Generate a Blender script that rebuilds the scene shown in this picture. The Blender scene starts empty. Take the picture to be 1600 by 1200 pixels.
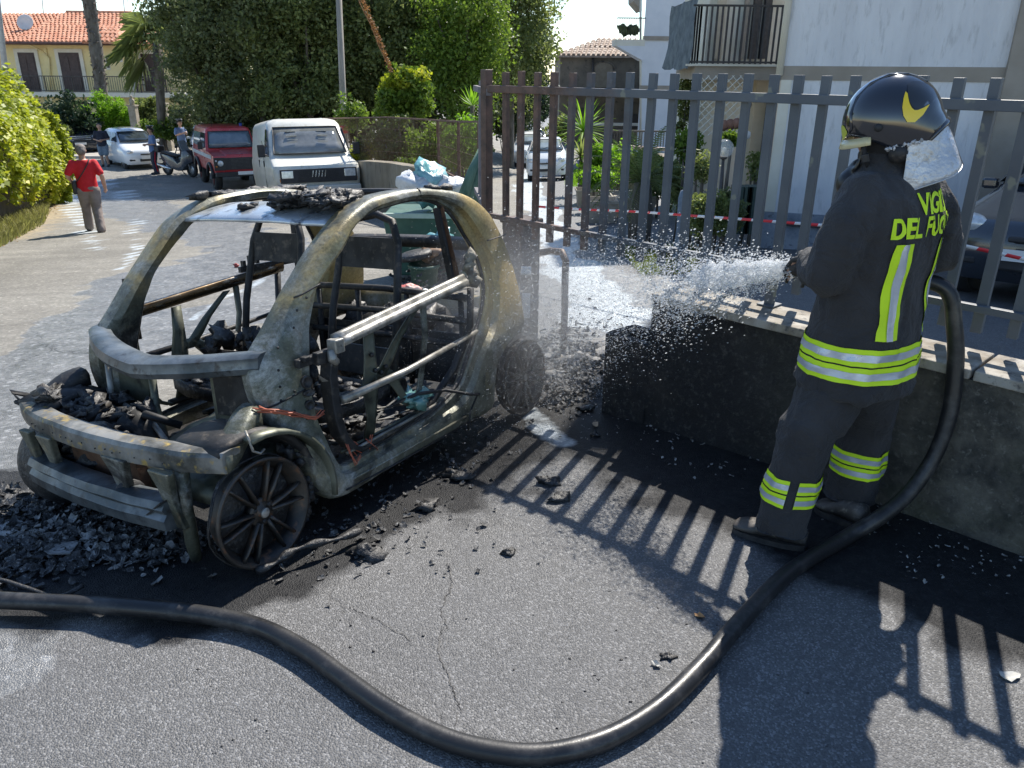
import bpy, math, random
import numpy as np
from mathutils import Vector, Matrix, noise, Quaternion
from mathutils.bvhtree import BVHTree
R = math.radians
random.seed(7); np.random.seed(7)
S = bpy.context.scene
COL = S.collection

# ------------------------------------------------------------ camera
CAM_H = 1.75; CF = 1225.0; CP = math.atan(491/1225.0); CR = R(0.5)
cd = bpy.data.cameras.new('camera'); cam = bpy.data.objects.new('camera', cd); COL.objects.link(cam)
cd.sensor_width = 36; cd.lens = 36*CF/1600; cd.clip_start = .05; cd.clip_end = 2000
fwd = Vector((0, math.cos(CP), -math.sin(CP))); upv = Vector((0, math.sin(CP), math.cos(CP))); rgt = Vector((1, 0, 0))
r2 = rgt*math.cos(CR) + upv*math.sin(CR); u2 = upv*math.cos(CR) - rgt*math.sin(CR)
mm = Matrix((r2, u2, -fwd)).transposed().to_4x4(); mm.translation = (0, 0, CAM_H)
cam.matrix_world = mm
S.camera = cam
S.render.resolution_x = 1024; S.render.resolution_y = 768

# ------------------------------------------------------------ light
SUN_AZ = R(24.3); SUN_EL = R(49)
W = bpy.data.worlds.new('World'); S.world = W; W.use_nodes = True
wn = W.node_tree.nodes; wl = W.node_tree.links
sky = wn.new('ShaderNodeTexSky'); sky.sky_type = 'NISHITA'; sky.sun_disc = False
sky.sun_elevation = SUN_EL; sky.sun_rotation = SUN_AZ; sky.air_density = 1.0; sky.dust_density = 0.0; sky.ozone_density = 3.0
wl.new(sky.outputs[0], wn['Background'].inputs[0]); wn['Background'].inputs[1].default_value = 0.12
sd = bpy.data.lights.new('sun', 'SUN'); sd.energy = 4.8; sd.angle = R(.53); sd.color = (1, .94, .85)
sun = bpy.data.objects.new('sun', sd); COL.objects.link(sun)
sv = Vector((math.sin(SUN_AZ)*math.cos(SUN_EL), math.cos(SUN_AZ)*math.cos(SUN_EL), math.sin(SUN_EL)))
sun.rotation_mode = 'QUATERNION'; sun.rotation_quaternion = sv.to_track_quat('Z', 'Y')
S.view_settings.view_transform = 'Standard'; S.view_settings.look = 'None'
S.view_settings.exposure = 0.8; S.view_settings.gamma = 1; S.view_settings.use_curve_mapping = False

# ------------------------------------------------------------ place of things seen in the photo
def ray(x, y):
    a = (x-800)/CF; b = (600-y)/CF
    u = a*math.cos(CR)-b*math.sin(CR); v = a*math.sin(CR)+b*math.cos(CR)
    return Vector((u, math.cos(CP)+v*math.sin(CP), -math.sin(CP)+v*math.cos(CP)))
def sp(t, k): return k*math.log1p(math.exp(t/k)) if t/k < 30 else t
def terr(x, y):
    """height of the ground: level by the gate, falling away behind the car, level again far down the road"""
    xc = max(-9, min(2.5, x))
    far = 27 if x < -3 else 27+min(9, (x+3)*3)
    yy = y - sp(y-far, 1.5)
    pl = .04*xc-.078*yy+.232
    return -sp(-pl, .03)
def G(x, y):
    """ground point seen at photo pixel x, y"""
    r = ray(x, y); o = Vector((0, 0, CAM_H)); t = .5
    while t < 500:
        p = o+r*t
        if p.z < terr(p.x, p.y): break
        t *= 1.01
    a, b = t/1.01, t
    for _ in range(30):
        m = (a+b)/2; p = o+r*m
        if p.z < terr(p.x, p.y): b = m
        else: a = m
    return p
def P(x, y, d):
    """point on the sight line of photo pixel x, y at distance d along the view (world y)"""
    r = ray(x, y); return Vector((r.x/r.y*d, d, CAM_H+r.z/r.y*d))
def ONG(x, d):
    r = ray(x, 130); X = r.x/r.y*d
    return Vector((X, d, terr(X, d)))
WD = Vector((-.69791, .71619, 0)); WN = Vector((-.71619, -.69791, 0))   # wall and fence run along WD; WN points to the street
def WP(a, off, z): return WD*a + WN*off + Vector((0, 0, z))              # off is negative behind

# ------------------------------------------------------------ mesh helper
class MB:
    def __init__(s): s.v = []; s.f = []; s.sm = []
    def add(s, vs, fs, smooth=False):
        n = len(s.v); s.v += [tuple(v) for v in vs]; s.f += [tuple(i+n for i in f) for f in fs]; s.sm += [smooth]*len(fs)
        return s
    def box(s, c, sz, M=None, taper=1.0):
        c = Vector(c); h = [q/2 for q in sz]; vs = []
        for z in (-1, 1):
            k = taper if z > 0 else 1
            for x, y in ((-1, -1), (1, -1), (1, 1), (-1, 1)):
                p = Vector((x*h[0]*k, y*h[1]*k, z*h[2]))
                if M is not None: p = M @ p
                vs.append(c+p)
        return s.add(vs, [(0, 3, 2, 1), (4, 5, 6, 7), (0, 1, 5, 4), (1, 2, 6, 5), (2, 3, 7, 6), (3, 0, 4, 7)])
    def hexa(s, v8): return s.add(v8, [(0, 3, 2, 1), (4, 5, 6, 7), (0, 1, 5, 4), (1, 2, 6, 5), (2, 3, 7, 6), (3, 0, 4, 7)])
    def bar(s, a, b, w, h, up=(0, 0, 1)):
        a = Vector(a); b = Vector(b); d = (b-a).normalized(); u = Vector(up); x = d.cross(u)
        if x.length < 1e-4: x = d.cross(Vector((1, 0, 0)))
        x.normalize(); u = x.cross(d)
        vs = [p+x*i*w/2+u*j*h/2 for p in (a, b) for i, j in ((-1, -1), (1, -1), (1, 1), (-1, 1))]
        return s.hexa(vs)
    def tube(s, pts, r, n=8, cap=True, closed=False, sx=1.0, up=None):
        pts = [Vector(p) for p in pts]; N = len(pts); rs = r if isinstance(r, (list, tuple)) else [r]*N
        t0 = (pts[1]-pts[0]).normalized()
        u = Vector(up) if up else Vector((0, 0, 1))
        if abs(t0.dot(u)) > .95: u = Vector((1, 0, 0))
        vs = []
        for i, p in enumerate(pts):
            if closed: t = pts[(i+1) % N]-pts[i-1]
            else: t = pts[min(i+1, N-1)]-pts[max(i-1, 0)]
            t = t.normalized() if t.length > 1e-9 else t0
            if up: u = Vector(up)
            x = t.cross(u)
            if x.length < 1e-5: x = t.orthogonal()
            x.normalize(); u = x.cross(t).normalized()
            for k in range(n):
                a = 2*math.pi*k/n; vs.append(p+(x*math.cos(a)*sx+u*math.sin(a))*rs[i])
        fs = []
        for i in range(N if closed else N-1):
            j = (i+1) % N
            for k in range(n):
                l = (k+1) % n; fs.append((i*n+k, i*n+l, j*n+l, j*n+k))
        if cap and not closed:
            fs.append(tuple(range(n-1, -1, -1))); fs.append(tuple((N-1)*n+k for k in range(n)))
        return s.add(vs, fs, True)
    def loft(s, rings, closed_ring=True, closed=False, cap=True, smooth=True):
        n = len(rings[0]); N = len(rings); vs = [p for r_ in rings for p in r_]; fs = []
        for i in range(N if closed else N-1):
            j = (i+1) % N
            for k in range(n if closed_ring else n-1):
                l = (k+1) % n; fs.append((i*n+k, i*n+l, j*n+l, j*n+k))
        if cap and not closed and closed_ring:
            fs.append(tuple(range(n-1, -1, -1))); fs.append(tuple((N-1)*n+k for k in range(n)))
        return s.add(vs, fs, smooth)
    def lathe(s, prof, n=24, M=None, smooth=True, cap=True):
        """prof: (radius, height) along local z"""
        rings = []
        for r_, z in prof:
            ring = [Vector((r_*math.cos(2*math.pi*k/n), r_*math.sin(2*math.pi*k/n), z)) for k in range(n)]
            rings.append([M @ p for p in ring] if M is not None else ring)
        return s.loft(rings, cap=cap, smooth=smooth)
    def prism(s, pts, thick, M=None):
        """pts: outline in local xy, extruded along local z by thick (centred)"""
        n = len(pts); vs = []
        for z in (-thick/2, thick/2):
            for x, y in pts:
                p = Vector((x, y, z)); vs.append(M @ p if M is not None else p)
        fs = [tuple(range(n-1, -1, -1)), tuple(n+i for i in range(n))]+[(i, (i+1) % n, n+(i+1) % n, n+i) for i in range(n)]
        return s.add(vs, fs)
    def plate(s, pts3, off):
        """flat polygon in 3D thickened by vector off"""
        n = len(pts3); off = Vector(off); vs = [Vector(p) for p in pts3]+[Vector(p)+off for p in pts3]
        return s.add(vs, [tuple(range(n-1, -1, -1)), tuple(n+i for i in range(n))]+[(i, (i+1) % n, n+(i+1) % n, n+i) for i in range(n)])
    def ball(s, c, r, n=8, m=6, sc=(1, 1, 1), M=None):
        c = Vector(c); rings = []
        for i in range(m+1):
            a = math.pi*i/m; a = min(max(a, .02), math.pi-.02)
            ring = []
            for k in range(n):
                p = Vector((math.sin(a)*math.cos(2*math.pi*k/n)*sc[0], math.sin(a)*math.sin(2*math.pi*k/n)*sc[1], -math.cos(a)*sc[2]))*r
                ring.append(c+(M @ p if M is not None else p))
            rings.append(ring)
        return s.loft(rings)
    def lump(s, c, r, amp=.35, seed=0, n=7, m=5, sc=(1, 1, 1)):
        k = len(s.v); s.ball(c, r, n, m, sc); c = Vector(c)
        for i in range(k, len(s.v)):
            p = Vector(s.v[i])-c; o_ = Vector((seed*3.1, seed*1.7, seed)); q = noise.noise(p/r*1.3+o_)+.45*noise.noise(p/r*3.4+o_)+.25*noise.noise(p/r*7+o_)
            s.v[i] = tuple(c+p*(1+amp*q*2))
        return s
    def mesh(s, name):
        me = bpy.data.meshes.new(name); me.from_pydata(s.v, [], s.f)
        me.polygons.foreach_set('use_smooth', s.sm); me.update(); return me
    def build(s, name, mat, parent=None, bevel=0, fix=True, M=None):
        me = s.mesh(name)
        if fix:
            import bmesh
            b = bmesh.new(); b.from_mesh(me); bmesh.ops.recalc_face_normals(b, faces=b.faces); b.to_mesh(me); b.free()
        if mat: me.materials.append(mat)
        o = bpy.data.objects.new(name, me); COL.objects.link(o)
        if parent: o.parent = parent
        if M is not None: o.matrix_local = M
        if bevel:
            m = o.modifiers.new('b', 'BEVEL'); m.width = bevel; m.segments = 2; m.limit_method = 'ANGLE'; m.angle_limit = R(40); m.harden_normals = False
        return o
def fast(name, V, F, mat, parent=None, smooth=False, attr=None):
    """numpy mesh: V (n,3), F (m,k) all faces k sided"""
    V = np.asarray(V, dtype=np.float32); F = np.asarray(F, dtype=np.int32); k = F.shape[1]
    me = bpy.data.meshes.new(name); me.vertices.add(len(V)); me.vertices.foreach_set('co', V.ravel())
    me.loops.add(F.size); me.loops.foreach_set('vertex_index', F.ravel())
    me.polygons.add(len(F)); me.polygons.foreach_set('loop_start', np.arange(0, F.size, k, dtype=np.int32))
    me.polygons.foreach_set('loop_total', np.full(len(F), k, dtype=np.int32))
    if smooth: me.polygons.foreach_set('use_smooth', np.ones(len(F), dtype=bool))
    me.update(calc_edges=True)
    if attr:
        for an, av in attr.items():
            a = me.attributes.new(an, 'FLOAT', 'POINT'); a.data.foreach_set('value', np.asarray(av, dtype=np.float32))
    if mat: me.materials.append(mat)
    o = bpy.data.objects.new(name, me); COL.objects.link(o)
    if parent: o.parent = parent
    return o
def E(name, loc=(0, 0, 0), rot=(0, 0, 0), label=None, cat=None, group=None):
    o = bpy.data.objects.new(name, None); COL.objects.link(o); o.location = loc; o.rotation_euler = rot; o.empty_display_size = .1
    tag(o, label, cat, group); return o
def tag(o, label=None, cat=None, group=None, kind=None):
    if label: o['label'] = label
    if cat: o['category'] = cat
    if group: o['group'] = group
    if kind: o['kind'] = kind
    return o
def dup(o, parent=None):
    c = o.copy(); COL.objects.link(c)
    if parent: c.parent = parent
    for ch in list(o.children): dup(ch, c)
    return c
def rotz(a): return Matrix.Rotation(a, 4, 'Z')
def frame(o, x, y, z):
    m = Matrix((Vector(x), Vector(y), Vector(z))).transposed().to_4x4(); m.translation = Vector(o); return m

# ------------------------------------------------------------ materials
MC = {}
def nodes(name):
    m = bpy.data.materials.new(name); m.use_nodes = True; nt = m.node_tree
    return m, nt, nt.nodes['Principled BSDF'], nt.nodes, nt.links
def tc(N, L, obj=True, scale=(1, 1, 1)):
    t = N.new('ShaderNodeTexCoord'); mp = N.new('ShaderNodeMapping'); L.new(t.outputs['Object' if obj else 'Generated'], mp.inputs[0])
    mp.inputs['Scale'].default_value = scale; return mp.outputs[0]
def nz(N, L, vec, scale, detail=4, rough=.55, dist=0):
    n = N.new('ShaderNodeTexNoise'); L.new(vec, n.inputs['Vector']); n.inputs['Scale'].default_value = scale
    n.inputs['Detail'].default_value = detail; n.inputs['Roughness'].default_value = rough; n.inputs['Distortion'].default_value = dist
    return n.outputs['Fac']
def rmp(N, L, fac, stops, interp='LINEAR'):
    r_ = N.new('ShaderNodeValToRGB'); r_.color_ramp.interpolation = interp; e = r_.color_ramp.elements
    while len(e) < len(stops): e.new(.5)
    for el, (p, c) in zip(e, stops):
        el.position = p; el.color = (c, c, c, 1) if isinstance(c, (int, float)) else (*c, 1)
    L.new(fac, r_.inputs[0]); return r_.outputs[0]
def mix(N, L, fac, a, b, mode='MIX'):
    m = N.new('ShaderNodeMix'); m.data_type = 'RGBA'; m.blend_type = mode
    for s_, v in ((m.inputs[0], fac), (m.inputs[6], a), (m.inputs[7], b)):
        if isinstance(v, (int, float)): s_.default_value = v if s_ == m.inputs[0] else (v, v, v, 1)
        elif isinstance(v, tuple): s_.default_value = (*v, 1)
        else: L.new(v, s_)
    return m.outputs[2]
def mth(N, L, op, a, b=0.0, clamp=False):
    m = N.new('ShaderNodeMath'); m.operation = op; m.use_clamp = clamp
    for s_, v in ((m.inputs[0], a), (m.inputs[1], b)):
        if isinstance(v, (int, float)): s_.default_value = v
        else: L.new(v, s_)
    return m.outputs[0]
def bump(N, L, B, h, st=.3, dist=.01):
    b = N.new('ShaderNodeBump'); b.inputs['Strength'].default_value = st; b.inputs['Distance'].default_value = dist
    L.new(h, b.inputs['Height']); L.new(b.outputs[0], B.inputs['Normal'])
def pm(name, c1, c2=None, scale=3, rough=.6, metal=0, bmp=0, bscale=40, bdist=.005, c3=None, spec=None, coat=0, emis=None, rvar=.1, stretch=(1, 1, 1), contrast=(.38, .62)):
    if name in MC: return MC[name]
    m, nt, B, N, L = nodes(name); v = tc(N, L, scale=stretch)
    if c2 is not None:
        f = nz(N, L, v, scale, 5, .6); f = rmp(N, L, f, [(contrast[0], 0.), (contrast[1], 1.)])
        c = mix(N, L, f, c1, c2)
        if c3 is not None:
            g = rmp(N, L, nz(N, L, v, scale*3.7, 6, .65), [(.55, 0.), (.68, 1.)]); c = mix(N, L, g, c, c3)
        L.new(c, B.inputs['Base Color'])
    else: B.inputs['Base Color'].default_value = (*c1, 1)
    B.inputs['Roughness'].default_value = rough; B.inputs['Metallic'].default_value = metal
    if rvar and c2 is not None:
        rr = rmp(N, L, nz(N, L, v, scale*2.3, 4), [(.3, max(.02, rough-rvar)), (.7, min(1, rough+rvar))]); L.new(rr, B.inputs['Roughness'])
    if spec is not None: B.inputs['Specular IOR Level'].default_value = spec
    if coat: B.inputs['Coat Weight'].default_value = coat; B.inputs['Coat Roughness'].default_value = .08
    if bmp: bump(N, L, B, nz(N, L, v, bscale, 5, .6), bmp, bdist)
    if emis: B.inputs['Emission Color'].default_value = (*emis[0], 1); B.inputs['Emission Strength'].default_value = emis[1]
    MC[name] = m; return m
def glass(name, tint=(.02, .025, .03), alpha=.55, rough=.05):
    if name in MC: return MC[name]
    m, nt, B, N, L = nodes(name); B.inputs['Base Color'].default_value = (*tint, 1); B.inputs['Roughness'].default_value = rough
    B.inputs['Alpha'].default_value = alpha; B.inputs['Specular IOR Level'].default_value = .8
    MC[name] = m; return m
def leafm(name, c1, c2, c3=None, trans=.45, scale=1.2, rough=.5):
    """leaf: per leaf colour change, light also passes through"""
    if name in MC: return MC[name]
    m, nt, B, N, L = nodes(name)
    g = N.new('ShaderNodeNewGeometry'); rnd = g.outputs['Random Per Island']
    v = tc(N, L); big = rmp(N, L, nz(N, L, v, scale, 3), [(.35, 0.), (.65, 1.)])
    f = mth(N, L, 'ADD', mth(N, L, 'MULTIPLY', rnd, .55), mth(N, L, 'MULTIPLY', big, .5))
    stops = [(.1, c1), (.75, c2)]+([(1., c3)] if c3 else [])
    c = rmp(N, L, f, stops); L.new(c, B.inputs['Base Color']); B.inputs['Roughness'].default_value = rough
    B.inputs['Specular IOR Level'].default_value = .35
    t = N.new('ShaderNodeBsdfTranslucent'); tcx = mix(N, L, .35, c, (c2[0]*1.5, c2[1]*1.6, c2[2]*.6)); L.new(tcx, t.inputs[0])
    ms = N.new('ShaderNodeMixShader'); ms.inputs[0].default_value = trans
    L.new(B.outputs[0], ms.inputs[1]); L.new(t.outputs[0], ms.inputs[2]); L.new(ms.outputs[0], N['Material Output'].inputs[0])
    MC[name] = m; return m
# ============================================================ GROUND
def axis(a, b, c, d, fine, coarse0, grow=1.13):
    xs = list(np.arange(b, c, fine)); st = coarse0; x = c
    while x < d: xs.append(x); x += st; st *= grow
    xs.append(d); st = coarse0; x = b-coarse0; pre = []
    while x > a: pre.append(x); st *= grow; x -= st
    pre.append(a); return np.array(pre[::-1]+xs)
gx = axis(-150, -3.6, 4.4, 150, .04, .045, 1.05); gy = axis(-12, .9, 7.2, 260, .04, .045, 1.05)
nx, ny = len(gx), len(gy)
def seg_d(px, py, path):
    """distance of arrays px,py from a polyline, and the interpolated width"""
    best = np.full(px.shape, 1e9); wid = np.zeros(px.shape)
    for (x0, y0, w0), (x1, y1, w1) in zip(path[:-1], path[1:]):
        dx, dy = x1-x0, y1-y0; t = np.clip(((px-x0)*dx+(py-y0)*dy)/(dx*dx+dy*dy+1e-9), 0, 1)
        d = np.hypot(px-x0-t*dx, py-y0-t*dy)/(w0+(w1-w0)*t); best = np.minimum(best, d)
    return best
def gpath(pts): return [(G(x, y).x, G(x, y).y, w) for x, y, w in pts]
XX, YY = np.meshgrid(gx, gy)
ZZ = np.array([[terr(float(x), float(y)) for x in gx] for y in gy])
rs_ = np.random.RandomState(3)
def vnoise(X, Y, sc, seed):
    """cheap value noise"""
    r_ = np.random.RandomState(seed); T = r_.rand(256, 256)
    x = X/sc+1000.3; y = Y/sc+1000.7; xi = np.floor(x).astype(int); yi = np.floor(y).astype(int); fx = x-xi; fy = y-yi
    fx = fx*fx*(3-2*fx); fy = fy*fy*(3-2*fy); t = lambda a, b: T[a % 256, b % 256]
    return (t(xi, yi)*(1-fx)+t(xi+1, yi)*fx)*(1-fy)+(t(xi, yi+1)*(1-fx)+t(xi+1, yi+1)*fx)*fy
def fbm(X, Y, sc, seed, o=4):
    s_ = 0; a = .5; tot = 0
    for i in range(o): s_ = s_+a*vnoise(X, Y, sc/2**i, seed+i); tot += a; a *= .55
    return s_/tot
near = (XX > -8) & (XX < 8) & (YY < 20)
ZZ = ZZ+(fbm(XX, YY, .6, 11)-.5)*.012*np.exp(-np.maximum(0, YY-8)/6)
sm = lambda d, a, b: np.clip((b-d)/(b-a), 0, 1)
wob = fbm(XX, YY, .5, 21)-.5; wob2 = fbm(XX, YY, .18, 31)-.5
# soot: under and round the burnt car, along the foot of the wall, the ash heap before the front
soot = np.zeros_like(XX)
for path, k in ((gpath([(60, 800, .55), (250, 850, .5), (380, 880, .38), (560, 790, .33), (700, 690, .26), (840, 640, .28), (900, 600, .4)]), 1.),
                ([(-1.9, 3.2, .75), (-.9, 3.8, .95), (-.2, 4.5, .8)], 1.),
                (gpath([(0, 800, .5), (0, 880, .4), (120, 900, .35), (300, 920, .15)]), .8),
                ([WP(2.7, -3.1, 0).to_tuple()[:2]+(.28,), WP(2.2, -3.05, 0).to_tuple()[:2]+(.42,), WP(1.5, -2.95, 0).to_tuple()[:2]+(.45,), WP(.6, -2.95, 0).to_tuple()[:2]+(.4,), WP(-1.5, -2.9, 0).to_tuple()[:2]+(.35,)], .85)):
    soot = np.maximum(soot, k*sm(seg_d(XX, YY, path)+wob*.9+wob2*.6, .65, 1.35))
# water with foam: the stream through the gate, the bow of suds round the walking man, puddles
foam = np.zeros_like(XX)
for path, a, b, k in ((gpath([(835, 262, .5), (822, 290, .55), (838, 320, .45), (862, 360, .35), (880, 400, .3), (915, 440, .42), (940, 475, .5), (955, 505, .42)]), .5, 1.1, 1.),
                   (gpath([(104, 280, .35), (108, 310, .28), (118, 340, .22), (140, 372, .18), (165, 395, .12)]), .3, 1.2, .9), (gpath([(118, 290, .22), (124, 320, .16), (136, 350, .12)]), .3, 1.2, .8),
                   (gpath([(164, 283, .25), (196, 303, .20), (220, 328, .16), (216, 350, .12), (200, 368, .12), (215, 390, .1), (190, 420, .1)]), .3, 1.2, .85), (gpath([(150, 292, .2), (185, 312, .15), (200, 335, .1)]), .3, 1.2, .5), (gpath([(432, 395, .10), (425, 425, .08), (395, 448, .08), (350, 465, .08), (300, 500, .06)]), .3, 1.2, .55),
                   (gpath([(820, 640, .12), (850, 665, .16), (880, 690, .1)]), .3, 1.1, .5),
                   (gpath([(0, 848, .1), (18, 862, .09), (70, 860, .05)]), .4, 1.1, .7),
                   (gpath([(250, 415, .3), (400, 380, .35)]), .2, 1.2, .25)):
    foam = np.maximum(foam, k*sm(seg_d(XX, YY, path)+wob*1.1+wob2*.8, a, b))
# wet film on the road beyond and left of the car
wet = np.zeros_like(XX)
for path, k in ((gpath([(40, 620, .5), (130, 520, .6), (230, 450, .9), (330, 420, 1.1), (420, 390, .9), (300, 350, 1.2), (190, 320, 1.4), (110, 290, 1.3)]), 1.),
                (gpath([(0, 740, .5), (60, 640, .4)]), 1.), (gpath([(150, 560, .5), (300, 500, .8), (430, 470, .5), (480, 400, .4)]), .9), (gpath([(900, 420, .7), (930, 450, 1.2), (900, 500, 1.0), (850, 560, .6)]), 1.),
                (gpath([(0, 1050, .18), (30, 1000, .15)]), .8)):
    wet = np.maximum(wet, k*sm(seg_d(XX, YY, path)+wob*1.0+wob2*.3, .55, 1.15))
dry = sm(-YY+(XX*.12)-wob*1.2, -4.6, -3.4)*sm(XX+wob, .2, .6)
dry = np.maximum(dry, .75*sm(-YY-wob, -9, -7)*sm(-XX, .4, 1.0)*0+dry)
drive = sm(-(XX+(YY-5)*.0), -.2, .5)
dirt = sm(seg_d(XX, YY, gpath([(0, 372, .5), (40, 350, .6), (80, 330, .6), (95, 300, .6)]))+wob*1.2, .6, 1.3)
V = np.stack([XX, YY, ZZ], -1).reshape(-1, 3)
ii, jj = np.meshgrid(np.arange(nx-1), np.arange(ny-1)); b0 = (jj*nx+ii).ravel()
F = np.stack([b0, b0+1, b0+nx+1, b0+nx], -1)
m, nt, B, N, L = nodes('asphalt')
def at(n):
    a = N.new('ShaderNodeAttribute'); a.attribute_name = n; return a.outputs['Fac']
v = tc(N, L)
vo = N.new('ShaderNodeTexVoronoi'); L.new(v, vo.inputs['Vector']); vo.inputs['Scale'].default_value = 175; vo.inputs['Randomness'].default_value = 1
wn_ = N.new('ShaderNodeTexWhiteNoise'); L.new(vo.outputs['Position'], wn_.inputs['Vector'])
grain = rmp(N, L, wn_.outputs['Value'], [(0., .075), (.45, .115), (.8, .18), (1., .36)])
n1 = nz(N, L, v, 1.1, 6, .6); n2 = nz(N, L, v, 7, 5, .6); n3 = nz(N, L, v, 60, 3, .6)
def crisp_at(n, lo=.38, hi=.58, sc=3.5, amp=.7):
    q = nz(N, L, v, sc, 8, .68, .8); q = mth(N, L, 'MULTIPLY', mth(N, L, 'SUBTRACT', q, .5), amp)
    return rmp(N, L, mth(N, L, 'ADD', at(n), q), [(lo, 0.), (hi, 1.)])
A_dry = crisp_at('dry', .35, .6, 1.5); A_wet = crisp_at('wet', .40, .52, 1.3, .9); A_foam = crisp_at('foam', .36, .60, 2.2, .8); A_soot = crisp_at('soot', .30, .62, 4, .9)
base = mix(N, L, .75, grain, rmp(N, L, n2, [(.3, (.10, .102, .104)), (.7, (.20, .20, .20))]), 'MIX')
base = mix(N, L, .5, base, grain, 'SOFT_LIGHT')
base = mix(N, L, .45, base, grain)
base = mix(N, L, rmp(N, L, n1, [(.35, .35), (.7, 0.)]), base, (.05, .052, .056))
vc = N.new('ShaderNodeTexVoronoi'); vc.feature = 'DISTANCE_TO_EDGE'; vd = N.new('ShaderNodeVectorMath'); vd.operation = 'ADD'
nn = N.new('ShaderNodeTexNoise'); L.new(v, nn.inputs['Vector']); nn.inputs['Scale'].default_value = 2.5; nn.inputs['Detail'].default_value = 5
sc_ = N.new('ShaderNodeVectorMath'); sc_.operation = 'SCALE'; L.new(nn.outputs['Color'], sc_.inputs[0]); sc_.inputs['Scale'].default_value = .55
L.new(v, vd.inputs[0]); L.new(sc_.outputs[0], vd.inputs[1]); L.new(vd.outputs[0], vc.inputs['Vector']); vc.inputs['Scale'].default_value = .42
crack = rmp(N, L, vc.outputs['Distance'], [(0., 1.), (.0045, 0.)]); crack = mth(N, L, 'MULTIPLY', crack, rmp(N, L, n1, [(.45, 0.), (.6, .75)]))
dryc = rmp(N, L, nz(N, L, v, .8, 7, .65), [(.3, (.185, .175, .152)), (.5, (.27, .256, .225)), (.75, (.35, .335, .295))])
dryc = mix(N, L, .3, dryc, grain, 'SOFT_LIGHT')
wetc = rmp(N, L, nz(N, L, v, 3, 6, .65), [(.3, (.11, .115, .12)), (.7, (.205, .21, .213))])
v40 = N.new('ShaderNodeTexVoronoi'); L.new(v, v40.inputs['Vector']); v40.inputs['Scale'].default_value = 38; w40 = N.new('ShaderNodeTexWhiteNoise'); L.new(v40.outputs['Position'], w40.inputs['Vector'])
g40 = rmp(N, L, w40.outputs['Value'], [(0., .62), (.6, 1.), (.92, 1.3), (1., 2.2)])
str_ = N.new('ShaderNodeMapping'); L.new(v, str_.inputs[0]); str_.inputs['Scale'].default_value = (.35, 1.6, 1); str_.inputs['Rotation'].default_value = (0, 0, .5)
dryc = mix(N, L, rmp(N, L, nz(N, L, str_.outputs[0], 1.6, 8, .7, .5), [(.42, .55), (.62, 0.)]), dryc, (.15, .142, .125))
dryc = mix(N, L, .5, dryc, mix(N, L, 1., dryc, g40, 'MULTIPLY')); wetc = mix(N, L, .75, wetc, mix(N, L, 1., wetc, g40, 'MULTIPLY'))
c = mix(N, L, A_dry, base, dryc)
c = mix(N, L, mth(N, L, 'MULTIPLY', A_wet, .92), c, wetc)
leaf = rmp(N, L, nz(N, L, v, 9, 4, .7), [(.4, (.2, .17, .12)), (.6, (.42, .33, .2))]); c = mix(N, L, at('dirt'), c, leaf)
c = mix(N, L, crack, c, (.015, .015, .016))
sn = nz(N, L, v, 14, 7, .7); sootf = mth(N, L, 'MULTIPLY', A_soot, rmp(N, L, sn, [(.3, 1.), (.8, .85)]))
sc2 = mix(N, L, rmp(N, L, nz(N, L, v, 42, 6, .75), [(.5, 0.), (.75, .5)]), (.008, .0085, .010), (.06, .06, .06))
c = mix(N, L, sootf, c, sc2)
fn = nz(N, L, v, 6, 7, .7, 1.5); ff_ = mth(N, L, 'MULTIPLY', A_foam, rmp(N, L, fn, [(.3, .35), (.6, 1.)]))
c = mix(N, L, ff_, c, mix(N, L, rmp(N, L, nz(N, L, v, 16, 6, .7, 1), [(.35, 0.), (.65, 1.)]), (.24, .29, .33), (.68, .74, .78)))
L.new(c, B.inputs['Base Color'])
rg = mix(N, L, A_wet, rmp(N, L, n2, [(.3, .5), (.7, .72)]), rmp(N, L, n2, [(.35, .3), (.65, .55)]))
rg = mix(N, L, mth(N, L, 'MULTIPLY', sootf, .9), rg, .62); L.new(mix(N, L, sootf, .5, .22), B.inputs['Specular IOR Level']); rg = mix(N, L, mth(N, L, 'MULTIPLY', ff_, .6), rg, .25)
rg = mix(N, L, mth(N, L, 'MULTIPLY', mth(N, L, 'MULTIPLY', A_dry, mth(N, L, 'SUBTRACT', 1., A_wet)), .8), rg, .85)
L.new(rg, B.inputs['Roughness'])
hh = mth(N, L, 'ADD', mth(N, L, 'MULTIPLY', vo.outputs['Distance'], -1.4), mth(N, L, 'MULTIPLY', sn, 1.6))
hh = mth(N, L, 'SUBTRACT', hh, mth(N, L, 'MULTIPLY', crack, 1.5))
bump(N, L, B, hh, .5, .006)
ground = fast('ground', V, F, m, smooth=True, attr={k: a.ravel() for k, a in dict(soot=soot, wet=wet, foam=foam, dry=dry, dirt=dirt).items()})
ground['kind'] = 'structure'

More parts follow.
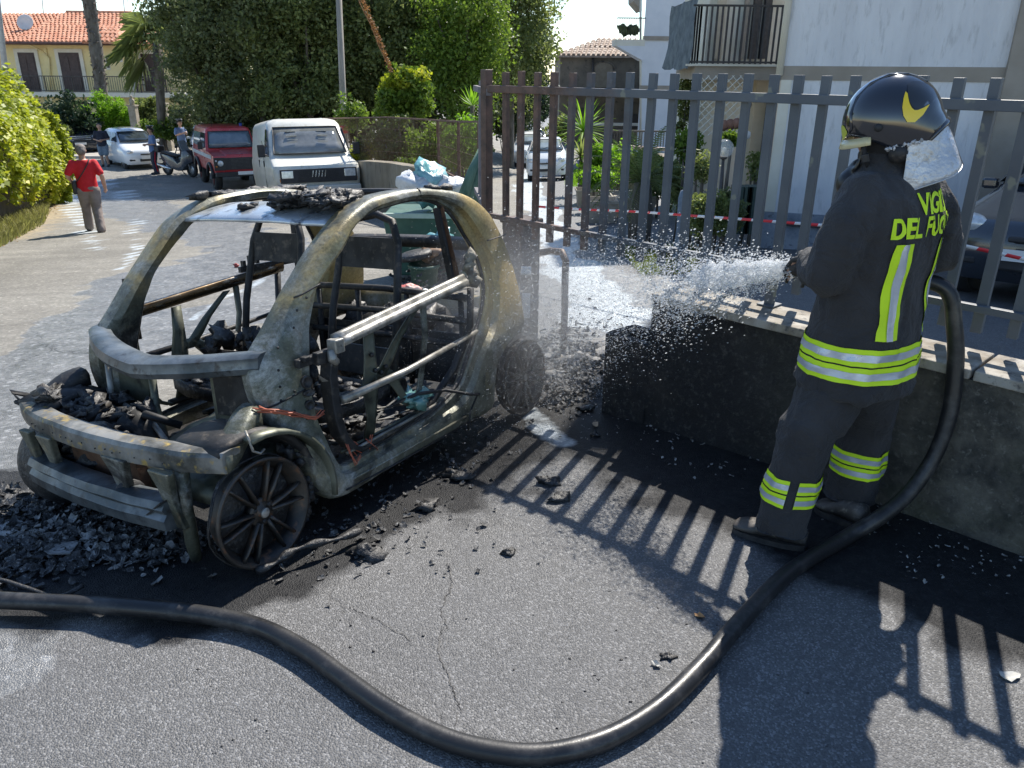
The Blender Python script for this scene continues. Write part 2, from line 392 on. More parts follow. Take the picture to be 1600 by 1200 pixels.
# ============================================================ LOW WALL
m, nt, B, N, L = nodes('sooty_render'); v = tc(N, L)
sx = N.new('ShaderNodeSeparateXYZ'); L.new(v, sx.inputs[0])
al = mth(N, L, 'ADD', mth(N, L, 'MULTIPLY', sx.outputs[0], -.698), mth(N, L, 'MULTIPLY', sx.outputs[1], .716))
al = mth(N, L, 'ADD', al, mth(N, L, 'MULTIPLY', nz(N, L, v, 2, 4), .8))
burnt = rmp(N, L, mth(N, L, 'MULTIPLY', al, .33), [(.4, 0.), (.72, 1.)])
clean = mix(N, L, rmp(N, L, nz(N, L, v, 9, 8, .7), [(.35, 0.), (.62, 1.)]), (.035, .036, .034), (.13, .125, .105))
clean = mix(N, L, rmp(N, L, nz(N, L, v, 34, 5, .7), [(.56, 0.), (.66, .6)]), clean, (.22, .215, .19))
clean = mix(N, L, rmp(N, L, nz(N, L, v, 3.3, 5, .6), [(.5, 0.), (.7, .5)]), clean, (.05, .058, .03))
sooty = mix(N, L, rmp(N, L, nz(N, L, v, 28, 8, .75), [(.52, 0.), (.72, .6)]), (.013, .013, .014), (.13, .12, .11))
sooty = mix(N, L, rmp(N, L, nz(N, L, v, 2.2, 4, .6), [(.55, 0.), (.75, .5)]), sooty, (.06, .048, .042))
L.new(mix(N, L, burnt, clean, sooty), B.inputs['Base Color']); B.inputs['Roughness'].default_value = .85
bump(N, L, B, mth(N, L, 'ADD', nz(N, L, v, 45, 8, .7), mth(N, L, 'MULTIPLY', nz(N, L, v, 8, 4), 1.5)), .8, .02)
M_wall = m
M_cap = pm('cap_slab', (.36, .34, .30), (.2, .17, .13), 6, .85, c3=(.09, .085, .08), bmp=.7, bscale=50)
wall = E('low_wall', WP(0, -3.4, 0), label='low blackened concrete wall with pale cap slabs running behind the firefighter', cat='wall')
IW = Matrix.Translation(-WP(0, -3.4, 0))
def wl_grid(a0, a1, off, z0, z1f, na, nzz, mb, amp=.012, seed=0):
    rows = []
    for i in range(na+1):
        a = a0+(a1-a0)*i/na; row = []
        for j in range(nzz+1):
            z = z0+(z1f-z0)*j/nzz; p = WP(a, off, z); q = noise.noise(p*6+Vector((seed, 0, 0)))*amp+noise.noise(p*22)*amp*.5
            if j < nzz: p += WN*q
            if j <= 2: p += WN*(.05*(2-j)/2)*(1+noise.noise(p*3))
            row.append(IW @ p)
        rows.append(row)
    mb.loft(rows, closed_ring=False, cap=False, smooth=True)
mb = MB(); wl_grid(-2.6, 2.30, -3.25, -.12, .648, 150, 22, mb)
for a0, a1, o0, o1 in ((-2.6, -2.6, -3.25, -3.52), (2.3, 2.3, -3.25, -3.52), (-2.6, 2.3, -3.52, -3.52)):
    if a0 == a1: mb.add([IW@WP(a0, o0, -.4), IW@WP(a0, o1, -.4), IW@WP(a0, o1, .648), IW@WP(a0, o0, .648)], [(0, 1, 2, 3)])
    else: mb.add([IW@WP(a0, o0, -.4), IW@WP(a1, o1, -.4), IW@WP(a1, o1, .648), IW@WP(a0, o0, .648)], [(0, 1, 2, 3)])
mb.add([IW@WP(-2.6, -3.25, .646), IW@WP(2.3, -3.25, .646), IW@WP(2.3, -3.52, .646), IW@WP(-2.6, -3.52, .646)], [(0, 1, 2, 3)])
mb.build('wall_body', M_wall, wall, fix=False)
# broken end: hollow block lower than the wall
mb = MB()
A0, A1 = 2.30, 2.60
for (a0, a1, o0, o1) in ((A0, A1, -3.25, -3.30), (A0, A1, -3.47, -3.52), (A0, A0+.03, -3.30, -3.47), (A1-.05, A1, -3.30, -3.47)):
    vs = [WP(a0, o0, -.4), WP(a1, o0, -.4), WP(a1, o1, -.4), WP(a0, o1, -.4)]
    tz = [.405+.02*noise.noise(Vector((a, o, 1))*9) for a, o in ((a0, o0), (a1, o0), (a1, o1), (a0, o1))]
    mb.hexa([IW@q for q in vs]+[IW@(Vector((q.x, q.y, t))) for q, t in zip(vs, tz)])
mb.add([IW@WP(A0+.03, -3.3, .3), IW@WP(A1-.05, -3.3, .3), IW@WP(A1-.05, -3.47, .3), IW@WP(A0+.03, -3.47, .3)], [(0, 1, 2, 3)])
o = mb.build('hollow_block', M_wall, wall, bevel=.008); o['label'] = 'broken hollow block at the lower end of the wall'
slab = None; a = 2.31; k = 0
M_caplight = M_cap
while a > -2.6:
    ln = (.30 if k == 0 else .62)+random.uniform(-.02, .02); b_ = a-ln
    mb = MB(); nseg = 6; rings = []
    for i in range(nseg+1):
        t = b_+.006+(a-b_-.012)*i/nseg; w = lambda o_: .006*noise.noise(Vector((t*9, o_, k)))
        rings.append([IW@WP(t, -3.232+w(0), .652), IW@WP(t, -3.53+w(1), .652), IW@WP(t, -3.528+w(2), .69), IW@WP(t, -3.238+w(3), .692)])
    mb.loft(rings, smooth=False); mb.build('cap_slab', M_cap, wall, bevel=.006); a = b_; k += 1

# ============================================================ FENCE
m, nt, B, N, L = nodes('fence_paint'); v = tc(N, L)
gp_ = N.new('ShaderNodeNewGeometry'); sx = N.new('ShaderNodeSeparateXYZ'); L.new(gp_.outputs['Position'], sx.inputs[0])
v = gp_.outputs['Position']; along_ = mth(N, L, 'ADD', mth(N, L, 'MULTIPLY', sx.outputs[0], -.698), mth(N, L, 'MULTIPLY', sx.outputs[1], .716))
ga = rmp(N, L, mth(N, L, 'ADD', mth(N, L, 'MULTIPLY', along_, .25), mth(N, L, 'MULTIPLY', nz(N, L, v, 3, 5, .7), .35)), [(.86, 0.), (1.0, 1.)])
paint = mix(N, L, rmp(N, L, nz(N, L, v, 5, 5), [(.3, 0.), (.7, 1.)]), (.07, .083, .1), (.105, .12, .135))
paint = mix(N, L, rmp(N, L, nz(N, L, v, 8, 3, .5), [(.66, 0.), (.69, .8)]), paint, (.21, .215, .17))
rust = mix(N, L, rmp(N, L, nz(N, L, v, 11, 7, .7), [(.35, 0.), (.65, 1.)]), (.045, .028, .022), (.16, .085, .06))
rust = mix(N, L, rmp(N, L, nz(N, L, v, 9, 6, .7), [(.62, 0.), (.68, .7)]), rust, (.25, .24, .25))
L.new(mix(N, L, ga, paint, rust), B.inputs['Base Color']); B.inputs['Roughness'].default_value = .5; bump(N, L, B, nz(N, L, v, 60, 5), .25, .004)
M_fence = m
FO = -3.50
fo = WP(0, FO, 0)
fence = E('metal_fence', fo, (0, 0, math.atan2(WD.y, WD.x)), label='tall grey and rusty metal bar fence standing on the low wall and spanning the gateway', cat='fence')
def on_fence(x, y, off=FO):
    r = ray(x, y); t = off/(WN.x*r.x+WN.y*r.y); return Vector((0, 0, CAM_H))+r*t
tops = [787, 811, 837, 862, 891, 920, 951, 982, 1017, 1052, 1087, 1127, 1167, 1209, 1248, 1290, 1336, 1387, 1441, 1498, 1557]
al_ = [on_fence(x, 115).dot(WD) for x in tops]
sp_ = (al_[0]-al_[-1])/(len(al_)-1)
while al_[-1] > -2.3: al_.append(al_[-1]-sp_*.98)
proto = None
for i, a in enumerate(al_):
    mb = MB(); h0 = .765 if a < 3.65 else .79; w = .038+.004*random.random()
    mb.box((0, 0, 0), (w, .028, 1.74-h0))
    o = mb.build('bar', M_fence, fence, bevel=.0015); o.location = (a, -.020+random.uniform(-.002, .002), (1.74+h0)/2+random.uniform(-.005, .004)); o.rotation_euler = (random.uniform(-.010, .010), random.uniform(-.011, .011), random.uniform(-.03, .03))
for z, h in ((1.64, .042), (.868, .03)):
    mb = MB().box(((3.86-2.4)/2, .012, z), (3.86+2.4, .03, h)); mb.build('rail', M_fence, fence, bevel=.003)
for a in (1.78, .35, -1.1):
    mb = MB().box((a, .014, .77), (.04, .04, .165)).box((a, .014, .697), (.09, .09, .008)); mb.build('support_post', M_fence, fence, bevel=.003)
# end post and a return panel seen nearly edge on
mb = MB().box((3.84, 0, 1.25), (.05, .06, 1.0)); mb.build('end_post', M_fence, fence, bevel=.004)
M_wood = pm('weathered_bar', (.13, .12, .13), (.22, .2, .2), 6, .8, bmp=.3, bscale=30, c3=(.09, .07, .06))
ret = E('return_fence', P(762, 330, 5.2), label='grey weathered fence panel seen nearly edge on beside the gateway', cat='fence')
rb = ret.location.copy()
for k in range(6):
    d = 5.2+k*.16; q = P(763-k*2.2, 300, d); mb = MB(); mb.box((0, 0, 0), (.034, .028, 1.0-.03*k))
    o = mb.build('bar', M_wood, ret, bevel=.003); o.location = Vector((q.x, q.y, 1.25+.0*k))-rb; o.rotation_euler = (0, .02*random.random(), random.uniform(-.3, .6))
q0 = P(764, 300, 5.15); q1 = P(744, 300, 6.3)
for z in (1.62, .87): MB().bar(Vector((q0.x, q0.y, z))-rb, Vector((q1.x, q1.y, z))-rb, .03, .04).build('rail', M_wood, ret)

# gate pillar stub and bent pipe
M_brownp = pm('scorched_pillar', (.14, .11, .095), (.07, .058, .052), 5, .85, bmp=.5, bscale=30, c3=(.14, .11, .09))
pc = WP(3.87, -3.85, 0); pz = terr(pc.x, pc.y)
mb = MB(); mb.box((0, 0, .46), (.19, .19, 1.04)).box((0, 0, .995), (.22, .22, .035))
o = mb.build('gate_pillar', M_brownp, bevel=.012); o.location = (pc.x, pc.y, pz-.02); o.rotation_euler.z = math.atan2(WD.y, WD.x)
tag(o, 'squat scorched brown gate pillar under the left end of the fence', 'pillar')
M_pipe = pm('rusty_pipe', (.09, .06, .045), (.16, .12, .1), 9, .6, .3, bmp=.3, c3=(.03, .03, .03))
a = G(880, 548); b = P(826, 402, 5.75); mb = MB()
tp = P(884, 398, a.y+.02)
pts = [a-Vector((0, 0, .1)), a+Vector((0, 0, .3))]+[P(883, 430, a.y+.01), P(884, 408, a.y+.015), P(878, 394, a.y+.06), P(860, 392, a.y+.2), P(842, 395, a.y+.36), P(830, 400, a.y+.45), P(824, 412, a.y+.48), P(823, 440, a.y+.48), P(823, 560, a.y+.48)]
pts[-1].z = terr(pts[-1].x, pts[-1].y)-.05
mb.tube(pts, .026, 10); o = mb.build('pipe_hoop', M_pipe); tag(o, 'rusty bent pipe hoop standing in the gateway behind the burnt car', 'barrier')
# ============================================================ BURNT CAR (local frame: x forward, y towards its left side, z up)
def Rm(yaw, pi, ro):
    return Matrix.Rotation(yaw, 4, 'Z') @ Matrix.Rotation(pi, 4, 'Y') @ Matrix.Rotation(ro, 4, 'X')
CM = Matrix.Translation((-1.00137, 3.68297, -.0951)) @ Rm(R(-122.173), R(-2.502), R(4.549)) @ Matrix.Scale(1.04, 4)
car = E('burnt_car', label='burnt out shell of a tiny two seat car with bare wheels and no panels', cat='car')
car.matrix_world = CM
m, nt, B, N, L = nodes('burnt_shell'); v = tc(N, L); sx = N.new('ShaderNodeSeparateXYZ'); L.new(v, sx.inputs[0])
n = nz(N, L, v, 2.6, 6, .6, .6)
c = rmp(N, L, n, [(.25, (.05, .055, .04)), (.42, (.115, .12, .088)), (.55, (.175, .175, .135)), (.7, (.25, .25, .21))])
x_, y_, z_ = sx.outputs
# yellow scorched lacquer on the rear quarter and the windscreen pillar
def band(axis_, lo, hi, s_=.08):
    return mth(N, L, 'MULTIPLY', rmp(N, L, mth(N, L, 'MULTIPLY_ADD', axis_, .25) if 0 else mth(N, L, 'ADD', mth(N, L, 'MULTIPLY', axis_, .3), .5), [(lo*.3+.5-s_*.3, 0.), (lo*.3+.5, 1.)]),
               rmp(N, L, mth(N, L, 'ADD', mth(N, L, 'MULTIPLY', axis_, .3), .5), [(hi*.3+.5, 1.), (hi*.3+.5+s_*.3, 0.)]))
ny_ = nz(N, L, v, 4.2, 4, .5, .8)
rear = mth(N, L, 'MULTIPLY', mth(N, L, 'MULTIPLY', band(x_, -1.1, -.58), band(z_, .66, 1.25, .2)), rmp(N, L, ny_, [(.22, 0.), (.36, 1.)]))
front = mth(N, L, 'MULTIPLY', mth(N, L, 'MULTIPLY', band(x_, .05, .62), band(z_, .9, 1.2)), rmp(N, L, ny_, [(.42, 0.), (.55, .8)]))
spot = rmp(N, L, nz(N, L, v, 5.5, 3, .5, 1), [(.62, 0.), (.7, .6)])
yel = mth(N, L, 'MAXIMUM', mth(N, L, 'MAXIMUM', rear, front), mth(N, L, 'MULTIPLY', spot, .5))
c = mix(N, L, yel, c, mix(N, L, nz(N, L, v, 9, 5), (.36, .25, .075), (.46, .37, .19)))
ash = rmp(N, L, nz(N, L, v, 4.5, 9, .78, .5), [(.50, 0.), (.64, .8)]); nyel = mth(N, L, 'SUBTRACT', 1., mth(N, L, 'MULTIPLY', yel, .75)); ash = mth(N, L, 'MULTIPLY', ash, nyel); c = mix(N, L, ash, c, (.4, .41, .39))
rs = rmp(N, L, nz(N, L, v, 7, 7, .7, .5), [(.6, 0.), (.7, .6)]); c = mix(N, L, rs, c, (.13, .065, .03))
blk = rmp(N, L, nz(N, L, v, 3.1, 8, .75, .6), [(.50, 0.), (.62, .9)]); blk = mth(N, L, 'MULTIPLY', blk, nyel); c = mix(N, L, blk, c, (.02, .021, .022))
fine = rmp(N, L, nz(N, L, v, 70, 4, .7), [(.35, .72), (.65, 1.15)]); c = mix(N, L, 1., c, fine, 'MULTIPLY')
L.new(c, B.inputs['Base Color']); B.inputs['Metallic'].default_value = .35
L.new(rmp(N, L, nz(N, L, v, 6, 6), [(.3, .3), (.7, .62)]), B.inputs['Roughness']); bump(N, L, B, mth(N, L, 'ADD', nz(N, L, v, 38, 7, .7), mth(N, L, 'MULTIPLY', n, 1.5)), .35, .008)
M_shell = m
M_steel = pm('heat_blued_steel', (.06, .075, .085), (.19, .21, .22), 5, .42, .5, bmp=.3, bscale=30, c3=(.05, .05, .05), bdist=.006)
M_white = pm('bare_zinc_panel', (.36, .39, .41), (.58, .62, .65), 3, .3, .55, bmp=.35, bscale=14, c3=(.08, .08, .085), bdist=.006)
M_olive = pm('scorched_olive_panel', (.06, .068, .05), (.16, .165, .125), 4, .5, .4, bmp=.3, bscale=24, c3=(.03, .03, .028))
M_char = pm('charred', (.012, .012, .013), (.035, .034, .034), 12, .5, 0, bmp=.8, bscale=45, c3=(.1, .1, .1), bdist=.012)
M_black = pm('burnt_black_steel', (.012, .0125, .013), (.04, .04, .042), 6, .6, .3, bmp=.4, bscale=40, c3=(.1, .085, .07))
M_rust = pm('rusted_steel', (.10, .05, .028), (.17, .10, .065), 7, .7, .3, bmp=.4, c3=(.04, .035, .03))
M_silver = pm('scorched_aluminium', (.13, .125, .105), (.36, .35, .32), 9, .45, .5, bmp=.25, bscale=36, c3=(.12, .11, .1), rvar=.12)
M_rim = pm('burnt_rim', (.028, .028, .028), (.08, .07, .06), 6, .45, .5, bmp=.3, c3=(.16, .085, .05), bscale=30)
M_copper = pm('bare_wire', (.45, .12, .06), (.3, .07, .04), 9, .5)
M_teal = glass('melted_glass', (.16, .34, .32), .8, .15)
def Y(z, x=0.0):
    y = .70 if z < .5 else .70-.2*(z-.5)
    t = min(1, max(0, (x-.30)/.45)); return y-.012-.11*t*min(1, max(0, (z-.1)/.4))
pairs = [((.30, .11), (.30, .225)), ((.50, .10), (.47, .215)), ((.60, .125), (.51, .26)), ((.66, .25), (.535, .36)), ((.70, .37), (.55, .44)), ((.745, .47), (.545, .52)), ((.77, .56), (.53, .61)), ((.768, .65), (.505, .70)), ((.745, .70), (.48, .79)), ((.665, .78), (.44, .875)), ((.58, .87), (.405, .935)), ((.475, .976), (.33, 1.0)), ((.36, 1.085), (.24, 1.07)), ((.25, 1.165), (.17, 1.13)), ((.09, 1.23), (.05, 1.175)), ((-.07, 1.25), (-.10, 1.195)), ((-.25, 1.255), (-.25, 1.205)), ((-.45, 1.235), (-.38, 1.19)), ((-.60, 1.205), (-.47, 1.15)), ((-.72, 1.15), (-.53, 1.10)), ((-.82, 1.06), (-.58, 1.02)), ((-.91, .94), (-.63, .94)), ((-.965, .82), (-.66, .84)), ((-.99, .70), (-.65, .73)), ((-.99, .58), (-.59, .63)), ((-.95, .475), (-.52, .56)), ((-.78, .45), (-.46, .50)), ((-.64, .37), (-.40, .42)), ((-.595, .25), (-.34, .34)), ((-.56, .14), (-.24, .29)), ((-.35, .13), (-.12, .255)), ((0, .12), (.05, .24))]
def catmull(a, n=3):
    out = []; N_ = len(a)
    for i in range(N_):
        p0, p1, p2, p3 = (np.array(a[(i+k-1) % N_], float) for k in range(4))
        for t in np.arange(n)/n: out.append(.5*((2*p1)+(-p0+p2)*t+(2*p0-5*p1+4*p2-p3)*t*t+(-p0+3*p1-3*p2+p3)*t**3))
    return out
pr_ = catmull([(a[0], a[1], b[0], b[1]) for a, b in pairs])
def crisp(o, a=32):
    m_ = o.modifiers.new('e', 'EDGE_SPLIT'); m_.split_angle = R(a); return o
def side_frame(s_):
    rings = []
    for k_, (ox, oz, ix, iz) in enumerate(pr_):
        o_ = Vector((ox, 0, oz)); i_ = Vector((ix, 0, iz)); d = i_-o_; wdt = d.length; dd = d.normalized()
        ring = []
        wrap = max(0, -ox-.80)*.25 if oz > .3 else 0       # the rear corner turns inward
        for t, dep in ((.04, .085), (0., .03), (.05, .008), (.12, -.004), (.35, -.012), (.60, -.013), (.745, -.004), (.77, .012), (.80, .024), (.97, .026), (1., .035), (.99, .06), (.85, .10), (.3, .105)):
            p = o_+d*t; q = .0035*noise.noise(p*9+Vector((0, s_*5, 0)))+.007*noise.noise(p*3+Vector((2, s_*7, 0)))
            ring.append(Vector((p.x, s_*(Y(p.z, p.x)-dep-wrap*(1-t)+q), p.z)))
        rings.append(ring)
    return MB().loft(rings, closed=True)
crisp(side_frame(1).build('side_frame', M_shell, car), 36)
crisp(side_frame(-1).build('side_frame', M_shell, car), 36)
# roof rail panel gaps and dark door seal inside the opening
def seal(s_):
    pts = [(ix-(ix+.05)*.0, s_*(Y(iz, ix)-.05), iz) for (_, _, ix, iz) in pr_]
    mb = MB().tube(pts, .011, 6, closed=True); mb.build('door_seal', M_char, car)
seal(1); seal(-1)
# windscreen header plate with charred lumps, rear header, scuttle tube
rings = []
for i in range(13):
    y = -.47+.94*i/12; bow = .045*(1-(y/.47)**2)
    prof = [(.245, 1.135), (.235, 1.15), (.20, 1.162), (.10, 1.185), (.0, 1.20), (-.02, 1.19), (.0, 1.183), (.10, 1.168), (.19, 1.145), (.225, 1.13)]
    rings.append([Vector((x+bow, y, z+bow*.35+.004*noise.noise(Vector((x*8, y*8, 1)))))for x, z in prof])
MB().loft(rings).build('windscreen_header', M_white, car)
rings = []
for i in range(13):
    y = -.46+.92*i/12; bow = .05*(1-(y/.46)**2)
    rings.append([Vector((x-bow, y, z+bow*.3)) for x, z in ((-.60, 1.20), (-.56, 1.215), (-.52, 1.21), (-.53, 1.185), (-.60, 1.18))])
MB().loft(rings).build('rear_header', M_black, car)
for s_ in (-1, 1):   # crumpled remains of the roof cover along the rails
    mb = MB(); rr = random.Random(3+s_)
    for i in range(16 if s_ < 0 else 5):
        x = .12-.7*i/16 if s_ < 0 else -.1-.1*i
        mb.lump((x, s_*(.50), 1.235+.01*rr.random()), .028+.014*rr.random(), .45, i, 6, 4, (1.6, .9, .5))
    mb.build('charred_roof_edge', M_char, car)
mb = MB(); rr = random.Random(5)
for i in range(80):
    t = rr.random(); mb.lump((.12+.15*(rr.random()-.5), .10+.36*t, 1.205+.02*rr.random()+.03*math.sin(t*3)), .014+.020*rr.random(), .9, i, 10, 7, (1.6, 1.1, .6))
for i in range(9): mb.lump((.15+.06*(rr.random()-.5), -.12+.06*(rr.random()-.5), 1.2), .016+.01*rr.random(), .5, i, 6, 4, (1.4, 1, .7))
mb.build('charred_roof_lump', M_char, car)
# scuttle: wide curved tube under the windscreen
rings = []
for i in range(25):
    y = -.545+1.09*i/24; u_ = y/.545; bow = .165*(1-u_*u_)
    x0 = .685+bow; z0 = .715-.045*(1-abs(u_))
    prof = [(-.04, .015), (-.01, .022), (.04, .015), (.058, .004), (.056, -.008), (.062, -.034), (.05, -.056), (.036, -.06), (.03, -.03), (-.03, -.015), (-.045, .004)]
    rings.append([Vector((x0+a_, y, z0+b_+.003*noise.noise(Vector((a_*30, y*6, b_*30)))))for a_, b_ in prof])
crisp(MB().loft(rings).build('scuttle_beam', M_steel, car))
# front upper cross member
def beam(name, y0, y1, xf, zf, prof, mat, n=24):
    rings = []
    for i in range(n+1):
        y = y0+(y1-y0)*i/n; u_ = y/max(abs(y0), abs(y1))
        rings.append([Vector((xf(u_)+a_, y, zf(u_)+b_+.004*noise.noise(Vector((a_*20, y*7, b_*20+3)))))for a_, b_ in prof])
    return crisp(MB().loft(rings).build(name, mat, car))
beam('front_cross_member', -.66, .66, lambda u_: 1.02+.075*(1-u_*u_)-.03*abs(u_)**6, lambda u_: .455, [(-.035, .015), (0, .02), (.035, .014), (.045, 0), (.045, -.035), (.04, -.06), (.03, -.062), (.028, -.01), (-.03, -.005)], pm('ashen_beam', (.06, .06, .052), (.27, .265, .245), 6, .5, .35, bmp=.35, bscale=34, c3=(.42, .30, .09), stretch=(1, 1, 1)))
mb = MB()
for i in range(15):
    y = -.42+.06*i; u_ = y/.66; mb.ball((1.02+.075*(1-u_*u_)+.046, y+.02*math.sin(i*5), .425+.004*math.sin(i*3)), .0032, 6, 4)
mb.build('bolt_hole', M_char, car)
# lower crash beam
beam('crash_beam', -.46, .44, lambda u_: 1.10+.03*(1-u_*u_), lambda u_: .235, [(-.05, .045), (-.02, .05), (.03, .045), (.045, .02), (.030, .0), (.045, -.02), (.04, -.06), (.0, -.065), (-.045, -.05), (-.05, 0)], M_steel)
MB().plate([(1.08, .30, .19), (1.155, .30, .19), (1.15, .44, .29), (1.06, .44, .29)], (0, 0, -.006)).build('crash_beam_tray', M_black, car)
# brackets between them
def bracket(y, w, mat=M_shell):
    mb = MB(); s_ = 1
    prof = [(-w*.5, .40), (w*.5, .40), (w*.32, .34), (w*.22, .27), (w*.34, .17), (-w*.34, .17), (-w*.24, .25), (-w*.3, .33)]
    M_ = frame((1.055, y, 0), (0, 1, 0), (0.18, 0, 1), (1, 0, 0)); mb.prism(prof, .03, M_); return mb.build('bracket', mat, car, bevel=.006)
for y, w in ((-.44, .08), (-.30, .11), (.17, .15), (.44, .12)): bracket(y, w)
MB().tube([(1.06, .46, .40), (1.07, .47, .25), (1.06, .45, .10), (1.05, .44, .02)], [.03, .022, .026, .02], 7).build('bracket', M_shell, car)
# hanging front plate by the near wheel, radiator remains
MB().plate([(1.05, -.28, .36), (1.05, .15, .38), (1.03, .16, .2), (1.03, -.3, .2)], (-.04, 0, 0)).build('radiator', M_rust, car)
MB().tube([(1.10, .18, .25), (1.105, .19, .25)], .055, 16).build('fan_rim', M_black, car)
# side rails from pillar to cross member
for s_ in (-1, 1):
    mb = MB(); rings = []
    for i in range(9):
        t = i/8; x = .80+.22*t; y = s_*(.55+.07*t); z = .54-.088*t+.012*math.sin(t*6)
        rings.append([Vector((x, y+a_, z+b_)) for a_, b_ in ((-.05, .015), (-.02, .025), (.03, .018), (.05, 0), (.05, -.05), (.03, -.055), (-.03, -.04), (-.05, -.02))])
    mb.loft(rings).build('front_rail', M_shell if s_ > 0 else M_black, car)
    # wheel house liner
    mb = MB(); rings = []
    for i in range(10):
        a_ = R(62+i*14); rings.append([Vector((.905+r_*math.cos(a_), s_*yy, .20+r_*math.sin(a_))) for r_, yy in ((.305, .64), (.29, .655), (.27, .64), (.275, .40), (.30, .40))])
    mb.loft(rings).build('wheel_arch', M_black, car)
# near fender lip hanging over the wheel
mb = MB(); rings = []
for i in range(11):
    a_ = R(100-i*11); rings.append([Vector((.88+r_*math.cos(a_)*1.05, yy, .19+r_*math.sin(a_)*1.02)) for r_, yy in ((.30, .70), (.285, .70), (.28, .62), (.30, .62))])
rings = [[Vector((2*.88-q.x, q.y, q.z)) for q in ring] for ring in rings]
mb.loft(rings).build('fender_lip', M_olive, car)
# bulkhead (firewall) near half, far half, kidney of the dash, pedal box panel
def panel(name, pts, off, mat, sub=None):
    return MB().plate(pts, off).build(name, mat, car, bevel=.004)
panel('bulkhead', [(.76, .27, .655), (.76, .27, .42), (.75, .52, .44), (.73, .54, .67)], (-.03, 0, 0), M_olive)
panel('bulkhead', [(.768, .30, .63), (.768, .30, .47), (.76, .50, .48), (.745, .515, .645)], (-.006, 0, 0), M_black)
panel('bulkhead', [(.74, -.36, .64), (.74, -.55, .64), (.74, -.53, .30), (.74, -.36, .33)], (-.02, 0, 0), M_shell)
panel('bulkhead', [(.75, -.12, .62), (.75, -.36, .64), (.74, -.40, .40), (.72, -.25, .34)], (-.015, 0, 0), M_olive)
MB().tube([(.77, -.385, .66), (.80, -.36, .45), (.80, -.30, .32)], .014, 8).build('upright', M_silver, car)
MB().tube([(.76, -.10, .63), (.78, -.08, .45), (.80, -.02, .30)], .016, 8).build('upright', M_olive, car)
# floor pan, raised engine bay shield, front service tray
rings = []
for i in range(12):
    x = -.62+1.2*i/11
    rings.append([Vector((x, y, z+.012*noise.noise(Vector((x*6, y*6, 2))))) for y, z in [(-.60, .14), (-.3, .13), (-.08, .13), (-.06, .2), (.06, .2), (.08, .13), (.3, .13), (.60, .14), (.60, .11), (-.60, .11)]])
MB().loft(rings).build('floor_pan', M_char, car)
rings = []
for i in range(15):
    x = .56+.44*i/14; t = i/14
    rings.append([Vector((x, y, .36-.10*t+z+.02*noise.noise(Vector((x*9, y*9, 5))))) for y, z in [(-.02, -.04), (.02, .03), (.16, .05), (.30, .035), (.42, .05), (.52, .02), (.52, -.02), (-.02, -.06)]])
MB().loft(rings).build('service_tray', M_olive, car)
mb = MB()
mb.tube([(.88, .24, .325), (.885, .30, .33), (.9, .33, .315)], .028, 8).ball((.90, .45, .34), .035, 10, 7); mb.build('melted_socket', M_black, car)
# tangle in the far front corner: charred ducts, pump, reservoir, hoses
mb = MB(); rr = random.Random(11)
for i in range(120):
    y = -.60+.55*rr.random(); x = .80+.22*rr.random(); z = .20+.26*rr.random()+.06*(-y)
    mb.lump((x, y, z), .015+.033*rr.random(), .7, i, 11, 8, (1, 1.4, .7))
mb.build('engine_bay_remains', M_char, car)
mb = MB()
for i in range(12):
    a0 = Vector((.8+.2*rr.random(), -.6+.6*rr.random(), .36+.1*rr.random())); mb.tube([a0, a0+Vector((rr.uniform(-.1, .1), rr.uniform(-.15, .15), .04)), a0+Vector((rr.uniform(-.15, .1), rr.uniform(-.2, .2), -.03))], .008+.01*rr.random(), 6)
mb.build('hose_stub', M_black, car)
MB().lathe([(.001, -.04), (.06, -.04), (.075, -.02), (.075, .03), (.05, .045), (.02, .05), (.001, .05)], 18, frame((.90, -.34, .40), (1, 0, .2), (0, 1, 0), (-.2, 0, 1))).build('pump_housing', M_black, car)
MB().ball((.97, -.47, .40), .05, 12, 8, (1, 1.2, .8)).build('reservoir', pm('ash_brown', (.16, .11, .085), (.1, .08, .07), 8, .7, bmp=.4), car)
MB().tube([(.83, -.22, .45), (.84, -.02, .40), (.9, .16, .36)], .012, 8).build('strut_bar', M_silver, car)
MB().box((.93, -.2, .27), (.16, .20, .2)).build('gearbox_block', M_char, car, bevel=.03)
MB().tube([(.9, -.12, .44), (.85, -.05, .36), (.84, .02, .25)], .06, 10).build('air_duct', M_black, car)
# wires
def wires(name, pts, n, spread, r=.0028, mat=M_copper, seed=1):
    rr = random.Random(seed); g = car
    for k_ in range(n):
        q = [Vector(p)+Vector((rr.uniform(-1, 1), rr.uniform(-1, 1), rr.uniform(-1, 1)))*spread for p in pts]
        MB().tube(q, r, 4).build(name, mat, g)
wires('loose_wire', [(.82, .60, .555), (.76, .625, .53), (.70, .64, .505), (.64, .655, .475), (.60, .66, .46), (.565, .665, .475)], 7, .010)
wires('loose_wire', [(.45, .60, .30), (.40, .64, .28), (.36, .62, .22), (.30, .64, .22), (.33, .66, .28)], 6, .025, seed=3)
wires('loose_wire', [(.47, .67, .34), (.46, .68, .27), (.45, .70, .22), (.43, .70, .25)], 3, .01, seed=4)
wires('loose_wire', [(.70, -.20, .56), (.72, -.2, .50), (.70, -.22, .44), (.74, -.2, .40)], 4, .012, seed=5)
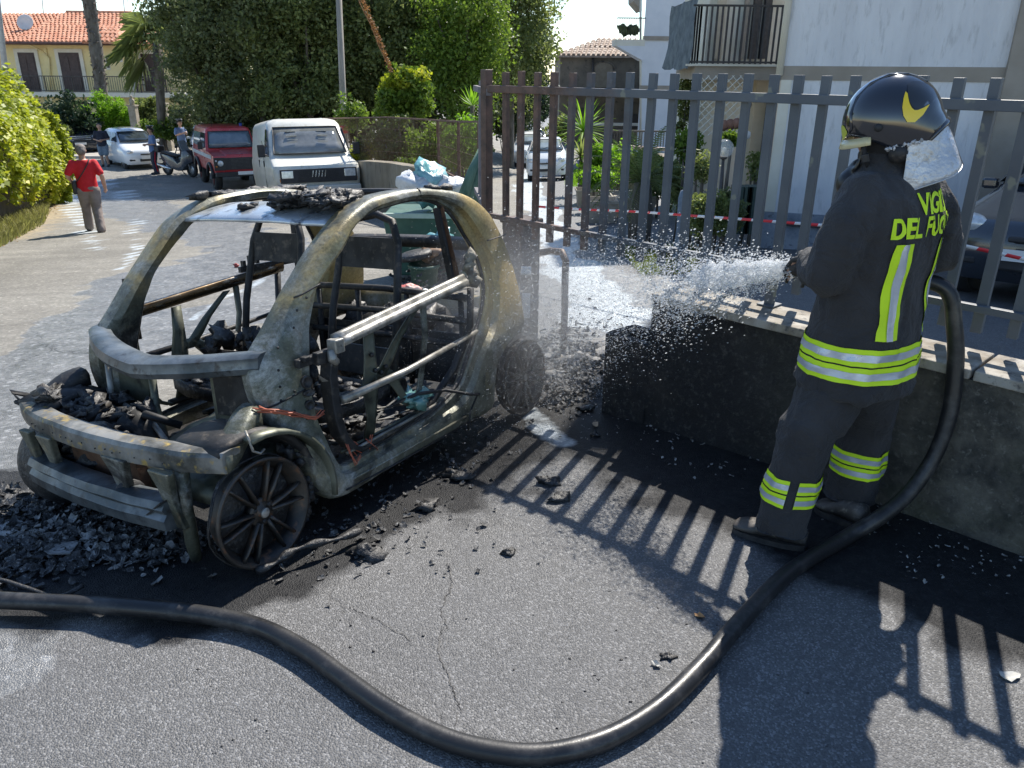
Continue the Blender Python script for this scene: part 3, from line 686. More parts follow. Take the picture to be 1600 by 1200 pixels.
# hinge and details on the front pillar
MB().box((.575, .62, .675), (.11, .03, .032)).box((.53, .64, .677), (.05, .03, .05)).box((.60, .635, .69), (.03, .03, .02)).build('door_hinge', M_black, car, bevel=.004)
for (x, z, rx, rz) in ((.582, .592, .022, .026), (.585, .55, .024, .013), (.593, .505, .02, .02)):
    M_ = frame((x, Y(z, x)+.013, z), (rx, -.25*rx, 0), (0, 0, rz), (0, 1, 0)); MB().lathe([(1, -.01), (1.0, .001), (.75, .003), (.7, -.004), (.001, -.005)], 16, M_).build('pillar_hole', M_char, car)
for x, z in ((.68, .66), (.66, .74), (.58, .80), (.64, .57), (.69, .60), (.62, .46), (.55, .86), (.50, .90), (.66, .50), (.7, .55)): MB().ball((x, Y(z, x)+.013, z), .0055, 6, 4).build('pillar_bolt', M_black, car)
MB().plate([(.55, .655, .59), (.565, .66, .62), (.52, .66, .585)], (0, .004, 0)).build('bent_tab', M_silver, car)
# --- door skeletons
def door(s_):
    y = s_*.665
    rings = []
    n = 14
    for i in range(n+1):
        t = i/n; x = .46-.90*t; z = .722+.088*t; yy = y-s_*.03*t
        rings.append([Vector((x, yy+a_*s_, z+b_)) for a_, b_ in ((-.03, .03), (-.01, .036), (0, .03), (.004, .018), (.012, .012), (.022, .008), (.024, -.016), (.012, -.022), (-.02, -.02), (-.03, 0))])
    MB().loft(rings).build('waist_rail', M_silver if s_ > 0 else pm('bronzed_steel', (.13, .085, .04), (.05, .04, .03), 3, .3, .8, c3=(.3, .3, .28), stretch=(1, 4, 4)), car)
    MB().box((.47, y+s_*.005, .715), (.05, .05, .055)).tube([(.49, y, .70), (.50, y+s_*.01, .67), (.475, y, .65)], .02, 8).build('rail_end', M_silver, car, bevel=.008)
    MB().tube([(.48, y+s_*.02, .50), (.1, y+s_*.025, .515), (-.46, y+s_*.01, .565)], [.017, .015, .011], 10).build('impact_tube', M_silver if s_ > 0 else M_black, car)
    fr = [(.475, .70), (.50, .60), (.50, .50), (.495, .42), (.475, .34), (.43, .28), (.37, .25)]
    mb = MB(); rings = [[Vector((x+a_, y-s_*.02+b_*s_, z)) for a_, b_ in ((-.02, -.03), (.02, -.03), (.02, .03), (-.02, .03))] for x, z in fr]
    mb.loft(rings, smooth=False).build('door_front_frame', M_black if s_ > 0 else M_olive, car, bevel=.004)
    MB().tube([(.36, y-s_*.02, .25), (.1, y-s_*.025, .26), (-.13, y-s_*.03, .30), (-.30, y-s_*.02, .42), (-.42, y, .60), (-.44, y, .78)], .018, 6).build('door_lower_frame', M_black, car)
    # X plate: two uprights with arms
    def strip(nm, pts, w, mat):
        mb = MB(); rings = []
        for (x, z), w_ in zip(pts, w): rings.append([Vector((x+w_*k_, y-s_*(.03+dd_), z)) for k_, dd_ in ((-.5, 0), (-.35, .015), (.35, .015), (.5, 0), (.35, .004), (-.35, .004))])
        mb.loft(rings).build(nm, mat, car)
    strip('door_brace', [(.245, .72), (.25, .60), (.265, .48), (.27, .36), (.30, .27)], [.055, .07, .10, .055, .06], M_olive)
    strip('door_brace', [(-.12, .76), (-.12, .62), (-.085, .48), (-.05, .38), (-.02, .33)], [.035, .03, .03, .03, .04], M_shell)
    strip('door_brace', [(.22, .50), (.15, .56), (.08, .635), (.0, .70), (-.06, .745)], [.09, .075, .055, .045, .04], M_olive)
    strip('door_brace', [(.21, .55), (.14, .50), (.10, .44), (.06, .38), (.02, .33)], [.1, .08, .05, .04, .05], M_olive)
    mb = MB()
    for x, z in ((.25, .62), (.235, .55), (.20, .53), (.26, .49), (.17, .55)): mb.ball((x, y-s_*.022, z), .011, 8, 5)
    mb.build('brace_hole', M_char, car)
    MB().bar((-.455, s_*.50, 1.165), (-.50, s_*.545, .80), .008, .034, (0, 1, 0)).build('window_guide', M_rust if s_ > 0 else M_black, car)
    MB().bar((-.44, s_*.49, 1.15), (-.475, s_*.53, .80), .02, .03, (0, 1, 0)).build('window_guide', M_black, car)
door(1); door(-1)
mb = MB()
for i in range(14): mb.lump((-.55+.03*random.random(), .60+.01*random.random(), .80+.012*i*.8), .018+.012*random.random(), .6, i, 6, 4)
mb.build('melted_latch', pm('ash_lump', (.3, .28, .22), (.1, .09, .08), 20, .8, bmp=.5), car)
# far door remains: mirror bracket, window lift
mb = MB()
for i in range(5): mb.box((.44+.006*i, -.655, .74+.035*i), (.03, .02, .026))
mb.tube([(.45, -.655, .60), (.45, -.655, .90)], .012, 6).build('mirror_bracket', M_char, car)
mb = MB()
for i in range(9):
    x = -.18-.045*i; mb.box((x, -.62, .86+.012*i+.01*(i % 2)), (.02, .02, .05))
mb.box((-.36, -.62, .84), (.42, .02, .03)); mb.build('lock_bar', M_char, car)
# dash remains, steering column, seats
mb = MB(); rr = random.Random(21)
for i in range(60): mb.lump((.40+.12*rr.random(), -.1+.62*rr.random(), .48+.22*rr.random()), .015+.03*rr.random(), .6, i, 6, 4)
mb.tube([(.5, .5, .62), (.48, .3, .62), (.47, -.1, .60)], .02, 7).tube([(.62, .32, .50), (.40, .32, .66), (.36, .32, .69)], .022, 8)
mb.build('dashboard_remains', M_char, car)
def seat(y, yaw=0):
    se = []
    mb = MB(); w = .20
    mb.tube([(-.02, y+w, .36), (-.09, y+w, .7), (-.17, y+w-.03, 1.02), (-.20, y+w-.08, 1.11), (-.21, y+.02, 1.14), (-.20, y-w+.06, 1.11), (-.17, y-w+.02, 1.0), (-.09, y-w, .7), (-.02, y-w, .36)], .018, 8)
    o = mb.build('seat_frame', M_black, car)
    mb = MB().plate([(-.165, y+w-.03, 1.04), (-.145, y+w-.02, .90), (-.145, y-w+.02, .90), (-.165, y-w+.03, 1.04)], (-.012, 0, 0)); mb.build('seat_back_plate', M_black, car)
    mb = MB().plate([(-.06, y+w-.02, .55), (-.03, y+w-.02, .42), (-.03, y-w+.02, .42), (-.06, y-w+.02, .55)], (-.012, 0, 0)); mb.build('seat_back_plate', M_black, car)
    mb = MB(); rings = []
    for i in range(7):
        t = i/6; rings.append([Vector((-.02+.42*t, y+a_, .36-.03*math.sin(t*3)+b_)) for a_, b_ in ((-w, 0), (-w, .05), (-w*.6, .035), (w*.6, .035), (w, .05), (w, 0), (w*.6, -.03), (-w*.6, -.03))])
    mb.loft(rings).build('seat_pan', M_char, car)
    mb = MB(); rr = random.Random(int(y*10))
    for i in range(26): mb.lump((.0+.4*rr.random(), y+rr.uniform(-w, w), .39+.03*rr.random()), .02+.02*rr.random(), .6, i, 6, 4, (1, 1, .5))
    mb.build('seat_springs', M_char, car)
seat(.30); seat(-.32)
mb = MB()
for z in (.45, .58, .70): mb.tube([(-.56, -.55, z), (-.58, 0, z+.01), (-.56, .55, z)], .018, 6)
for y in (-.5, -.2, .15, .5): mb.tube([(-.57, y, .2), (-.58, y, .72)], .016, 6)
mb.build('rear_bulkhead_frame', M_black, car)
MB().plate([(-.60, -.56, .50), (-.60, .56, .50), (-.60, .56, .22), (-.60, -.56, .22)], (-.01, 0, 0)).build('rear_bulkhead', M_black, car)
mb = MB(); rr = random.Random(8)
for i in range(120):
    x = -.55+1.05*rr.random(); y = rr.uniform(-.56, .58); mb.lump((x, y, .15+.05*rr.random()), .012+.035*rr.random(), .6, i, 6, 4, (1.3, 1, .5))
mb.build('cabin_debris', M_char, car)
mb = MB(); rr = random.Random(9)
for i in range(16):
    a0 = Vector((-.3+.7*rr.random(), .2+.38*rr.random(), .20)); d = Vector((rr.uniform(-.2, .2), rr.uniform(-.08, .08), rr.uniform(-.01, .04))); MB().bar(a0, a0+d, .012, .004).build('bent_strip', M_silver, car)
# sill tread strips
for k_ in range(2):
    mb = MB(); mb.tube([(.46, .655-.03*k_, .262), (.1, .655-.03*k_, .275), (-.14, .655-.03*k_, .29)], .007, 6); mb.build('sill_rib', M_silver if k_ == 0 else M_olive, car)
mb = MB(); rr = random.Random(10)
for i in range(7): mb.lump((-.1+.1*rr.random(), .60+.06*rr.random(), .33+.035*rr.random()), .03+.02*rr.random(), .7, i, 8, 6, (1.4, 1, .6))
mb.build('melted_window_glass', M_teal, car)
MB().tube([(.12, .62, .36), (0, .66, .38), (-.15, .70, .36), (-.3, .735, .30), (-.36, .74, .285)], .008, 6).build('loose_rod', M_black, car)
MB().tube([(-.36, .735, .29), (-.29, .735, .22), (-.27, .73, .13)], .005, 5).build('loose_rod', M_black, car)
# rear of the body: engine hump, tailgate frame, rear cross member
rings = []
for i in range(13):
    y = -.56+1.12*i/12; u_ = y/.56; b_ = .10*(1-u_*u_)
    rings.append([Vector((x-b_, y, z)) for x, z in ((-.93, .60), (-.99, .60), (-1.02, .52), (-1.0, .40), (-.93, .40))])
MB().loft(rings).build('rear_cross_member', M_shell, car)
rings = []
for i in range(13):
    y = -.50+1.0*i/12; u_ = y/.5; b_ = .08*(1-u_*u_)
    rings.append([Vector((x-b_, y, z)) for x, z in ((-.84, .93), (-.88, .95), (-.90, .90), (-.86, .88))])
MB().loft(rings).build('tailgate_hinge_bar', M_black, car)
mb = MB(); rr = random.Random(12)
for i in range(50): mb.lump((-.75-.2*rr.random(), rr.uniform(-.5, .5), .34+.16*rr.random()), .04+.05*rr.random(), .5, i, 7, 5)
mb.build('engine_remains', M_char, car)
# wheels
def wheel(cx, cy, cz, s_, R0=.2, tyre=False, spin=0, mat=M_rim):
    M_ = frame((cx, cy, cz), (1, 0, 0), (0, 0, 1), (0, -s_*1.0, 0)) if s_ < 0 else frame((cx, cy, cz), (1, 0, 0), (0, 0, 1), (0, -1, 0))
    # local z points outward for the near side when s_>0 -> use -y flipped
    M_ = frame((cx, cy, cz), (s_, 0, 0), (0, 0, 1), (0, s_, 0))
    h = MB(); h.lathe([(R0*.80, -.075), (R0*.84, -.074), (R0*.85, -.07), (R0*.85, -.06), (R0*.84, -.04), (R0*.87, -.01), (R0*1.0, .005), (R0*1.0, .018), (R0*.95, .018), (R0*.9, -.005), (R0*.83, -.015), (R0*.82, -.06), (R0*.80, -.07)], 48, M_, cap=False)
    r_ = h.build('rim', mat, car)
    k = MB()
    for i in range(12):
        a = spin+2*math.pi*i/12+(.09 if i % 2 else -.09)
        d = Vector((math.cos(a), math.sin(a), 0)); t_ = Vector((-math.sin(a), math.cos(a), 0))
        rings = []
        for rr_, w, z in ((.2, .020, .0), (.5, .016, .004), (.78, .013, .002), (.93, .02, -.002)):
            c_ = d*R0*rr_; rings.append([M_ @ (c_+t_*w/2*a_+Vector((0, 0, z+b_))) for a_, b_ in ((-1, -.02), (-.8, .0), (-.3, .008), (.3, .008), (.8, 0), (1, -.02))])
        q = MB().loft(rings); q.build('spoke', mat, r_)
    hb = MB(); hb.lathe([(.001, .012), (.018, .012), (.022, .008), (.024, -.002), (.05, .0), (.056, -.008), (.05, -.03), (.001, -.03)], 24, M_); hb.build('hub', mat, r_)
    cap_ = MB().lathe([(.001, .016), (.016, .016), (.02, .012)], 16, M_).build('hub_cap', M_silver, r_)
    for i in range(3):
        a = 2*math.pi*i/3+.5; MB().lathe([(.001, .004), (.007, .004), (.009, -.004), (.005, -.02)], 8, M_ @ Matrix.Translation((.036*math.cos(a), .036*math.sin(a), 0))).build('wheel_bolt', M_black, r_)
    MB().lathe([(.001, -.05), (R0*.78, -.04), (R0*.80, -.045), (R0*.80, -.055), (R0*.3, -.07), (.001, -.09)], 28, M_).build('brake_recess_disc', M_char, car)  # brake disc blackened and set close, painting in the shade behind the spokes
    if tyre:
        MB().lathe([(R0*.95, -.16), (R0*1.2, -.165), (R0*1.38, -.15), (R0*1.42, -.12), (R0*1.42, -.03), (R0*1.38, 0), (R0*1.2, .012), (R0*.96, .008)], 40, M_, cap=False).build('tyre', M_char, r_)
    else:   # wire shreds of the burnt tyre round the rim
        mb = MB(); rr = random.Random(int(cx*100+cy*10))
        for i in range(3):
            rad = R0*(.99+.03*rr.random()); zz = -.01-.03*rr.random()
            mb.tube([M_ @ Vector((rad*math.cos(b)*(1+.02*math.sin(3*b+i)), max(rad*math.sin(b), -R0*.98), zz+.01*math.sin(5*b))) for b in np.linspace(0, 2*math.pi, 30)[:-1]], .004, 4, closed=True)
        mb.build('tyre_wire', M_char, r_)
wheel(.905, .665, .20, 1, .205, spin=.2); wheel(-.905, .655, .21, 1, .205, spin=.5)
wheel(.93, -.585, .20, -1, .145, tyre=True); wheel(-.905, -.65, .21, -1, .205)
mb = MB(); rr = random.Random(14)
for i in range(60):
    b = rr.uniform(-.6, .8); rad = .21+.02*rr.random(); mb.lump((.905-math.cos(b)*rad*1.2, .60+.06*rr.random()-.03, .2+math.sin(b)*rad), .012+.012*rr.random(), .5, i, 5, 4)
mb.build('inner_arch_char', M_char, car)
# spring strut behind near wheel
MB().tube([(.86, .52, .2), (.82, .48, .50)], .04, 10).build('suspension_strut', M_black, car)
# small bright hooks on the near rail
MB().tube([(.93, .665, .52), (.94, .69, .50), (.93, .69, .45), (.90, .69, .43), (.88, .69, .44)], .005, 5).build('wire_hook', M_silver, car)

for o in list(car.children_recursive):
    if any(k in o.name for k in ('charred_roof', 'remains', 'debris', 'springs', 'melted', 'arch_char', 'tyre_wire', 'hose_stub')): o['kind'] = 'stuff'
for o in [o for o in car.children if o.name.startswith('bolt_hole')]: o['kind'] = 'stuff'

# seams across the pillars, pressed ribs on the sill
def seam(k_, s_=1):
    ox, oz, ix, iz = pr_[k_]; o_ = Vector((ox, 0, oz)); i_ = Vector((ix, 0, iz)); pts = [o_.lerp(i_, t) for t in (.03, .2, .4, .6, .74)]
    MB().tube([Vector((p.x, s_*(Y(p.z, p.x)+.0125-(.012 if t_ == 0 else 0)), p.z)) for t_, p in enumerate(pts)], .0035, 5).build('panel_seam', M_black, car)
for k_ in (31, 48, 62, 17): seam(k_)
MB().tube([(.48, Y(.17, .4)+.010, .165), (.2, .70, .17), (-.30, .70, .185)], .006, 6).build('sill_rib', M_shell, car)
MB().tube([(.52, Y(.13, .5)+.012, .135), (.2, .70, .135), (-.40, .70, .15)], .004, 6).build('sill_rib', M_black, car)
# ============================================================ PEOPLE: helpers
def blob(name, mb, mat, parent, voxel=.012, smooth=2, folds=None, post=None):
    """union of overlapping lofts made into one continuous skin"""
    me = mb.mesh('tmp'); o = bpy.data.objects.new('tmp', me); COL.objects.link(o)
    import bmesh
    b = bmesh.new(); b.from_mesh(me); bmesh.ops.recalc_face_normals(b, faces=b.faces); b.to_mesh(me); b.free()
    r_ = o.modifiers.new('r', 'REMESH'); r_.mode = 'VOXEL'; r_.voxel_size = voxel
    s_ = o.modifiers.new('s', 'SMOOTH'); s_.iterations = smooth; s_.factor = .6
    dg = bpy.context.evaluated_depsgraph_get(); dg.update(); m2 = bpy.data.meshes.new_from_object(o.evaluated_get(dg))
    bpy.data.objects.remove(o); m2.name = name
    if folds or post:
        n = len(m2.vertices); co = np.empty(n*3, np.float32); m2.vertices.foreach_get('co', co); co = co.reshape(-1, 3)
        nr = np.empty(n*3, np.float32); m2.vertices.foreach_get('normal', nr); nr = nr.reshape(-1, 3)
        if folds:
            for i in range(n): co[i] += nr[i]*folds(Vector(co[i]))
        if post: co = post(co)
        m2.vertices.foreach_set('co', co.ravel()); m2.update()
    m2.polygons.foreach_set('use_smooth', np.ones(len(m2.polygons), dtype=bool))
    m2.materials.clear(); m2.materials.append(mat)
    q = bpy.data.objects.new(name, m2); COL.objects.link(q)
    if parent: q.parent = parent
    return q
def caps(mb, pts, rs, n=12):
    """tapered limb with round ends"""
    pts = [Vector(p) for p in pts]; rs = list(rs)
    mb.tube(pts, rs, n)
    mb.ball(pts[0], rs[0], n, 8); mb.ball(pts[-1], rs[-1], n, 8)
def hand(mb, wrist, d, palmn, thumb_side, s_=1.0, curl=.9):
    """palm, four fingers of different length curling towards palmn, thumb from the side"""
    d = Vector(d).normalized(); pn = Vector(palmn); pn = (pn-d*pn.dot(d)).normalized(); sd_ = d.cross(pn)*thumb_side
    w = Vector(wrist); mb.loft([[w+d*t*s_+sd_*a_*wd*s_+pn*b_*s_ for a_, b_ in ((-1, -.012), (-.7, -.018), (.7, -.018), (1, -.012), (1, .012), (.7, .016), (-.7, .016), (-1, .012))] for t, wd in ((0, .028), (.04, .038), (.085, .042), (.095, .038))])
    for k_, (off, ln) in enumerate(((.030, .072), (.010, .080), (-.011, .074), (-.031, .058))):
        p = w+d*.088*s_+sd_*off*s_; q = [p-d*.02*s_]; a = .25
        for sg in (.45, .32, .25):
            q.append(q[-1]+(d*math.cos(a)+pn*math.sin(a))*ln*sg*s_); a += curl*.75
        mb.tube(q, [.010*s_, .0095*s_, .0085*s_, .0065*s_], 7)
    t0 = w+d*.025*s_+sd_*.028*s_; mb.tube([t0, t0+(d*.5+sd_*.75+pn*.3)*.035*s_, t0+(d*.8+sd_*.8+pn*.9)*.058*s_, t0+(d*1.0+sd_*.5+pn*1.5)*.07*s_], [.014*s_, .012*s_, .010*s_, .008*s_], 7)
M_skin = pm('skin', (.42, .24, .16), (.5, .3, .21), 8, .5, bmp=.1)
# ============================================================ FIREFIGHTER
FB = Vector((1.32, 2.82, 0)); FF = Vector((-.60, .80, 0)).normalized(); FR = Vector((FF.y, -FF.x, 0))
ff = E('person', FB, label='firefighter in black helmet and turnout gear with yellow stripes, back turned, aiming a hose', cat='person')
IF = Matrix.Translation(-FB)
def L(r, f, z): return FR*r+FF*f+Vector((0, 0, z))
def W2(x, y, d): return IF @ P(x, y, d)
m, nt, B, N, Lk = nodes('turnout_cloth'); v = tc(N, Lk)
Lk.new(mix(N, Lk, rmp(N, Lk, nz(N, Lk, v, 3.5, 6, .6), [(.3, 0.), (.7, 1.)]), (.015, .0155, .018), (.038, .037, .039)), B.inputs['Base Color'])
B.inputs['Roughness'].default_value = .82; B.inputs['Sheen Weight'].default_value = .08; B.inputs['Sheen Roughness'].default_value = .6
wv = nz(N, Lk, v, 420, 2, .5); bump(N, Lk, B, mth(N, Lk, 'ADD', mth(N, Lk, 'MULTIPLY', wv, .12), mth(N, Lk, 'MULTIPLY', nz(N, Lk, v, 11, 5, .6, 1.6), 1.8)), .7, .02)
M_turn = m
M_hivis = pm('hi_vis_yellow', (.66, .95, .015), (.6, .86, .02), 8, .6, bmp=.2, bscale=300, emis=None)
M_refl = pm('reflective_tape', (.42, .46, .52), (.58, .62, .68), 5, .35, .35, bmp=.3, bscale=18, bdist=.01)
def fold(sc, amp, axis_=None, seed=0):
    def f(p):
        q = Vector((p.x*sc, p.y*sc, p.z*sc*.45)) if axis_ is None else Vector((p.x*sc*axis_[0], p.y*sc*axis_[1], p.z*sc*axis_[2]))
        a = noise.noise(q+Vector((seed, 0, 0))); b = noise.noise(q*2.3+Vector((0, seed, 3)))
        c = max(0., 1-abs(noise.noise(q*.9+Vector((seed, 7+b*.8, a*1.2))))*4.0)**1.4
        return amp*((.5-abs(a)*1.2)*.5+b*.35+c*.55-.15)
    return f
# jacket
mb = MB(); rings = []
prof = [(.635, .232, .19, .0, .0), (.66, .235, .192, 0, 0), (.80, .225, .18, .0, .0), (.92, .212, .165, .0, 0), (1.05, .208, .157, 0, .0), (1.18, .225, .160, .005, -.008), (1.28, .232, .157, .01, -.013), (1.36, .222, .14, .005, -.008), (1.415, .165, .115, 0, .005), (1.45, .11, .095, 0, .015), (1.50, .082, .08, 0, .03)]
for z, a, b_, ox, oy in prof:
    rings.append([L(ox+a*math.copysign(abs(math.cos(t))**.85, math.cos(t)), oy+b_*math.copysign(abs(math.sin(t))**.85, math.sin(t)), z) for t in np.linspace(0, 2*math.pi, 33)[:-1]])
mb.loft(rings)
caps(mb, [L(-.165, .0, 1.365), L(-.225, .0, 1.27), L(-.25, .01, 1.17), L(-.255, .03, 1.095)], [.082, .083, .08, .076], 16)
caps(mb, [L(-.255, .03, 1.095), L(-.18, .12, 1.09), L(-.13, .17, 1.095)], [.075, .068, .060], 16)
caps(mb, [L(.165, -.005, 1.365), L(.265, -.03, 1.28), L(.31, -.06, 1.17), L(.31, -.07, 1.11)], [.082, .084, .076, .072], 16)
caps(mb, [L(.31, -.07, 1.11), L(.25, .06, 1.06), L(.12, .18, 1.06)], [.07, .064, .058], 16)
def jf(p):
    base = fold(7, .018)(p); lp = p
    return base+.004*noise.noise(p*17)
jacket = blob('jacket', mb, M_turn, ff, .0105, 4, jf)
# collar
mb = MB(); rings = []
for z, a in ((1.43, .098), (1.47, .093), (1.51, .088), (1.52, .08), (1.50, .076), (1.45, .08)):
    rings.append([L(a*math.cos(t), .015+(a*.95)*math.sin(t)+(z-1.43)*.3, z+.02*math.sin(t)) for t in np.linspace(0, 2*math.pi, 25)[:-1]])
mb.loft(rings, closed=True); mb.build('collar', M_turn, ff)
# trousers
def GI(x, y): return IF @ G(x, y)
lk = IF @ P(1262, 672, 2.72); la = IF @ P(1222, 812, 2.69); rk = IF @ P(1352, 668, 2.94); ra = IF @ P(1325, 788, 2.93)
mb = MB()
caps(mb, [L(-.075, .02, .80), L(-.10, .02, .68), (lk+L(-.1, 0, .62))/2, lk, (lk+la)/2, la, la-Vector((0, 0, .12))], [.11, .118, .115, .104, .096, .094, .094], 18)
caps(mb, [L(.08, 0, .82), L(.09, .0, .70), (rk+L(.1, 0, .62))/2+Vector((0, 0, .02)), rk, (rk+ra)/2, ra, ra-Vector((0, 0, .12))], [.13, .125, .118, .104, .098, .098, .098], 18)
mb.ball(L(0, 0, .80), .14, 16, 10, (1.1, .9, .9))
cut = {}
def tp(co):
    co[:, 2] = np.maximum(co[:, 2], .075+.008*np.sin(co[:, 0]*40)); return co
trous = blob('trousers', mb, M_turn, ff, .0105, 4, lambda p: fold(6.5, .017, None, 5)(p)+.005*noise.noise(p*18), tp)
# boots
M_boot = pm('worn_boot_leather', (.035, .032, .03), (.09, .08, .07), 10, .55, bmp=.4, c3=(.2, .18, .15), bscale=40)
M_sole = pm('boot_sole', (.02, .02, .02), (.06, .055, .05), 14, .8, bmp=.5)
def boot(heel, toe, nm='boot'):
    heel = Vector(heel); toe = Vector(toe); d = (toe-heel).normalized(); sdv = d.cross(Vector((0, 0, 1))); ln = (toe-heel).length
    mb = MB()
    rings = []
    for t, w, h in ((0, .03, .07), (.02, .042, .105), (.08, .046, .11), (.14, .045, .105), (.18, .048, .085), (.22, .052, .07), (.26, .05, .062), (.29, .04, .052), (.305, .02, .04)):
        t = t*ln/.305; rings.append([heel+d*t+sdv*w*c_+Vector((0, 0, .022+(h-.022)*(.5+.5*s_))) for c_, s_ in [(math.copysign(abs(math.cos(a))**.8, math.cos(a)), math.sin(a)) for a in np.linspace(0, 2*math.pi, 17)[:-1]]])
    mb.loft(rings); o = mb.build(nm, M_boot, ff)
    mb = MB(); rings = []
    for z in (.0, .012, .024):
        rings.append([heel+d*(ln*(.5-.5*math.cos(a))*1.02-.004)+sdv*(.052*math.copysign(abs(math.sin(a))**.6, math.sin(a))*(.85+.15*(1-math.cos(a))/2))+Vector((0, 0, z)) for a in np.linspace(0, 2*math.pi, 25)[:-1]])
    mb.loft(rings, smooth=False); mb.build('sole', M_sole, o)
boot(GI(1258, 858), GI(1145, 828)); boot(GI(1352, 828), GI(1275, 795))
# body under the clothes: torso, limbs, neck, jaw, hands with fingers
hc = IF @ P(1388, 197, 2.84)           # head centre
HFd = Vector((-.90, .33, -.30)).normalized(); HUp = (Vector((0.02, -.03, 1))-HFd*Vector((0.02, -.03, 1)).dot(HFd)).normalized(); HRt = HFd.cross(HUp)
def Hd(f, r, u): return hc+HFd*f+HRt*r+HUp*u
mb = MB()
mb.loft([[L(a*math.cos(t), b_*math.sin(t), z) for t in np.linspace(0, 2*math.pi, 17)[:-1]] for z, a, b_ in ((.82, .15, .11), (1.0, .14, .10), (1.2, .17, .11), (1.38, .15, .09), (1.44, .07, .06))])
caps(mb, [L(0, .01, 1.40), L(0, .03, 1.50), hc+HUp*-.06], [.062, .058, .058], 14)
for s_, el, ha in ((-1, L(-.255, .03, 1.095), L(-.12, .18, 1.09)), (1, L(.31, -.07, 1.11), L(.11, .19, 1.06))):
    caps(mb, [L(s_*.16, 0, 1.37), el, ha], [.05, .042, .03], 10)
for s_, kn, an in ((-1, lk, la), (1, rk, ra)): caps(mb, [L(s_*.09, 0, .84), kn, an-Vector((0, 0, .04))], [.09, .06, .045], 10)
mb.ball(Hd(.0, 0, .0), .092, 16, 12, (1, 1, 1.15)); mb.ball(Hd(.045, 0, -.055), .058, 12, 8, (1, .95, 1)); mb.ball(Hd(.10, 0, -.015), .017, 8, 6); mb.ball(Hd(.085, 0, -.05), .022, 8, 6, (1, 1.3, .6)); mb.ball(Hd(.0, .09, -.01), .022, 8, 6, (1, .5, 1.3)); mb.ball(Hd(.0, -.09, -.01), .022, 8, 6, (1, .5, 1.3))
hands = ((L(-.115, .185, 1.095), FF*.6+FR*.8, Vector((0, 0, -1)), 1), (L(.10, .195, 1.06), FF*.4-FR*.9, Vector((0, 0, -1)), -1))
for h_ in hands: hand(mb, *h_)
blob('body', mb, M_skin, ff, .009, 1)
for s_ in (-1, 1):
    e = MB().ball(Hd(.083, s_*.032, .012), .012, 10, 8).build('eye', pm('eye_white', (.7, .68, .65)), ff)
for h_ in hands:
    mb = MB(); hand(mb, *h_, 1.12); caps(mb, [h_[0]-h_[1]*.05, h_[0]+h_[1]*.02], [.046, .04], 12); blob('glove', mb, pm('glove_leather', (.02, .02, .02), (.05, .045, .04), 9, .7, bmp=.3), ff, .007, 1)
M_hood = pm('black_hood', (.012, .012, .014), (.022, .022, .024), 6, .85, bmp=.3)
mb = MB(); mb.ball(Hd(-.012, 0, -.03), .107, 16, 12, (1, 1, 1.15))
caps(mb, [Hd(-.02, 0, -.10), L(.0, .02, 1.47), L(0, .01, 1.43)], [.075, .08, .10], 14)
hood = blob('hood', mb, M_hood, ff, .012, 3, fold(16, .006))
# helmet shell
M_helm = pm('helmet_lacquer', (.012, .014, .02), (.016, .018, .024), 5, .12, 0, coat=1, rvar=.03)
def helm_pt(th, ph):
    """th 0 = front, ph 0 = top"""
    c_, s_ = math.cos(th), math.sin(th)
    a = .150 if c_ > 0 else .150
    x = a*math.sin(ph)*c_; y = .128*math.sin(ph)*s_; z = .15*math.cos(ph)
    low = max(0, (ph-1.57))
    if c_ < 0: x += -low*.07*abs(c_)
    z -= low*.02
    return x, y, z+.0
rings = []; nth = 48
for i in range(19):
    t = i/18; ring = []
    for k in range(nth):
        th = 2*math.pi*k/nth; c_ = math.cos(th)
        edge = 1.62+.55*math.exp(-((abs(((th+math.pi) % (2*math.pi))-math.pi)-1.75)/.62)**2)+.22*max(0, -c_)-.02*max(0, c_)
        ph = .03+(edge-.03)*t; x, y, z = helm_pt(th, ph)
        ring.append(Hd(x-.012, y, z+.012))
    rings.append(ring)
mb = MB().loft(rings, cap=False); mb.add([rings[0][k] for k in range(nth)], [tuple(range(nth))], True)
shell = mb.build('helmet', M_helm, ff)
sm_ = shell.modifiers.new('s', 'SOLIDIFY'); sm_.thickness = .008; sm_.offset = 1
# central ridge, brim roll
def on_h(th, ph, out=.004): 
    x, y, z = helm_pt(th, ph); n_ = Vector((x/.165**2, y/.135**2, z/.15**2)).normalized()*out; return Hd(x-.012+n_.x, y+n_.y, z+.012+n_.z)
for s_ in (-1, 1):
    MB().tube([on_h(s_*a, p, .009) for a, p in ((.42, 1.62), (.62, 1.45), (.55, 1.15), (.55, .8), (.8, .45), (1.8, .28), (2.6, .5), (2.9, .9))], [.004, .006, .006, .005, .005, .005, .004, .003], 8).build('ridge', M_helm, shell)
edge_pts = []
for k in range(nth):
    th = 2*math.pi*k/nth
    if abs(((th+math.pi) % (2*math.pi))-math.pi) > 1.9: edge_pts.append(rings[-1][k]+HUp*.004)
MB().tube(edge_pts, [.008+.006*math.sin(math.pi*i/(len(edge_pts)-1)) for i in range(len(edge_pts))], 8).build('brim', M_helm, shell)
def patch(th0, pts2, mat, name, out, par):
    """pts2: closed outline in (th, ph) laid on the helmet"""
    n = len(pts2); vs = [on_h(a, p, out) for a, p in pts2]; c_ = on_h(sum(a for a, p in pts2)/n, sum(p for a, p in pts2)/n, out+.001)
    return MB().add(vs+[c_], [(i, (i+1) % n, n) for i in range(n)], True).build(name, mat, par)
def strip_(rows, mat, name, par):
    return MB().loft(rows, closed_ring=False, cap=False).build(name, mat, par)
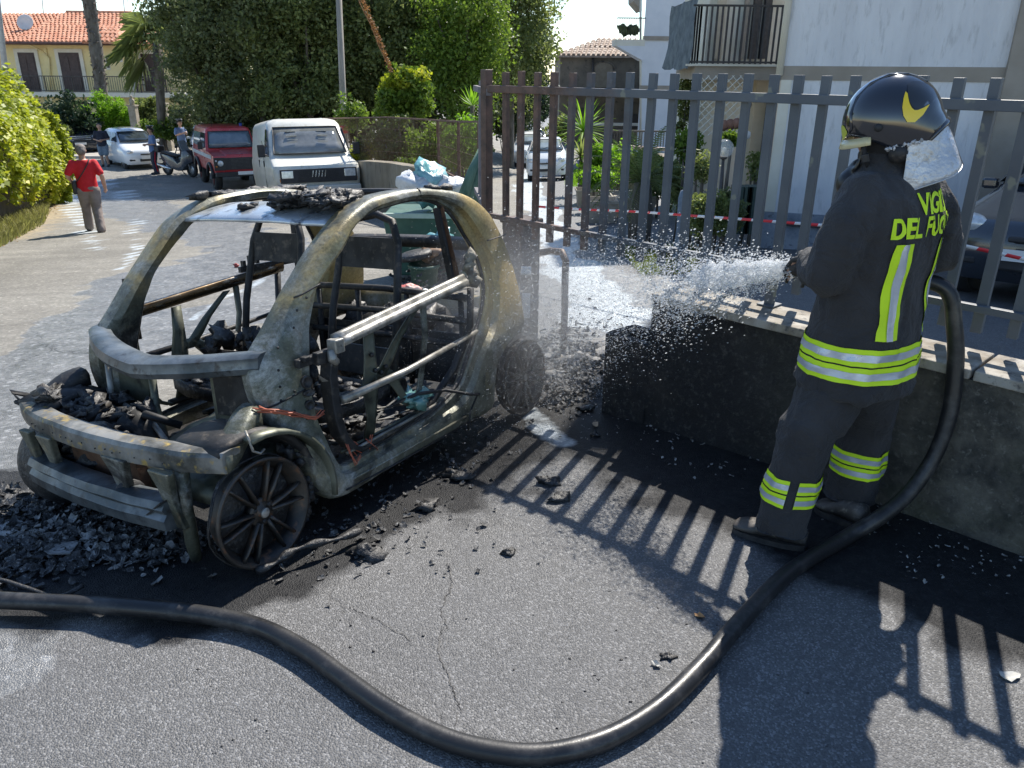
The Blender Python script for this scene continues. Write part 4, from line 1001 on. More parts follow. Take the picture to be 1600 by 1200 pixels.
M_yel = pm('helmet_yellow', (.85, .62, .01), (.8, .56, .01), 5, .3, coat=.6)
M_dark = pm('helmet_side_plate', (.008, .009, .01), (.02, .018, .014), 4, .08, coat=1)
# local azimuth sign: the photo shows the left side of the head
for s_ in (-1, 1):
    ol = [(1.93, .96), (1.83, 1.1), (1.76, 1.27), (1.75, 1.44), (1.80, 1.58), (1.94, 1.62), (2.14, 1.53), (2.34, 1.38)]
    il = [(1.955, 1.01), (1.93, 1.12), (1.92, 1.23), (1.94, 1.33), (1.98, 1.39), (2.05, 1.41), (2.17, 1.40), (2.34, 1.37)]
    rows = [[on_h(s_*(a0+(a1-a0)*t), p0+(p1-p0)*t, .0115) for t in (0, .25, .5, .75, 1)] for (a0, p0), (a1, p1) in zip(ol, il)]
    strip_(rows, M_yel, 'helmet_crescent', shell)
    top = [(2.0, .92), (2.1, .80), (2.28, .76), (2.5, .82), (2.66, .95), (2.74, 1.1), (2.70, 1.28), (2.5, 1.34)]
    bot = [(1.97, .99), (1.945, 1.1), (1.935, 1.20), (1.955, 1.31), (2.0, 1.37), (2.08, 1.39), (2.17, 1.385), (2.28, 1.36)]
    rows = [[on_h(s_*(a0+(a1-a0)*t), p0+(p1-p0)*t, .0105) for t in (0, .2, .4, .6, .8, 1)] for (a0, p0), (a1, p1) in zip(top, bot)]
    strip_(rows, M_dark, 'side_plate', shell)
    MB().lathe([(.001, .014), (.012, .013), (.014, 0)], 14, frame(on_h(s_*1.25, 1.55, .004), HFd, HUp, HRt*s_)).build('visor_pivot', M_black, shell)
    rows = [[on_h(s_*a, p, .010) for p in (pp, pp+.12*w_, pp+.25*w_)] for a, pp, w_ in ((.05, 1.42, 1), (.2, 1.36, 1.2), (.35, 1.40, .8), (.45, 1.5, .2))]
    strip_(rows, pm('helmet_badge', (.5, .55, .05), (.4, .45, .08), 9, .4), 'helmet_badge', shell)
# visor edge under the brim
rings = []
for s_ in np.linspace(-1.15, 1.15, 17):
    x, y, z = helm_pt(s_, 1.60); rings.append([Hd(x*1.01+.000, y*1.01, z+.0), Hd(x*1.10, y*1.05, z-.028), Hd(x*1.085, y*1.04, z-.03), Hd(x*.99, y*.99, z-.004)])
MB().loft(rings).build('visor', glass('visor_amber', (.7, .62, .35), .75, .1), shell)
MB().lathe([(.001, 0), (.03, 0), (.03, .01), (.001, .01)], 12, frame(Hd(-.01, -.118, -.085), HFd, HUp, -HRt)).build('ear_pad', M_black, shell)
mb = MB()
for i in range(14): mb.lump(on_h(-1.35-.05*i, 2.0, .006)+HUp*.004*math.sin(i*2), .007, .6, i, 6, 4)
o = mb.build('scuffed_foil_edge', pm('scuffed_foil', (.55, .56, .58), (.2, .2, .2), 30, .4, .3, bmp=.6), shell); o['kind'] = 'stuff'
# silver neck cape
M_foil = pm('aluminised_cloth', (.50, .51, .52), (.66, .67, .68), 7, .42, .45, bmp=.9, bscale=9, bdist=.03, c3=(.42, .37, .3))
rows = []
na = 30
for i in range(na+1):
    t = i/na; th = -1.85-(2*math.pi-3.7)*t      # round the back from the left side to the right side
    x, y, z = helm_pt(th, 1.78); row = []
    for j in range(11):
        q = j/10; fl = .25*q*(1+.25*math.sin(t*9+1))
        nx_ = math.cos(th); ny_2 = math.sin(th); dz = -(.185+.02*math.cos(t*6.3))*q+(.015*q*math.sin(t*math.pi)**2)
        out = -.004+(.02*q+.075*q*math.sin(t*math.pi)**1.5) + .009*math.sin(t*17+q*3)*q
        b0_ = Hd(x-.012, y, z+.016); o_ = HFd*nx_+HRt*ny_2; o_.z = 0; row.append(b0_+o_*out+Vector((0, 0, dz)))
    rows.append(row)
cape = MB().loft(rows, closed_ring=False, cap=False).build('neck_cape', M_foil, ff)
q = cape.modifiers.new('s', 'SOLIDIFY'); q.thickness = .003
MB().tube([r_[-1] for r_ in rows], .0022, 5).build('hem', M_foil, cape)
mid = rows[na//2]; MB().tube([p+L(0, -.003, 0) for p in mid], .0016, 5).build('seam', pm('grey_thread', (.15, .15, .15)), cape)
# chin strap with buckle, face mask hanging at the chest
MB().tube([Hd(.085, -.10, -.03), Hd(.088, -.10, -.075), Hd(.082, -.085, -.115), Hd(.07, -.06, -.14)], [.008, .008, .008, .006], 6, sx=.5).build('chin_strap', M_hood, ff)
MB().box(Hd(.088, -.103, -.075), (.026, .018, .03), frame((0, 0, 0), HFd, HRt, HUp).to_3x3()).build('buckle', M_black, ff, bevel=.004)
mk = IF @ P(1328, 288, 2.84)
mb = MB(); mb.ball(mk, .048, 16, 12, (1, 1, 1.15)); mb.tube([mk+Vector((.0, 0, .03)), IF @ P(1340, 262, 2.84), IF @ P(1362, 252, 2.84), IF @ P(1390, 240, 2.82), IF @ P(1405, 232, 2.8)], [.03, .03, .034, .04, .04], 10)
mb.tube([mk+Vector((-.01, 0, .04)), IF @ P(1338, 262, 2.80), IF @ P(1346, 245, 2.80), IF @ P(1348, 228, 2.80)], [.012, .009, .009, .009], 8)
blob('face_mask', mb, pm('mask_rubber', (.012, .012, .013), (.02, .02, .022), 6, .35, bmp=.1), ff, .008, 2)
for i in range(3): MB().ball(mk+Vector((-.01+.012*i, -.052+.004*i, .0+.012*i)), .003, 6, 4).build('rivet', M_silver, ff)
# ---- stripes and letters lie on the cloth
def bvh_of(o):
    me = o.data; vs = [v_.co.copy() for v_ in me.vertices]; ps = [tuple(p.vertices) for p in me.polygons]; return BVHTree.FromPolygons(vs, ps)
bj = bvh_of(jacket); bt = bvh_of(trous)
def hit(bvh, o_, d_, out):
    h, n_, _, _ = bvh.ray_cast(o_, d_)
    return None if h is None else h-d_*out
def band(bvh, cen, zfun, th0, th1, w, mat, name, out=.003, n=90, par=None, rad=.6, rows_=5):
    rows = []
    for i in range(n+1):
        th = th0+(th1-th0)*i/n; d = (FR*math.cos(th)+FF*math.sin(th)); row = []
        for j in range(rows_):
            z = zfun(th)+w*(j/(rows_-1)-.5); c_ = cen(z) if callable(cen) else cen; o_ = Vector((c_.x, c_.y, z))+d*rad; h = hit(bvh, o_, -d, out)
            if h is None: row = None; break
            row.append(h)
        if row: rows.append(row)
    return MB().loft(rows, closed_ring=False, cap=False).build(name, mat, par or ff)
cen = Vector((0, 0, 0))
for zc in (.742, .810):
    t_ = band(bj, cen, lambda th: zc, 0, 2*math.pi, .062, M_hivis, 'hem_stripe', .006)
    band(bj, cen, lambda th: zc, 0, 2*math.pi, .026, M_refl, 'reflective_strip', .0085, par=t_)
def back_strip(pts, w, mat, name, out, par=None):
    rows = []
    for (r, z), (r1, z1) in zip(pts[:-1], pts[1:]):
        for k in range(12):
            t = k/12; rr_, zz = r+(r1-r)*t, z+(z1-z)*t; row = []
            for j in range(5):
                h = hit(bj, L(rr_+w*(j/4-.5), -1, zz), FF, out)
                if h is None: row = None; break
                row.append(h)
            if row: rows.append(row)
    return MB().loft(rows, closed_ring=False, cap=False).build(name, mat, par or ff)
for r in (-.118, .125):
    s1 = back_strip([(r, 1.215), (r, .842)], .076, M_hivis, 'back_stripe', .007); back_strip([(r, 1.215), (r, .842)], .024, M_refl, 'reflective_strip', .0095, s1)
def cloth_text(txt, r0, z0, size, sh=0):
    cu = bpy.data.curves.new('t', 'FONT'); cu.body = txt; cu.size = size; cu.align_x = 'CENTER'; cu.offset = size*.028; cu.shear = sh; cu.resolution_u = 4
    o = bpy.data.objects.new('t', cu); COL.objects.link(o); dg = bpy.context.evaluated_depsgraph_get(); dg.update()
    me = bpy.data.meshes.new_from_object(o.evaluated_get(dg)); bpy.data.objects.remove(o)
    for v_ in me.vertices:
        h = hit(bj, L(r0+v_.co.x*.77, -1, z0+v_.co.y), FF, .008); ok = h is not None and abs(h.dot(FF)) > .07 and h.dot(FF) < 0; v_.co = h if ok else Vector((0, 0, -99))
    import bmesh
    b = bmesh.new(); b.from_mesh(me); bmesh.ops.delete(b, geom=[v_ for v_ in b.verts if v_.co.z < -9], context='VERTS'); b.to_mesh(me); b.free()
    me.materials.clear(); me.materials.append(M_hivis); q = bpy.data.objects.new('back_lettering', me); COL.objects.link(q); q.parent = ff; return q
cloth_text('VIGILI', .028, 1.312, .094); cloth_text('DEL FUOCO', .020, 1.236, .094)
# knee bands
def axisf(a, b_):
    def f(z):
        t = (z-a.z)/(b_.z-a.z); return a+(b_-a)*t
    return f
for kn, an, th0, th1, dz in ((rk, ra, 0, 2*math.pi, .0), (lk, la, math.pi*.72, math.pi*1.13, .0), (lk, la, math.pi*1.24, math.pi*1.80, -.0)):
    c_ = axisf(kn, an)
    for k_ in (0, 1):
        zc = .285-.058*k_+dz
        t_ = band(bt, c_, lambda th: zc, th0, th1, .052, M_hivis, 'knee_stripe', .006, 40, rad=.16); band(bt, c_, lambda th: zc, th0, th1, .022, M_refl, 'reflective_strip', .0085, 40, par=t_, rad=.16)
# nozzle (held, so a thing of its own)
nz0 = FB+L(-.085, .215, 1.065); nd = (Vector((.05, 4.35, .55))-nz0).normalized()
M_n = frame(nz0, nd.orthogonal().normalized(), nd.cross(nd.orthogonal().normalized()), nd)
o = E('hose_nozzle', nz0, label='black fire hose nozzle held in front of the firefighter, spraying water', cat='nozzle')
b_ = MB().lathe([(.02, -.16), (.026, -.15), (.026, -.06), (.032, -.05), (.032, .0), (.028, .01), (.034, .03), (.034, .06), (.024, .062), (.02, .03)], 20, Matrix.Translation(-nz0) @ M_n).build('barrel', M_black, o)
MB().tube([Matrix.Translation(-nz0) @ M_n @ Vector(p) for p in ((0, .03, -.1), (0, .06, -.11), (0, .10, -.12))], .012, 8).build('grip', M_black, o)
# hose
mh, nt, B, N, Lk = nodes('hose_rubber'); v = tc(N, Lk)
Lk.new(mix(N, Lk, rmp(N, Lk, nz(N, Lk, v, 9, 7, .7), [(.5, 0.), (.7, 1.)]), (.014, .0145, .016), (.065, .062, .06)), B.inputs['Base Color']); Lk.new(rmp(N, Lk, nz(N, Lk, v, 6, 5), [(.3, .28), (.7, .55)]), B.inputs['Roughness']); bump(N, Lk, B, nz(N, Lk, v, 80, 4), .25, .003)
hp = [FB+L(-.06, .2, 1.06), FB+L(.06, .17, 1.03), FB+L(.16, .10, 1.02), FB+L(.24, .0, 1.02)]
hp += [P(1478, 452, 2.90), P(1491, 510, 2.87), P(1493, 570, 2.85), P(1484, 645, 2.82), P(1460, 712, 2.79), P(1422, 768, 2.76), P(1378, 806, 2.73)]
def gz(x, y, z=.031):
    r = ray(x, y); t = (z-CAM_H)/r.z; return Vector((0, 0, CAM_H))+r*t
hp += [gz(*q) for q in ((1325, 838), (1235, 893), (1160, 967), (1100, 1037), (1030, 1105), (945, 1155), (850, 1178), (760, 1172), (680, 1148), (600, 1105), (540, 1062), (475, 1015), (400, 978), (300, 958), (150, 945), (0, 938), (-160, 930), (-400, 925))]
def smooth_path(pts, n=6):
    out = []; N_ = len(pts)
    for i in range(N_-1):
        p0, p1, p2, p3 = pts[max(i-1, 0)], pts[i], pts[i+1], pts[min(i+2, N_-1)]
        for k in range(n):
            t = k/n; out.append(.5*((2*p1)+(p2-p0)*t+(2*p0-5*p1+4*p2-p3)*t*t+(3*p1-p0-3*p2+p3)*t**3))
    out.append(pts[-1]); return out
hq = smooth_path(hp, 8); hose = MB().tube(hq, [.030*(1+.05*noise.noise(p*3)+.02*noise.noise(p*11)) for p in hq], 20).build('fire_hose', mh)
tag(hose, 'thick black rubber fire hose curving across the asphalt up to the firefighter', 'hose')
# ============================================================ WATER, DEBRIS
M_water = pm('spray_water', (.80, .83, .86), (.9, .92, .94), 30, .15, 0)
m, nt, B, N, Lk = nodes('water_drop'); B.inputs['Base Color'].default_value = (.85, .88, .9, 1); B.inputs['Roughness'].default_value = .08; B.inputs['Transmission Weight'].default_value = .45; B.inputs['IOR'].default_value = 1.33
t = N.new('ShaderNodeBsdfTranslucent'); t.inputs[0].default_value = (.9, .93, .96, 1); ms = N.new('ShaderNodeMixShader'); ms.inputs[0].default_value = .4; tp_ = N.new('ShaderNodeBsdfTransparent'); m3 = N.new('ShaderNodeMixShader'); m3.inputs[0].default_value = .42
Lk.new(B.outputs[0], ms.inputs[1]); Lk.new(t.outputs[0], ms.inputs[2]); Lk.new(ms.outputs[0], m3.inputs[1]); Lk.new(tp_.outputs[0], m3.inputs[2]); Lk.new(m3.outputs[0], N['Material Output'].inputs[0]); M_drop = m
rs = np.random.RandomState(4)
o8 = np.array([(1, 0, 0), (-1, 0, 0), (0, 1, 0), (0, -1, 0), (0, 0, 1), (0, 0, -1)], float)
f8 = np.array([(0, 2, 4), (2, 1, 4), (1, 3, 4), (3, 0, 4), (2, 0, 5), (1, 2, 5), (3, 1, 5), (0, 3, 5)])
n0 = nz0+nd*.05; drops = []; rad = []
tgt = Vector((-.05, 4.6, .45)); Ld = (tgt-n0).length; side_ = nd.cross(Vector((0, 0, 1))).normalized(); upw = side_.cross(nd)
for i in range(38000):
    t = rs.rand()**.85*Ld*1.0; sp0 = .020+t*.15; g = -.03*t*t-abs(rs.normal(0, .09))*t*.6
    a, b = rs.normal(0, sp0), rs.normal(0, sp0*.9)
    p = n0+nd*t+side_*a+upw*b+Vector((0, 0, g))
    if p.z < terr(p.x, p.y)+.01: continue
    drops.append(tuple(p)); rad.append((.0011+.0021*rs.rand()**3)*(1.2 if t < .8 else .85))
for i in range(6500):    # splash round the back of the car
    c = Vector((.10, 4.25, .45)); p = c+Vector((rs.normal(0, .22), rs.normal(0, .3), abs(rs.normal(0, .32))-.35))
    if p.z > terr(p.x, p.y): drops.append(tuple(p)); rad.append(.0009+.0013*rs.rand()**2)
for i in range(2500):
    c = Vector((-.15, 3.75, .3)); p = c+Vector((rs.normal(0, .25), rs.normal(0, .25), abs(rs.normal(0, .3))-.2))
    if p.z > terr(p.x, p.y): drops.append(tuple(p)); rad.append(.0008+.0010*rs.rand()**2)
D = np.array(drops); rr = np.array(rad); st = 1+rs.rand(len(D))*1.2
V = (D[:, None, :]+o8[None]*rr[:, None, None]+np.array(nd)[None, None, :]*(o8@np.array(nd))[None, :, None]*(rr*st)[:, None, None]).reshape(-1, 3)
F = (f8[None]+np.arange(len(D))[:, None, None]*6).reshape(-1, 3)
sp_o = fast('water_spray', V, F, M_drop, smooth=True); tag(sp_o, 'fan of white water drops flying from the nozzle to the back of the car', 'water', kind='stuff')
# solid lumpy core of the jet
rings = []
for i in range(46):
    t = i/45*.52; ring = []; c = n0+nd*t+Vector((0, 0, -.035*t*t))
    for k in range(20):
        a = 2*math.pi*k/20; r_ = (.026+.07*t)*(1+.75*noise.noise(Vector((math.cos(a)*2, math.sin(a)*2, t*34)))+.3*noise.noise(Vector((math.cos(a)*5, math.sin(a)*5, t*90))))*(1-.5*max(0, t-.4)/.12)
        ring.append(c+(side_*math.cos(a)+upw*math.sin(a))*r_)
    rings.append(ring)
jet = MB().loft(rings).build('water_jet', M_drop); tag(jet, 'ragged white jet of water leaving the hose nozzle', 'water', kind='stuff')
# --- burnt litter on the asphalt
rr = random.Random(31)
M_ash = pm('ash_flakes', (.02, .02, .021), (.075, .075, .075), 30, .75, bmp=.8, bscale=80, c3=(.33, .33, .32))
M_ash2 = pm('pale_ash', (.12, .12, .115), (.34, .34, .33), 22, .8, bmp=.8, bscale=60, c3=(.03, .03, .03))
def shard(mb, c, s_, k):
    """curled thin flake"""
    a = rr.uniform(0, 6.28); d = Vector((math.cos(a), math.sin(a), rr.uniform(-.4, .5))); e = Vector((-math.sin(a), math.cos(a), rr.uniform(-.5, .5))); c = Vector(c); ln = s_*rr.uniform(.7, 2.2); w = s_*rr.uniform(.3, .9)
    r0 = [c+d*ln*(t-.5)+e*w*q*(1-.5*abs(t-.5))+Vector((0, 0, s_*.5*(abs(q)*rr.uniform(.2, 1)+.4*math.sin(t*5+k)))) for t in (0, .5, 1) for q in (-1, 0, 1)]
    mb.add([tuple(p+Vector((rr.uniform(-1, 1), rr.uniform(-1, 1), rr.uniform(-1, 1)))*s_*.12) for p in r0], [(0, 1, 4, 3), (1, 2, 5, 4), (3, 4, 7, 6), (4, 5, 8, 7)])
def heap(name, pts, n, size, lift, label, mat=None, cat='debris'):
    mb = MB()
    for i in range(n):
        x, y, sx_, sy_ = pts[rr.randrange(len(pts))]; px = rr.gauss(x, sx_); py = rr.gauss(y, sy_); g = G(px, py)
        q = math.exp(-((px-x)/sx_)**2/2-((py-y)/sy_)**2/2); shard(mb, g+Vector((0, 0, .004+lift*q*rr.random())), size*rr.uniform(.5, 1.6), i)
    o = mb.build(name, mat or M_ash, fix=False); tag(o, label, cat, kind='stuff'); return o
heap('ash_heap', [(150, 835, 70, 22), (80, 800, 60, 22), (220, 845, 50, 18), (40, 870, 40, 20)], 1500, .02, .05, 'heap of curled black ash in front of the burnt car')
heap('pale_ash_flakes', [(170, 845, 70, 20), (110, 820, 50, 18), (200, 860, 60, 16), (60, 850, 40, 14)], 420, .017, .06, 'pale grey flakes of ash lying on the black ash heap', M_ash2)
heap('ash_scatter', [(560, 780, 60, 40), (700, 720, 40, 25), (450, 850, 50, 25), (660, 700, 60, 30), (620, 800, 90, 60)], 520, .011, .012, 'small burnt scraps scattered on the asphalt beside the car')
heap('rubble_ash', [(900, 560, 28, 16), (880, 540, 22, 14), (920, 575, 18, 10), (905, 605, 30, 10), (870, 620, 30, 12)], 900, .02, .10, 'black rubble and ash heaped between the car and the wall end', M_ash)
heap('gate_litter', [(830, 560, 30, 30), (900, 500, 40, 20), (940, 510, 20, 8), (850, 600, 20, 20)], 160, .014, .015, 'burnt scraps floating on the wet drive in the gateway')
heap('wall_foot_litter', [(1250, 720, 120, 16), (1430, 800, 90, 30), (1050, 670, 90, 14), (1500, 860, 60, 30)], 320, .007, .004, 'crumbs and grit lying in the shade along the foot of the wall', M_ash2)
def piece(name, px, py, r_, label, mat, n=9, seed=1, flat=.55, cat='debris', spread=1.0):
    mb = MB(); g = G(px, py); q = random.Random(seed)
    M_ = MB()
    mb.lump((0, 0, r_*flat*.5), r_, .7, seed, 10, 7, (1.3, 1, flat))
    for i in range(n): 
        a = q.uniform(0, 6.28); global rr; shard(mb, Vector((math.cos(a)*r_*q.uniform(.2, 1.1)*spread, math.sin(a)*r_*q.uniform(.2, 1.1)*spread, r_*flat*q.random())), r_*.4, i)
    o = mb.build(name, mat, fix=False); o.location = g; o['kind'] = 'x'; del o['kind']; tag(o, label, cat); return o
for i, (px, py, r_, lb) in enumerate([(860, 755, .035, 'charred scrap nearest the fence shadow, left of the second bar'), (875, 780, .032, 'charred scrap just below another one beside the fence shadow'), (795, 865, .02, 'small lone charred crumb on open asphalt'), (665, 793, .035, 'charred lump on the asphalt between the car sill and the fence shadow'),
    (712, 745, .05, 'crumpled black ring of burnt trim beside the sill'), (575, 865, .055, 'largest charred lump below the front wheel on its right'), (1043, 1027, .014, 'tiny black crumb beside the pale leaf'), (930, 680, .02, 'charred crumb at the foot of the wall'), (915, 640, .03, 'black burnt chunk where the wall meets the ash')]):
    piece('charred_scrap', px, py, r_, lb, M_char, 8, i+2)
# melted strip in front of the wheel
pts = [gz(x, y, z) for x, y, z in ((400, 893, .02), (430, 880, .03), (455, 862, .045), (490, 850, .045), (530, 842, .03), (565, 828, .02))]
o = MB().tube(smooth_path(pts, 5), [.012+.006*math.sin(i*.9) for i in range(26)], 8).build('burnt_trim_strip', M_char); tag(o, 'long twisted black strip of burnt trim lying under the front wheel', 'debris')
pts = [gz(x, y, .015) for x, y in ((-60, 900), (0, 906), (40, 918), (90, 932), (130, 915))]
o = MB().tube(smooth_path(pts, 5), .008, 6).build('burnt_trim_strip', M_char); tag(o, 'thin curved black strip lying beside the hose at the left edge', 'debris')
# white plastic scraps
M_wp = pm('white_plastic', (.6, .6, .58), (.75, .75, .73), 12, .5, bmp=.3)
for i, (px, py, r_, lb) in enumerate([(100, 788, .03, 'white scrap of plastic under the left end of the crash beam'), (262, 838, .035, 'crumpled white scrap hanging by the front wheel')]):
    mb = MB(); mb.lump((0, 0, .02), r_, .8, i+5, 10, 7, (1, 1, .9)); o = mb.build('white_scrap', M_wp); o.location = G(px, py); tag(o, lb, 'debris')
# melted pale slab remains on the ash
for i, (pts, lb) in enumerate([([(60, 862), (95, 850), (125, 858), (112, 878), (80, 880)], 'pale flat flake of burnt panel on the left of the ash heap'), ([(0, 835), (30, 838), (40, 868), (10, 872), (-10, 860)], 'bluish pale sheet at the left edge of the picture')]):
    q = [G(*p_)+Vector((0, 0, .02+.006*k)) for k, p_ in enumerate(pts)]; c0 = q[0].copy(); o = MB().plate([p_-c0 for p_ in q], (0, 0, -.004)).build('burnt_panel_flake', M_ash2); o.location = c0; tag(o, lb, 'debris')
# leaves and chips
def flake(name, px, py, sz, mat, lb, cat='leaf', seed=0):
    q = random.Random(seed); g = G(px, py); n = 9; ring = []
    for k in range(n):
        a = 2*math.pi*k/n; r_ = sz*(.6+.4*q.random()); ring.append((r_*math.cos(a)*1.3, r_*math.sin(a)*.8, .006+.010*q.random()))
    mb = MB().add(ring+[(0, 0, .003)], [(k, (k+1) % n, n) for k in range(n)]); o = mb.build(name, mat); o.location = g; o.rotation_euler.z = q.uniform(0, 6); s_ = o.modifiers.new('s', 'SOLIDIFY'); s_.thickness = .0015; tag(o, lb, cat); return o
flake('fallen_leaf', 1093, 965, .018, pm('dry_leaf', (.42, .2, .07), (.5, .3, .12), 30, .6), 'curled orange brown leaf on the asphalt left of the hose', seed=1)
flake('fallen_leaf', 1025, 1041, .014, pm('pale_leaf', (.5, .48, .42), (.4, .4, .38), 30, .7), 'small pale leaf on the asphalt below the orange one', seed=2)
flake('fallen_leaf', 1577, 1060, .032, MC['pale_leaf'], 'large pale leaf near the right edge between fence shadows', seed=3)
flake('fallen_leaf', 930, 665, .03, pm('tan_leaf', (.3, .22, .14), (.4, .32, .22), 20, .7), 'folded tan leaf on the asphalt by the end of the wall', seed=4)
mb = MB(); q = random.Random(77)
for i in range(170):
    px = q.uniform(300, 1600); py = q.uniform(760, 1195); g = G(px, py); s_ = q.uniform(.001, .0038); mb.lump(g+Vector((0, 0, s_*.5)), s_, .5, i, 5, 4, (1.5, 1, .7))
o = mb.build('grit', M_char, fix=False); tag(o, 'fine dark grit strewn over the asphalt', 'grit', kind='stuff')
# stones by the wall end
M_stone = pm('ashy_stone', (.16, .155, .15), (.3, .29, .27), 12, .85, bmp=.6, c3=(.03, .03, .03))
for i, (px, py, r_, f_, lb) in enumerate([(905, 568, .075, .5, 'grey stone lying across the ash by the end of the wall'), (935, 555, .07, .35, 'flat pale stone leaning on the hollow block'), (940, 540, .06, .3, 'flat pale stone behind another by the hollow block'), (868, 590, .04, .6, 'small pale stone in the ash nearest the rear wheel')]):
    r_ *= 1.35; mb = MB().lump((0, 0, r_*f_*.6), r_, .45, i+40, 12, 8, (1.4, .8, f_)); o = mb.build('stone', M_stone); o.location = G(px, py); o.rotation_euler.z = i; tag(o, lb, 'stone')
# bits on the far road
for px, py, col, lb in ((405, 380, (.5, .6, .65), 'crushed pale blue cup on the road behind the car'), (412, 391, (.6, .25, .22), 'pinkish scrap next to the pale blue cup on the road'), (369, 418, (.35, .05, .04), 'small dark red scrap on the wet road')):
    mb = MB().lump((0, 0, .03), .045 if px > 400 else .03, .5, px, 8, 6, (1.3, .9, .8)); o = mb.build('road_scrap', pm('scrap_%d' % px, col, tuple(c*.8 for c in col), 20, .5)); o.location = G(px, py); tag(o, lb, 'litter')
for px, py, d, w, h, lb in ((822, 423, 4.75, .065, .05, 'upper pale blue melted scrap stuck behind the car'), (822, 478, 4.7, .05, .16, 'lower pale blue melted sheet standing behind the car')):
    c = P(px, py, d); rows = [[Vector((w*(i/5-.5), .015*noise.noise(Vector((i, j, px)))*2, h*(j/5-.5)+.012*noise.noise(Vector((i*2, 7, px))))) for i in range(6)] for j in range(6)]
    o = MB().loft(rows, closed_ring=False, cap=False).build('melted_sheet', pm('pale_blue_plastic', (.5, .56, .62), (.66, .72, .76), 14, .4, bmp=.4)); o.location = c; q = o.modifiers.new('s', 'SOLIDIFY'); q.thickness = .004; tag(o, lb, 'debris')

# thin cloud of mist where the jet breaks on the car
m, nt, B, N, Lk = nodes('mist'); N.remove(B); pv = N.new('ShaderNodeVolumePrincipled'); pv.inputs['Color'].default_value = (.95, .97, 1, 1); pv.inputs['Anisotropy'].default_value = .5
v = tc(N, Lk); gr = N.new('ShaderNodeTexGradient'); gr.gradient_type = 'SPHERICAL'; Lk.new(v, gr.inputs[0])
Lk.new(mth(N, Lk, 'MULTIPLY', mth(N, Lk, 'POWER', gr.outputs['Fac'], 1.3), rmp(N, Lk, nz(N, Lk, v, 2.2, 4, .6), [(.3, .5), (.7, 1.9)])), pv.inputs['Density']); Lk.new(pv.outputs[0], N['Material Output'].inputs['Volume'])
for c_, s_, lb in (((.02, 4.1, .50), (.62, .75, .62), 'thin pale mist where the water jet breaks on the back of the car'),):
    o = MB().ball((0, 0, 0), 1, 20, 12).build('water_mist', m); o.location = c_; o.scale = s_; tag(o, lb, 'mist', kind='stuff')
# cracks in the asphalt
for k, pts in enumerate(([(690, 985), (684, 1020), (700, 1055), (708, 1085), (718, 1105), (712, 1140)], [(548, 950), (575, 962), (600, 975), (640, 1000)], [(700, 985), (690, 950), (705, 915), (700, 880)])):
    q = smooth_path([G(*p_)+Vector((0, 0, .0015)) for p_ in pts], 10); rr2 = random.Random(k); rows = []
    for p_ in q:
        j = Vector((rr2.uniform(-1, 1), rr2.uniform(-1, 1), 0))*.006; w = .0022*rr2.uniform(.3, 1.3); rows.append([p_+j-Vector((w, 0, 0)), p_+j+Vector((w, 0, 0))])
    o = MB().loft(rows, closed_ring=False, cap=False).build('asphalt_crack', M_char); o['kind'] = 'structure'
# ============================================================ VEGETATION
LR = np.random.RandomState(9)
def leafmesh(name, C, size, mat, parent=None, up=.3, aspect=.55, droop=0., jit=.35, nrm=None):
    """diamond leaves at points C"""
    n = len(C); C = np.asarray(C, float)
    a = LR.normal(size=(n, 3)); a[:, 2] += up
    if nrm is not None: a = a*.8+nrm
    a /= np.linalg.norm(a, axis=1)[:, None]+1e-9          # leaf normal
    b = LR.normal(size=(n, 3)); b[:, 2] -= droop; b -= a*(a*b).sum(1)[:, None]; b /= np.linalg.norm(b, axis=1)[:, None]+1e-9
    c = np.cross(a, b); s_ = (size*(1-jit+2*jit*LR.rand(n)))[:, None]
    V = np.stack([C-b*s_*.5, C+c*s_*aspect*.5-a*s_*.06, C+b*s_*.5, C-c*s_*aspect*.5-a*s_*.06], 1).reshape(-1, 3)
    F = np.arange(n*4).reshape(n, 4)
    return fast(name, V, F, mat, parent)
def crown_pts(cen, rad, nclump, per, cr, shell=.75, flat=.8):
    """leaf points grouped in clumps spread through an ellipsoid"""
    d = LR.normal(size=(nclump, 3)); d /= np.linalg.norm(d, axis=1)[:, None]; q = (LR.rand(nclump)**.45)[:, None]*shell+(1-shell)*LR.rand(nclump)[:, None]
    cc = np.array(cen)+d*q*np.array(rad); k = nclump*per
    e = LR.normal(size=(nclump, per, 3)); e /= np.linalg.norm(e, axis=2)[:, :, None]; rr_ = (LR.rand(nclump, per)**.4)[:, :, None]*(cr*(.6+.8*LR.rand(nclump)))[:, None, None]
    e[:, :, 2] *= flat
    return (cc[:, None, :]+e*rr_).reshape(-1, 3)
M_bark = pm('bark', (.09, .075, .06), (.17, .15, .125), 6, .9, bmp=.7, bscale=18, stretch=(1, 1, .3))
G_dark = leafm('leaf_dark', (.06, .078, .036), (.165, .195, .09), (.38, .41, .18), .45, .7)
G_mid = leafm('leaf_mid', (.08, .105, .04), (.22, .26, .095), (.46, .49, .19), .48, .8)
G_light = leafm('leaf_light', (.06, .11, .02), (.16, .24, .035), (.30, .36, .07), .45, 1.2)
G_yel = leafm('leaf_yellow', (.13, .19, .02), (.42, .45, .035), (.72, .6, .08), .42, .9)
G_lime = leafm('leaf_lime', (.09, .19, .015), (.22, .40, .03), (.34, .52, .06), .5, 1.5)
G_blue = leafm('leaf_bluegreen', (.02, .04, .02), (.05, .085, .045), (.1, .14, .07), .3, 1.5)
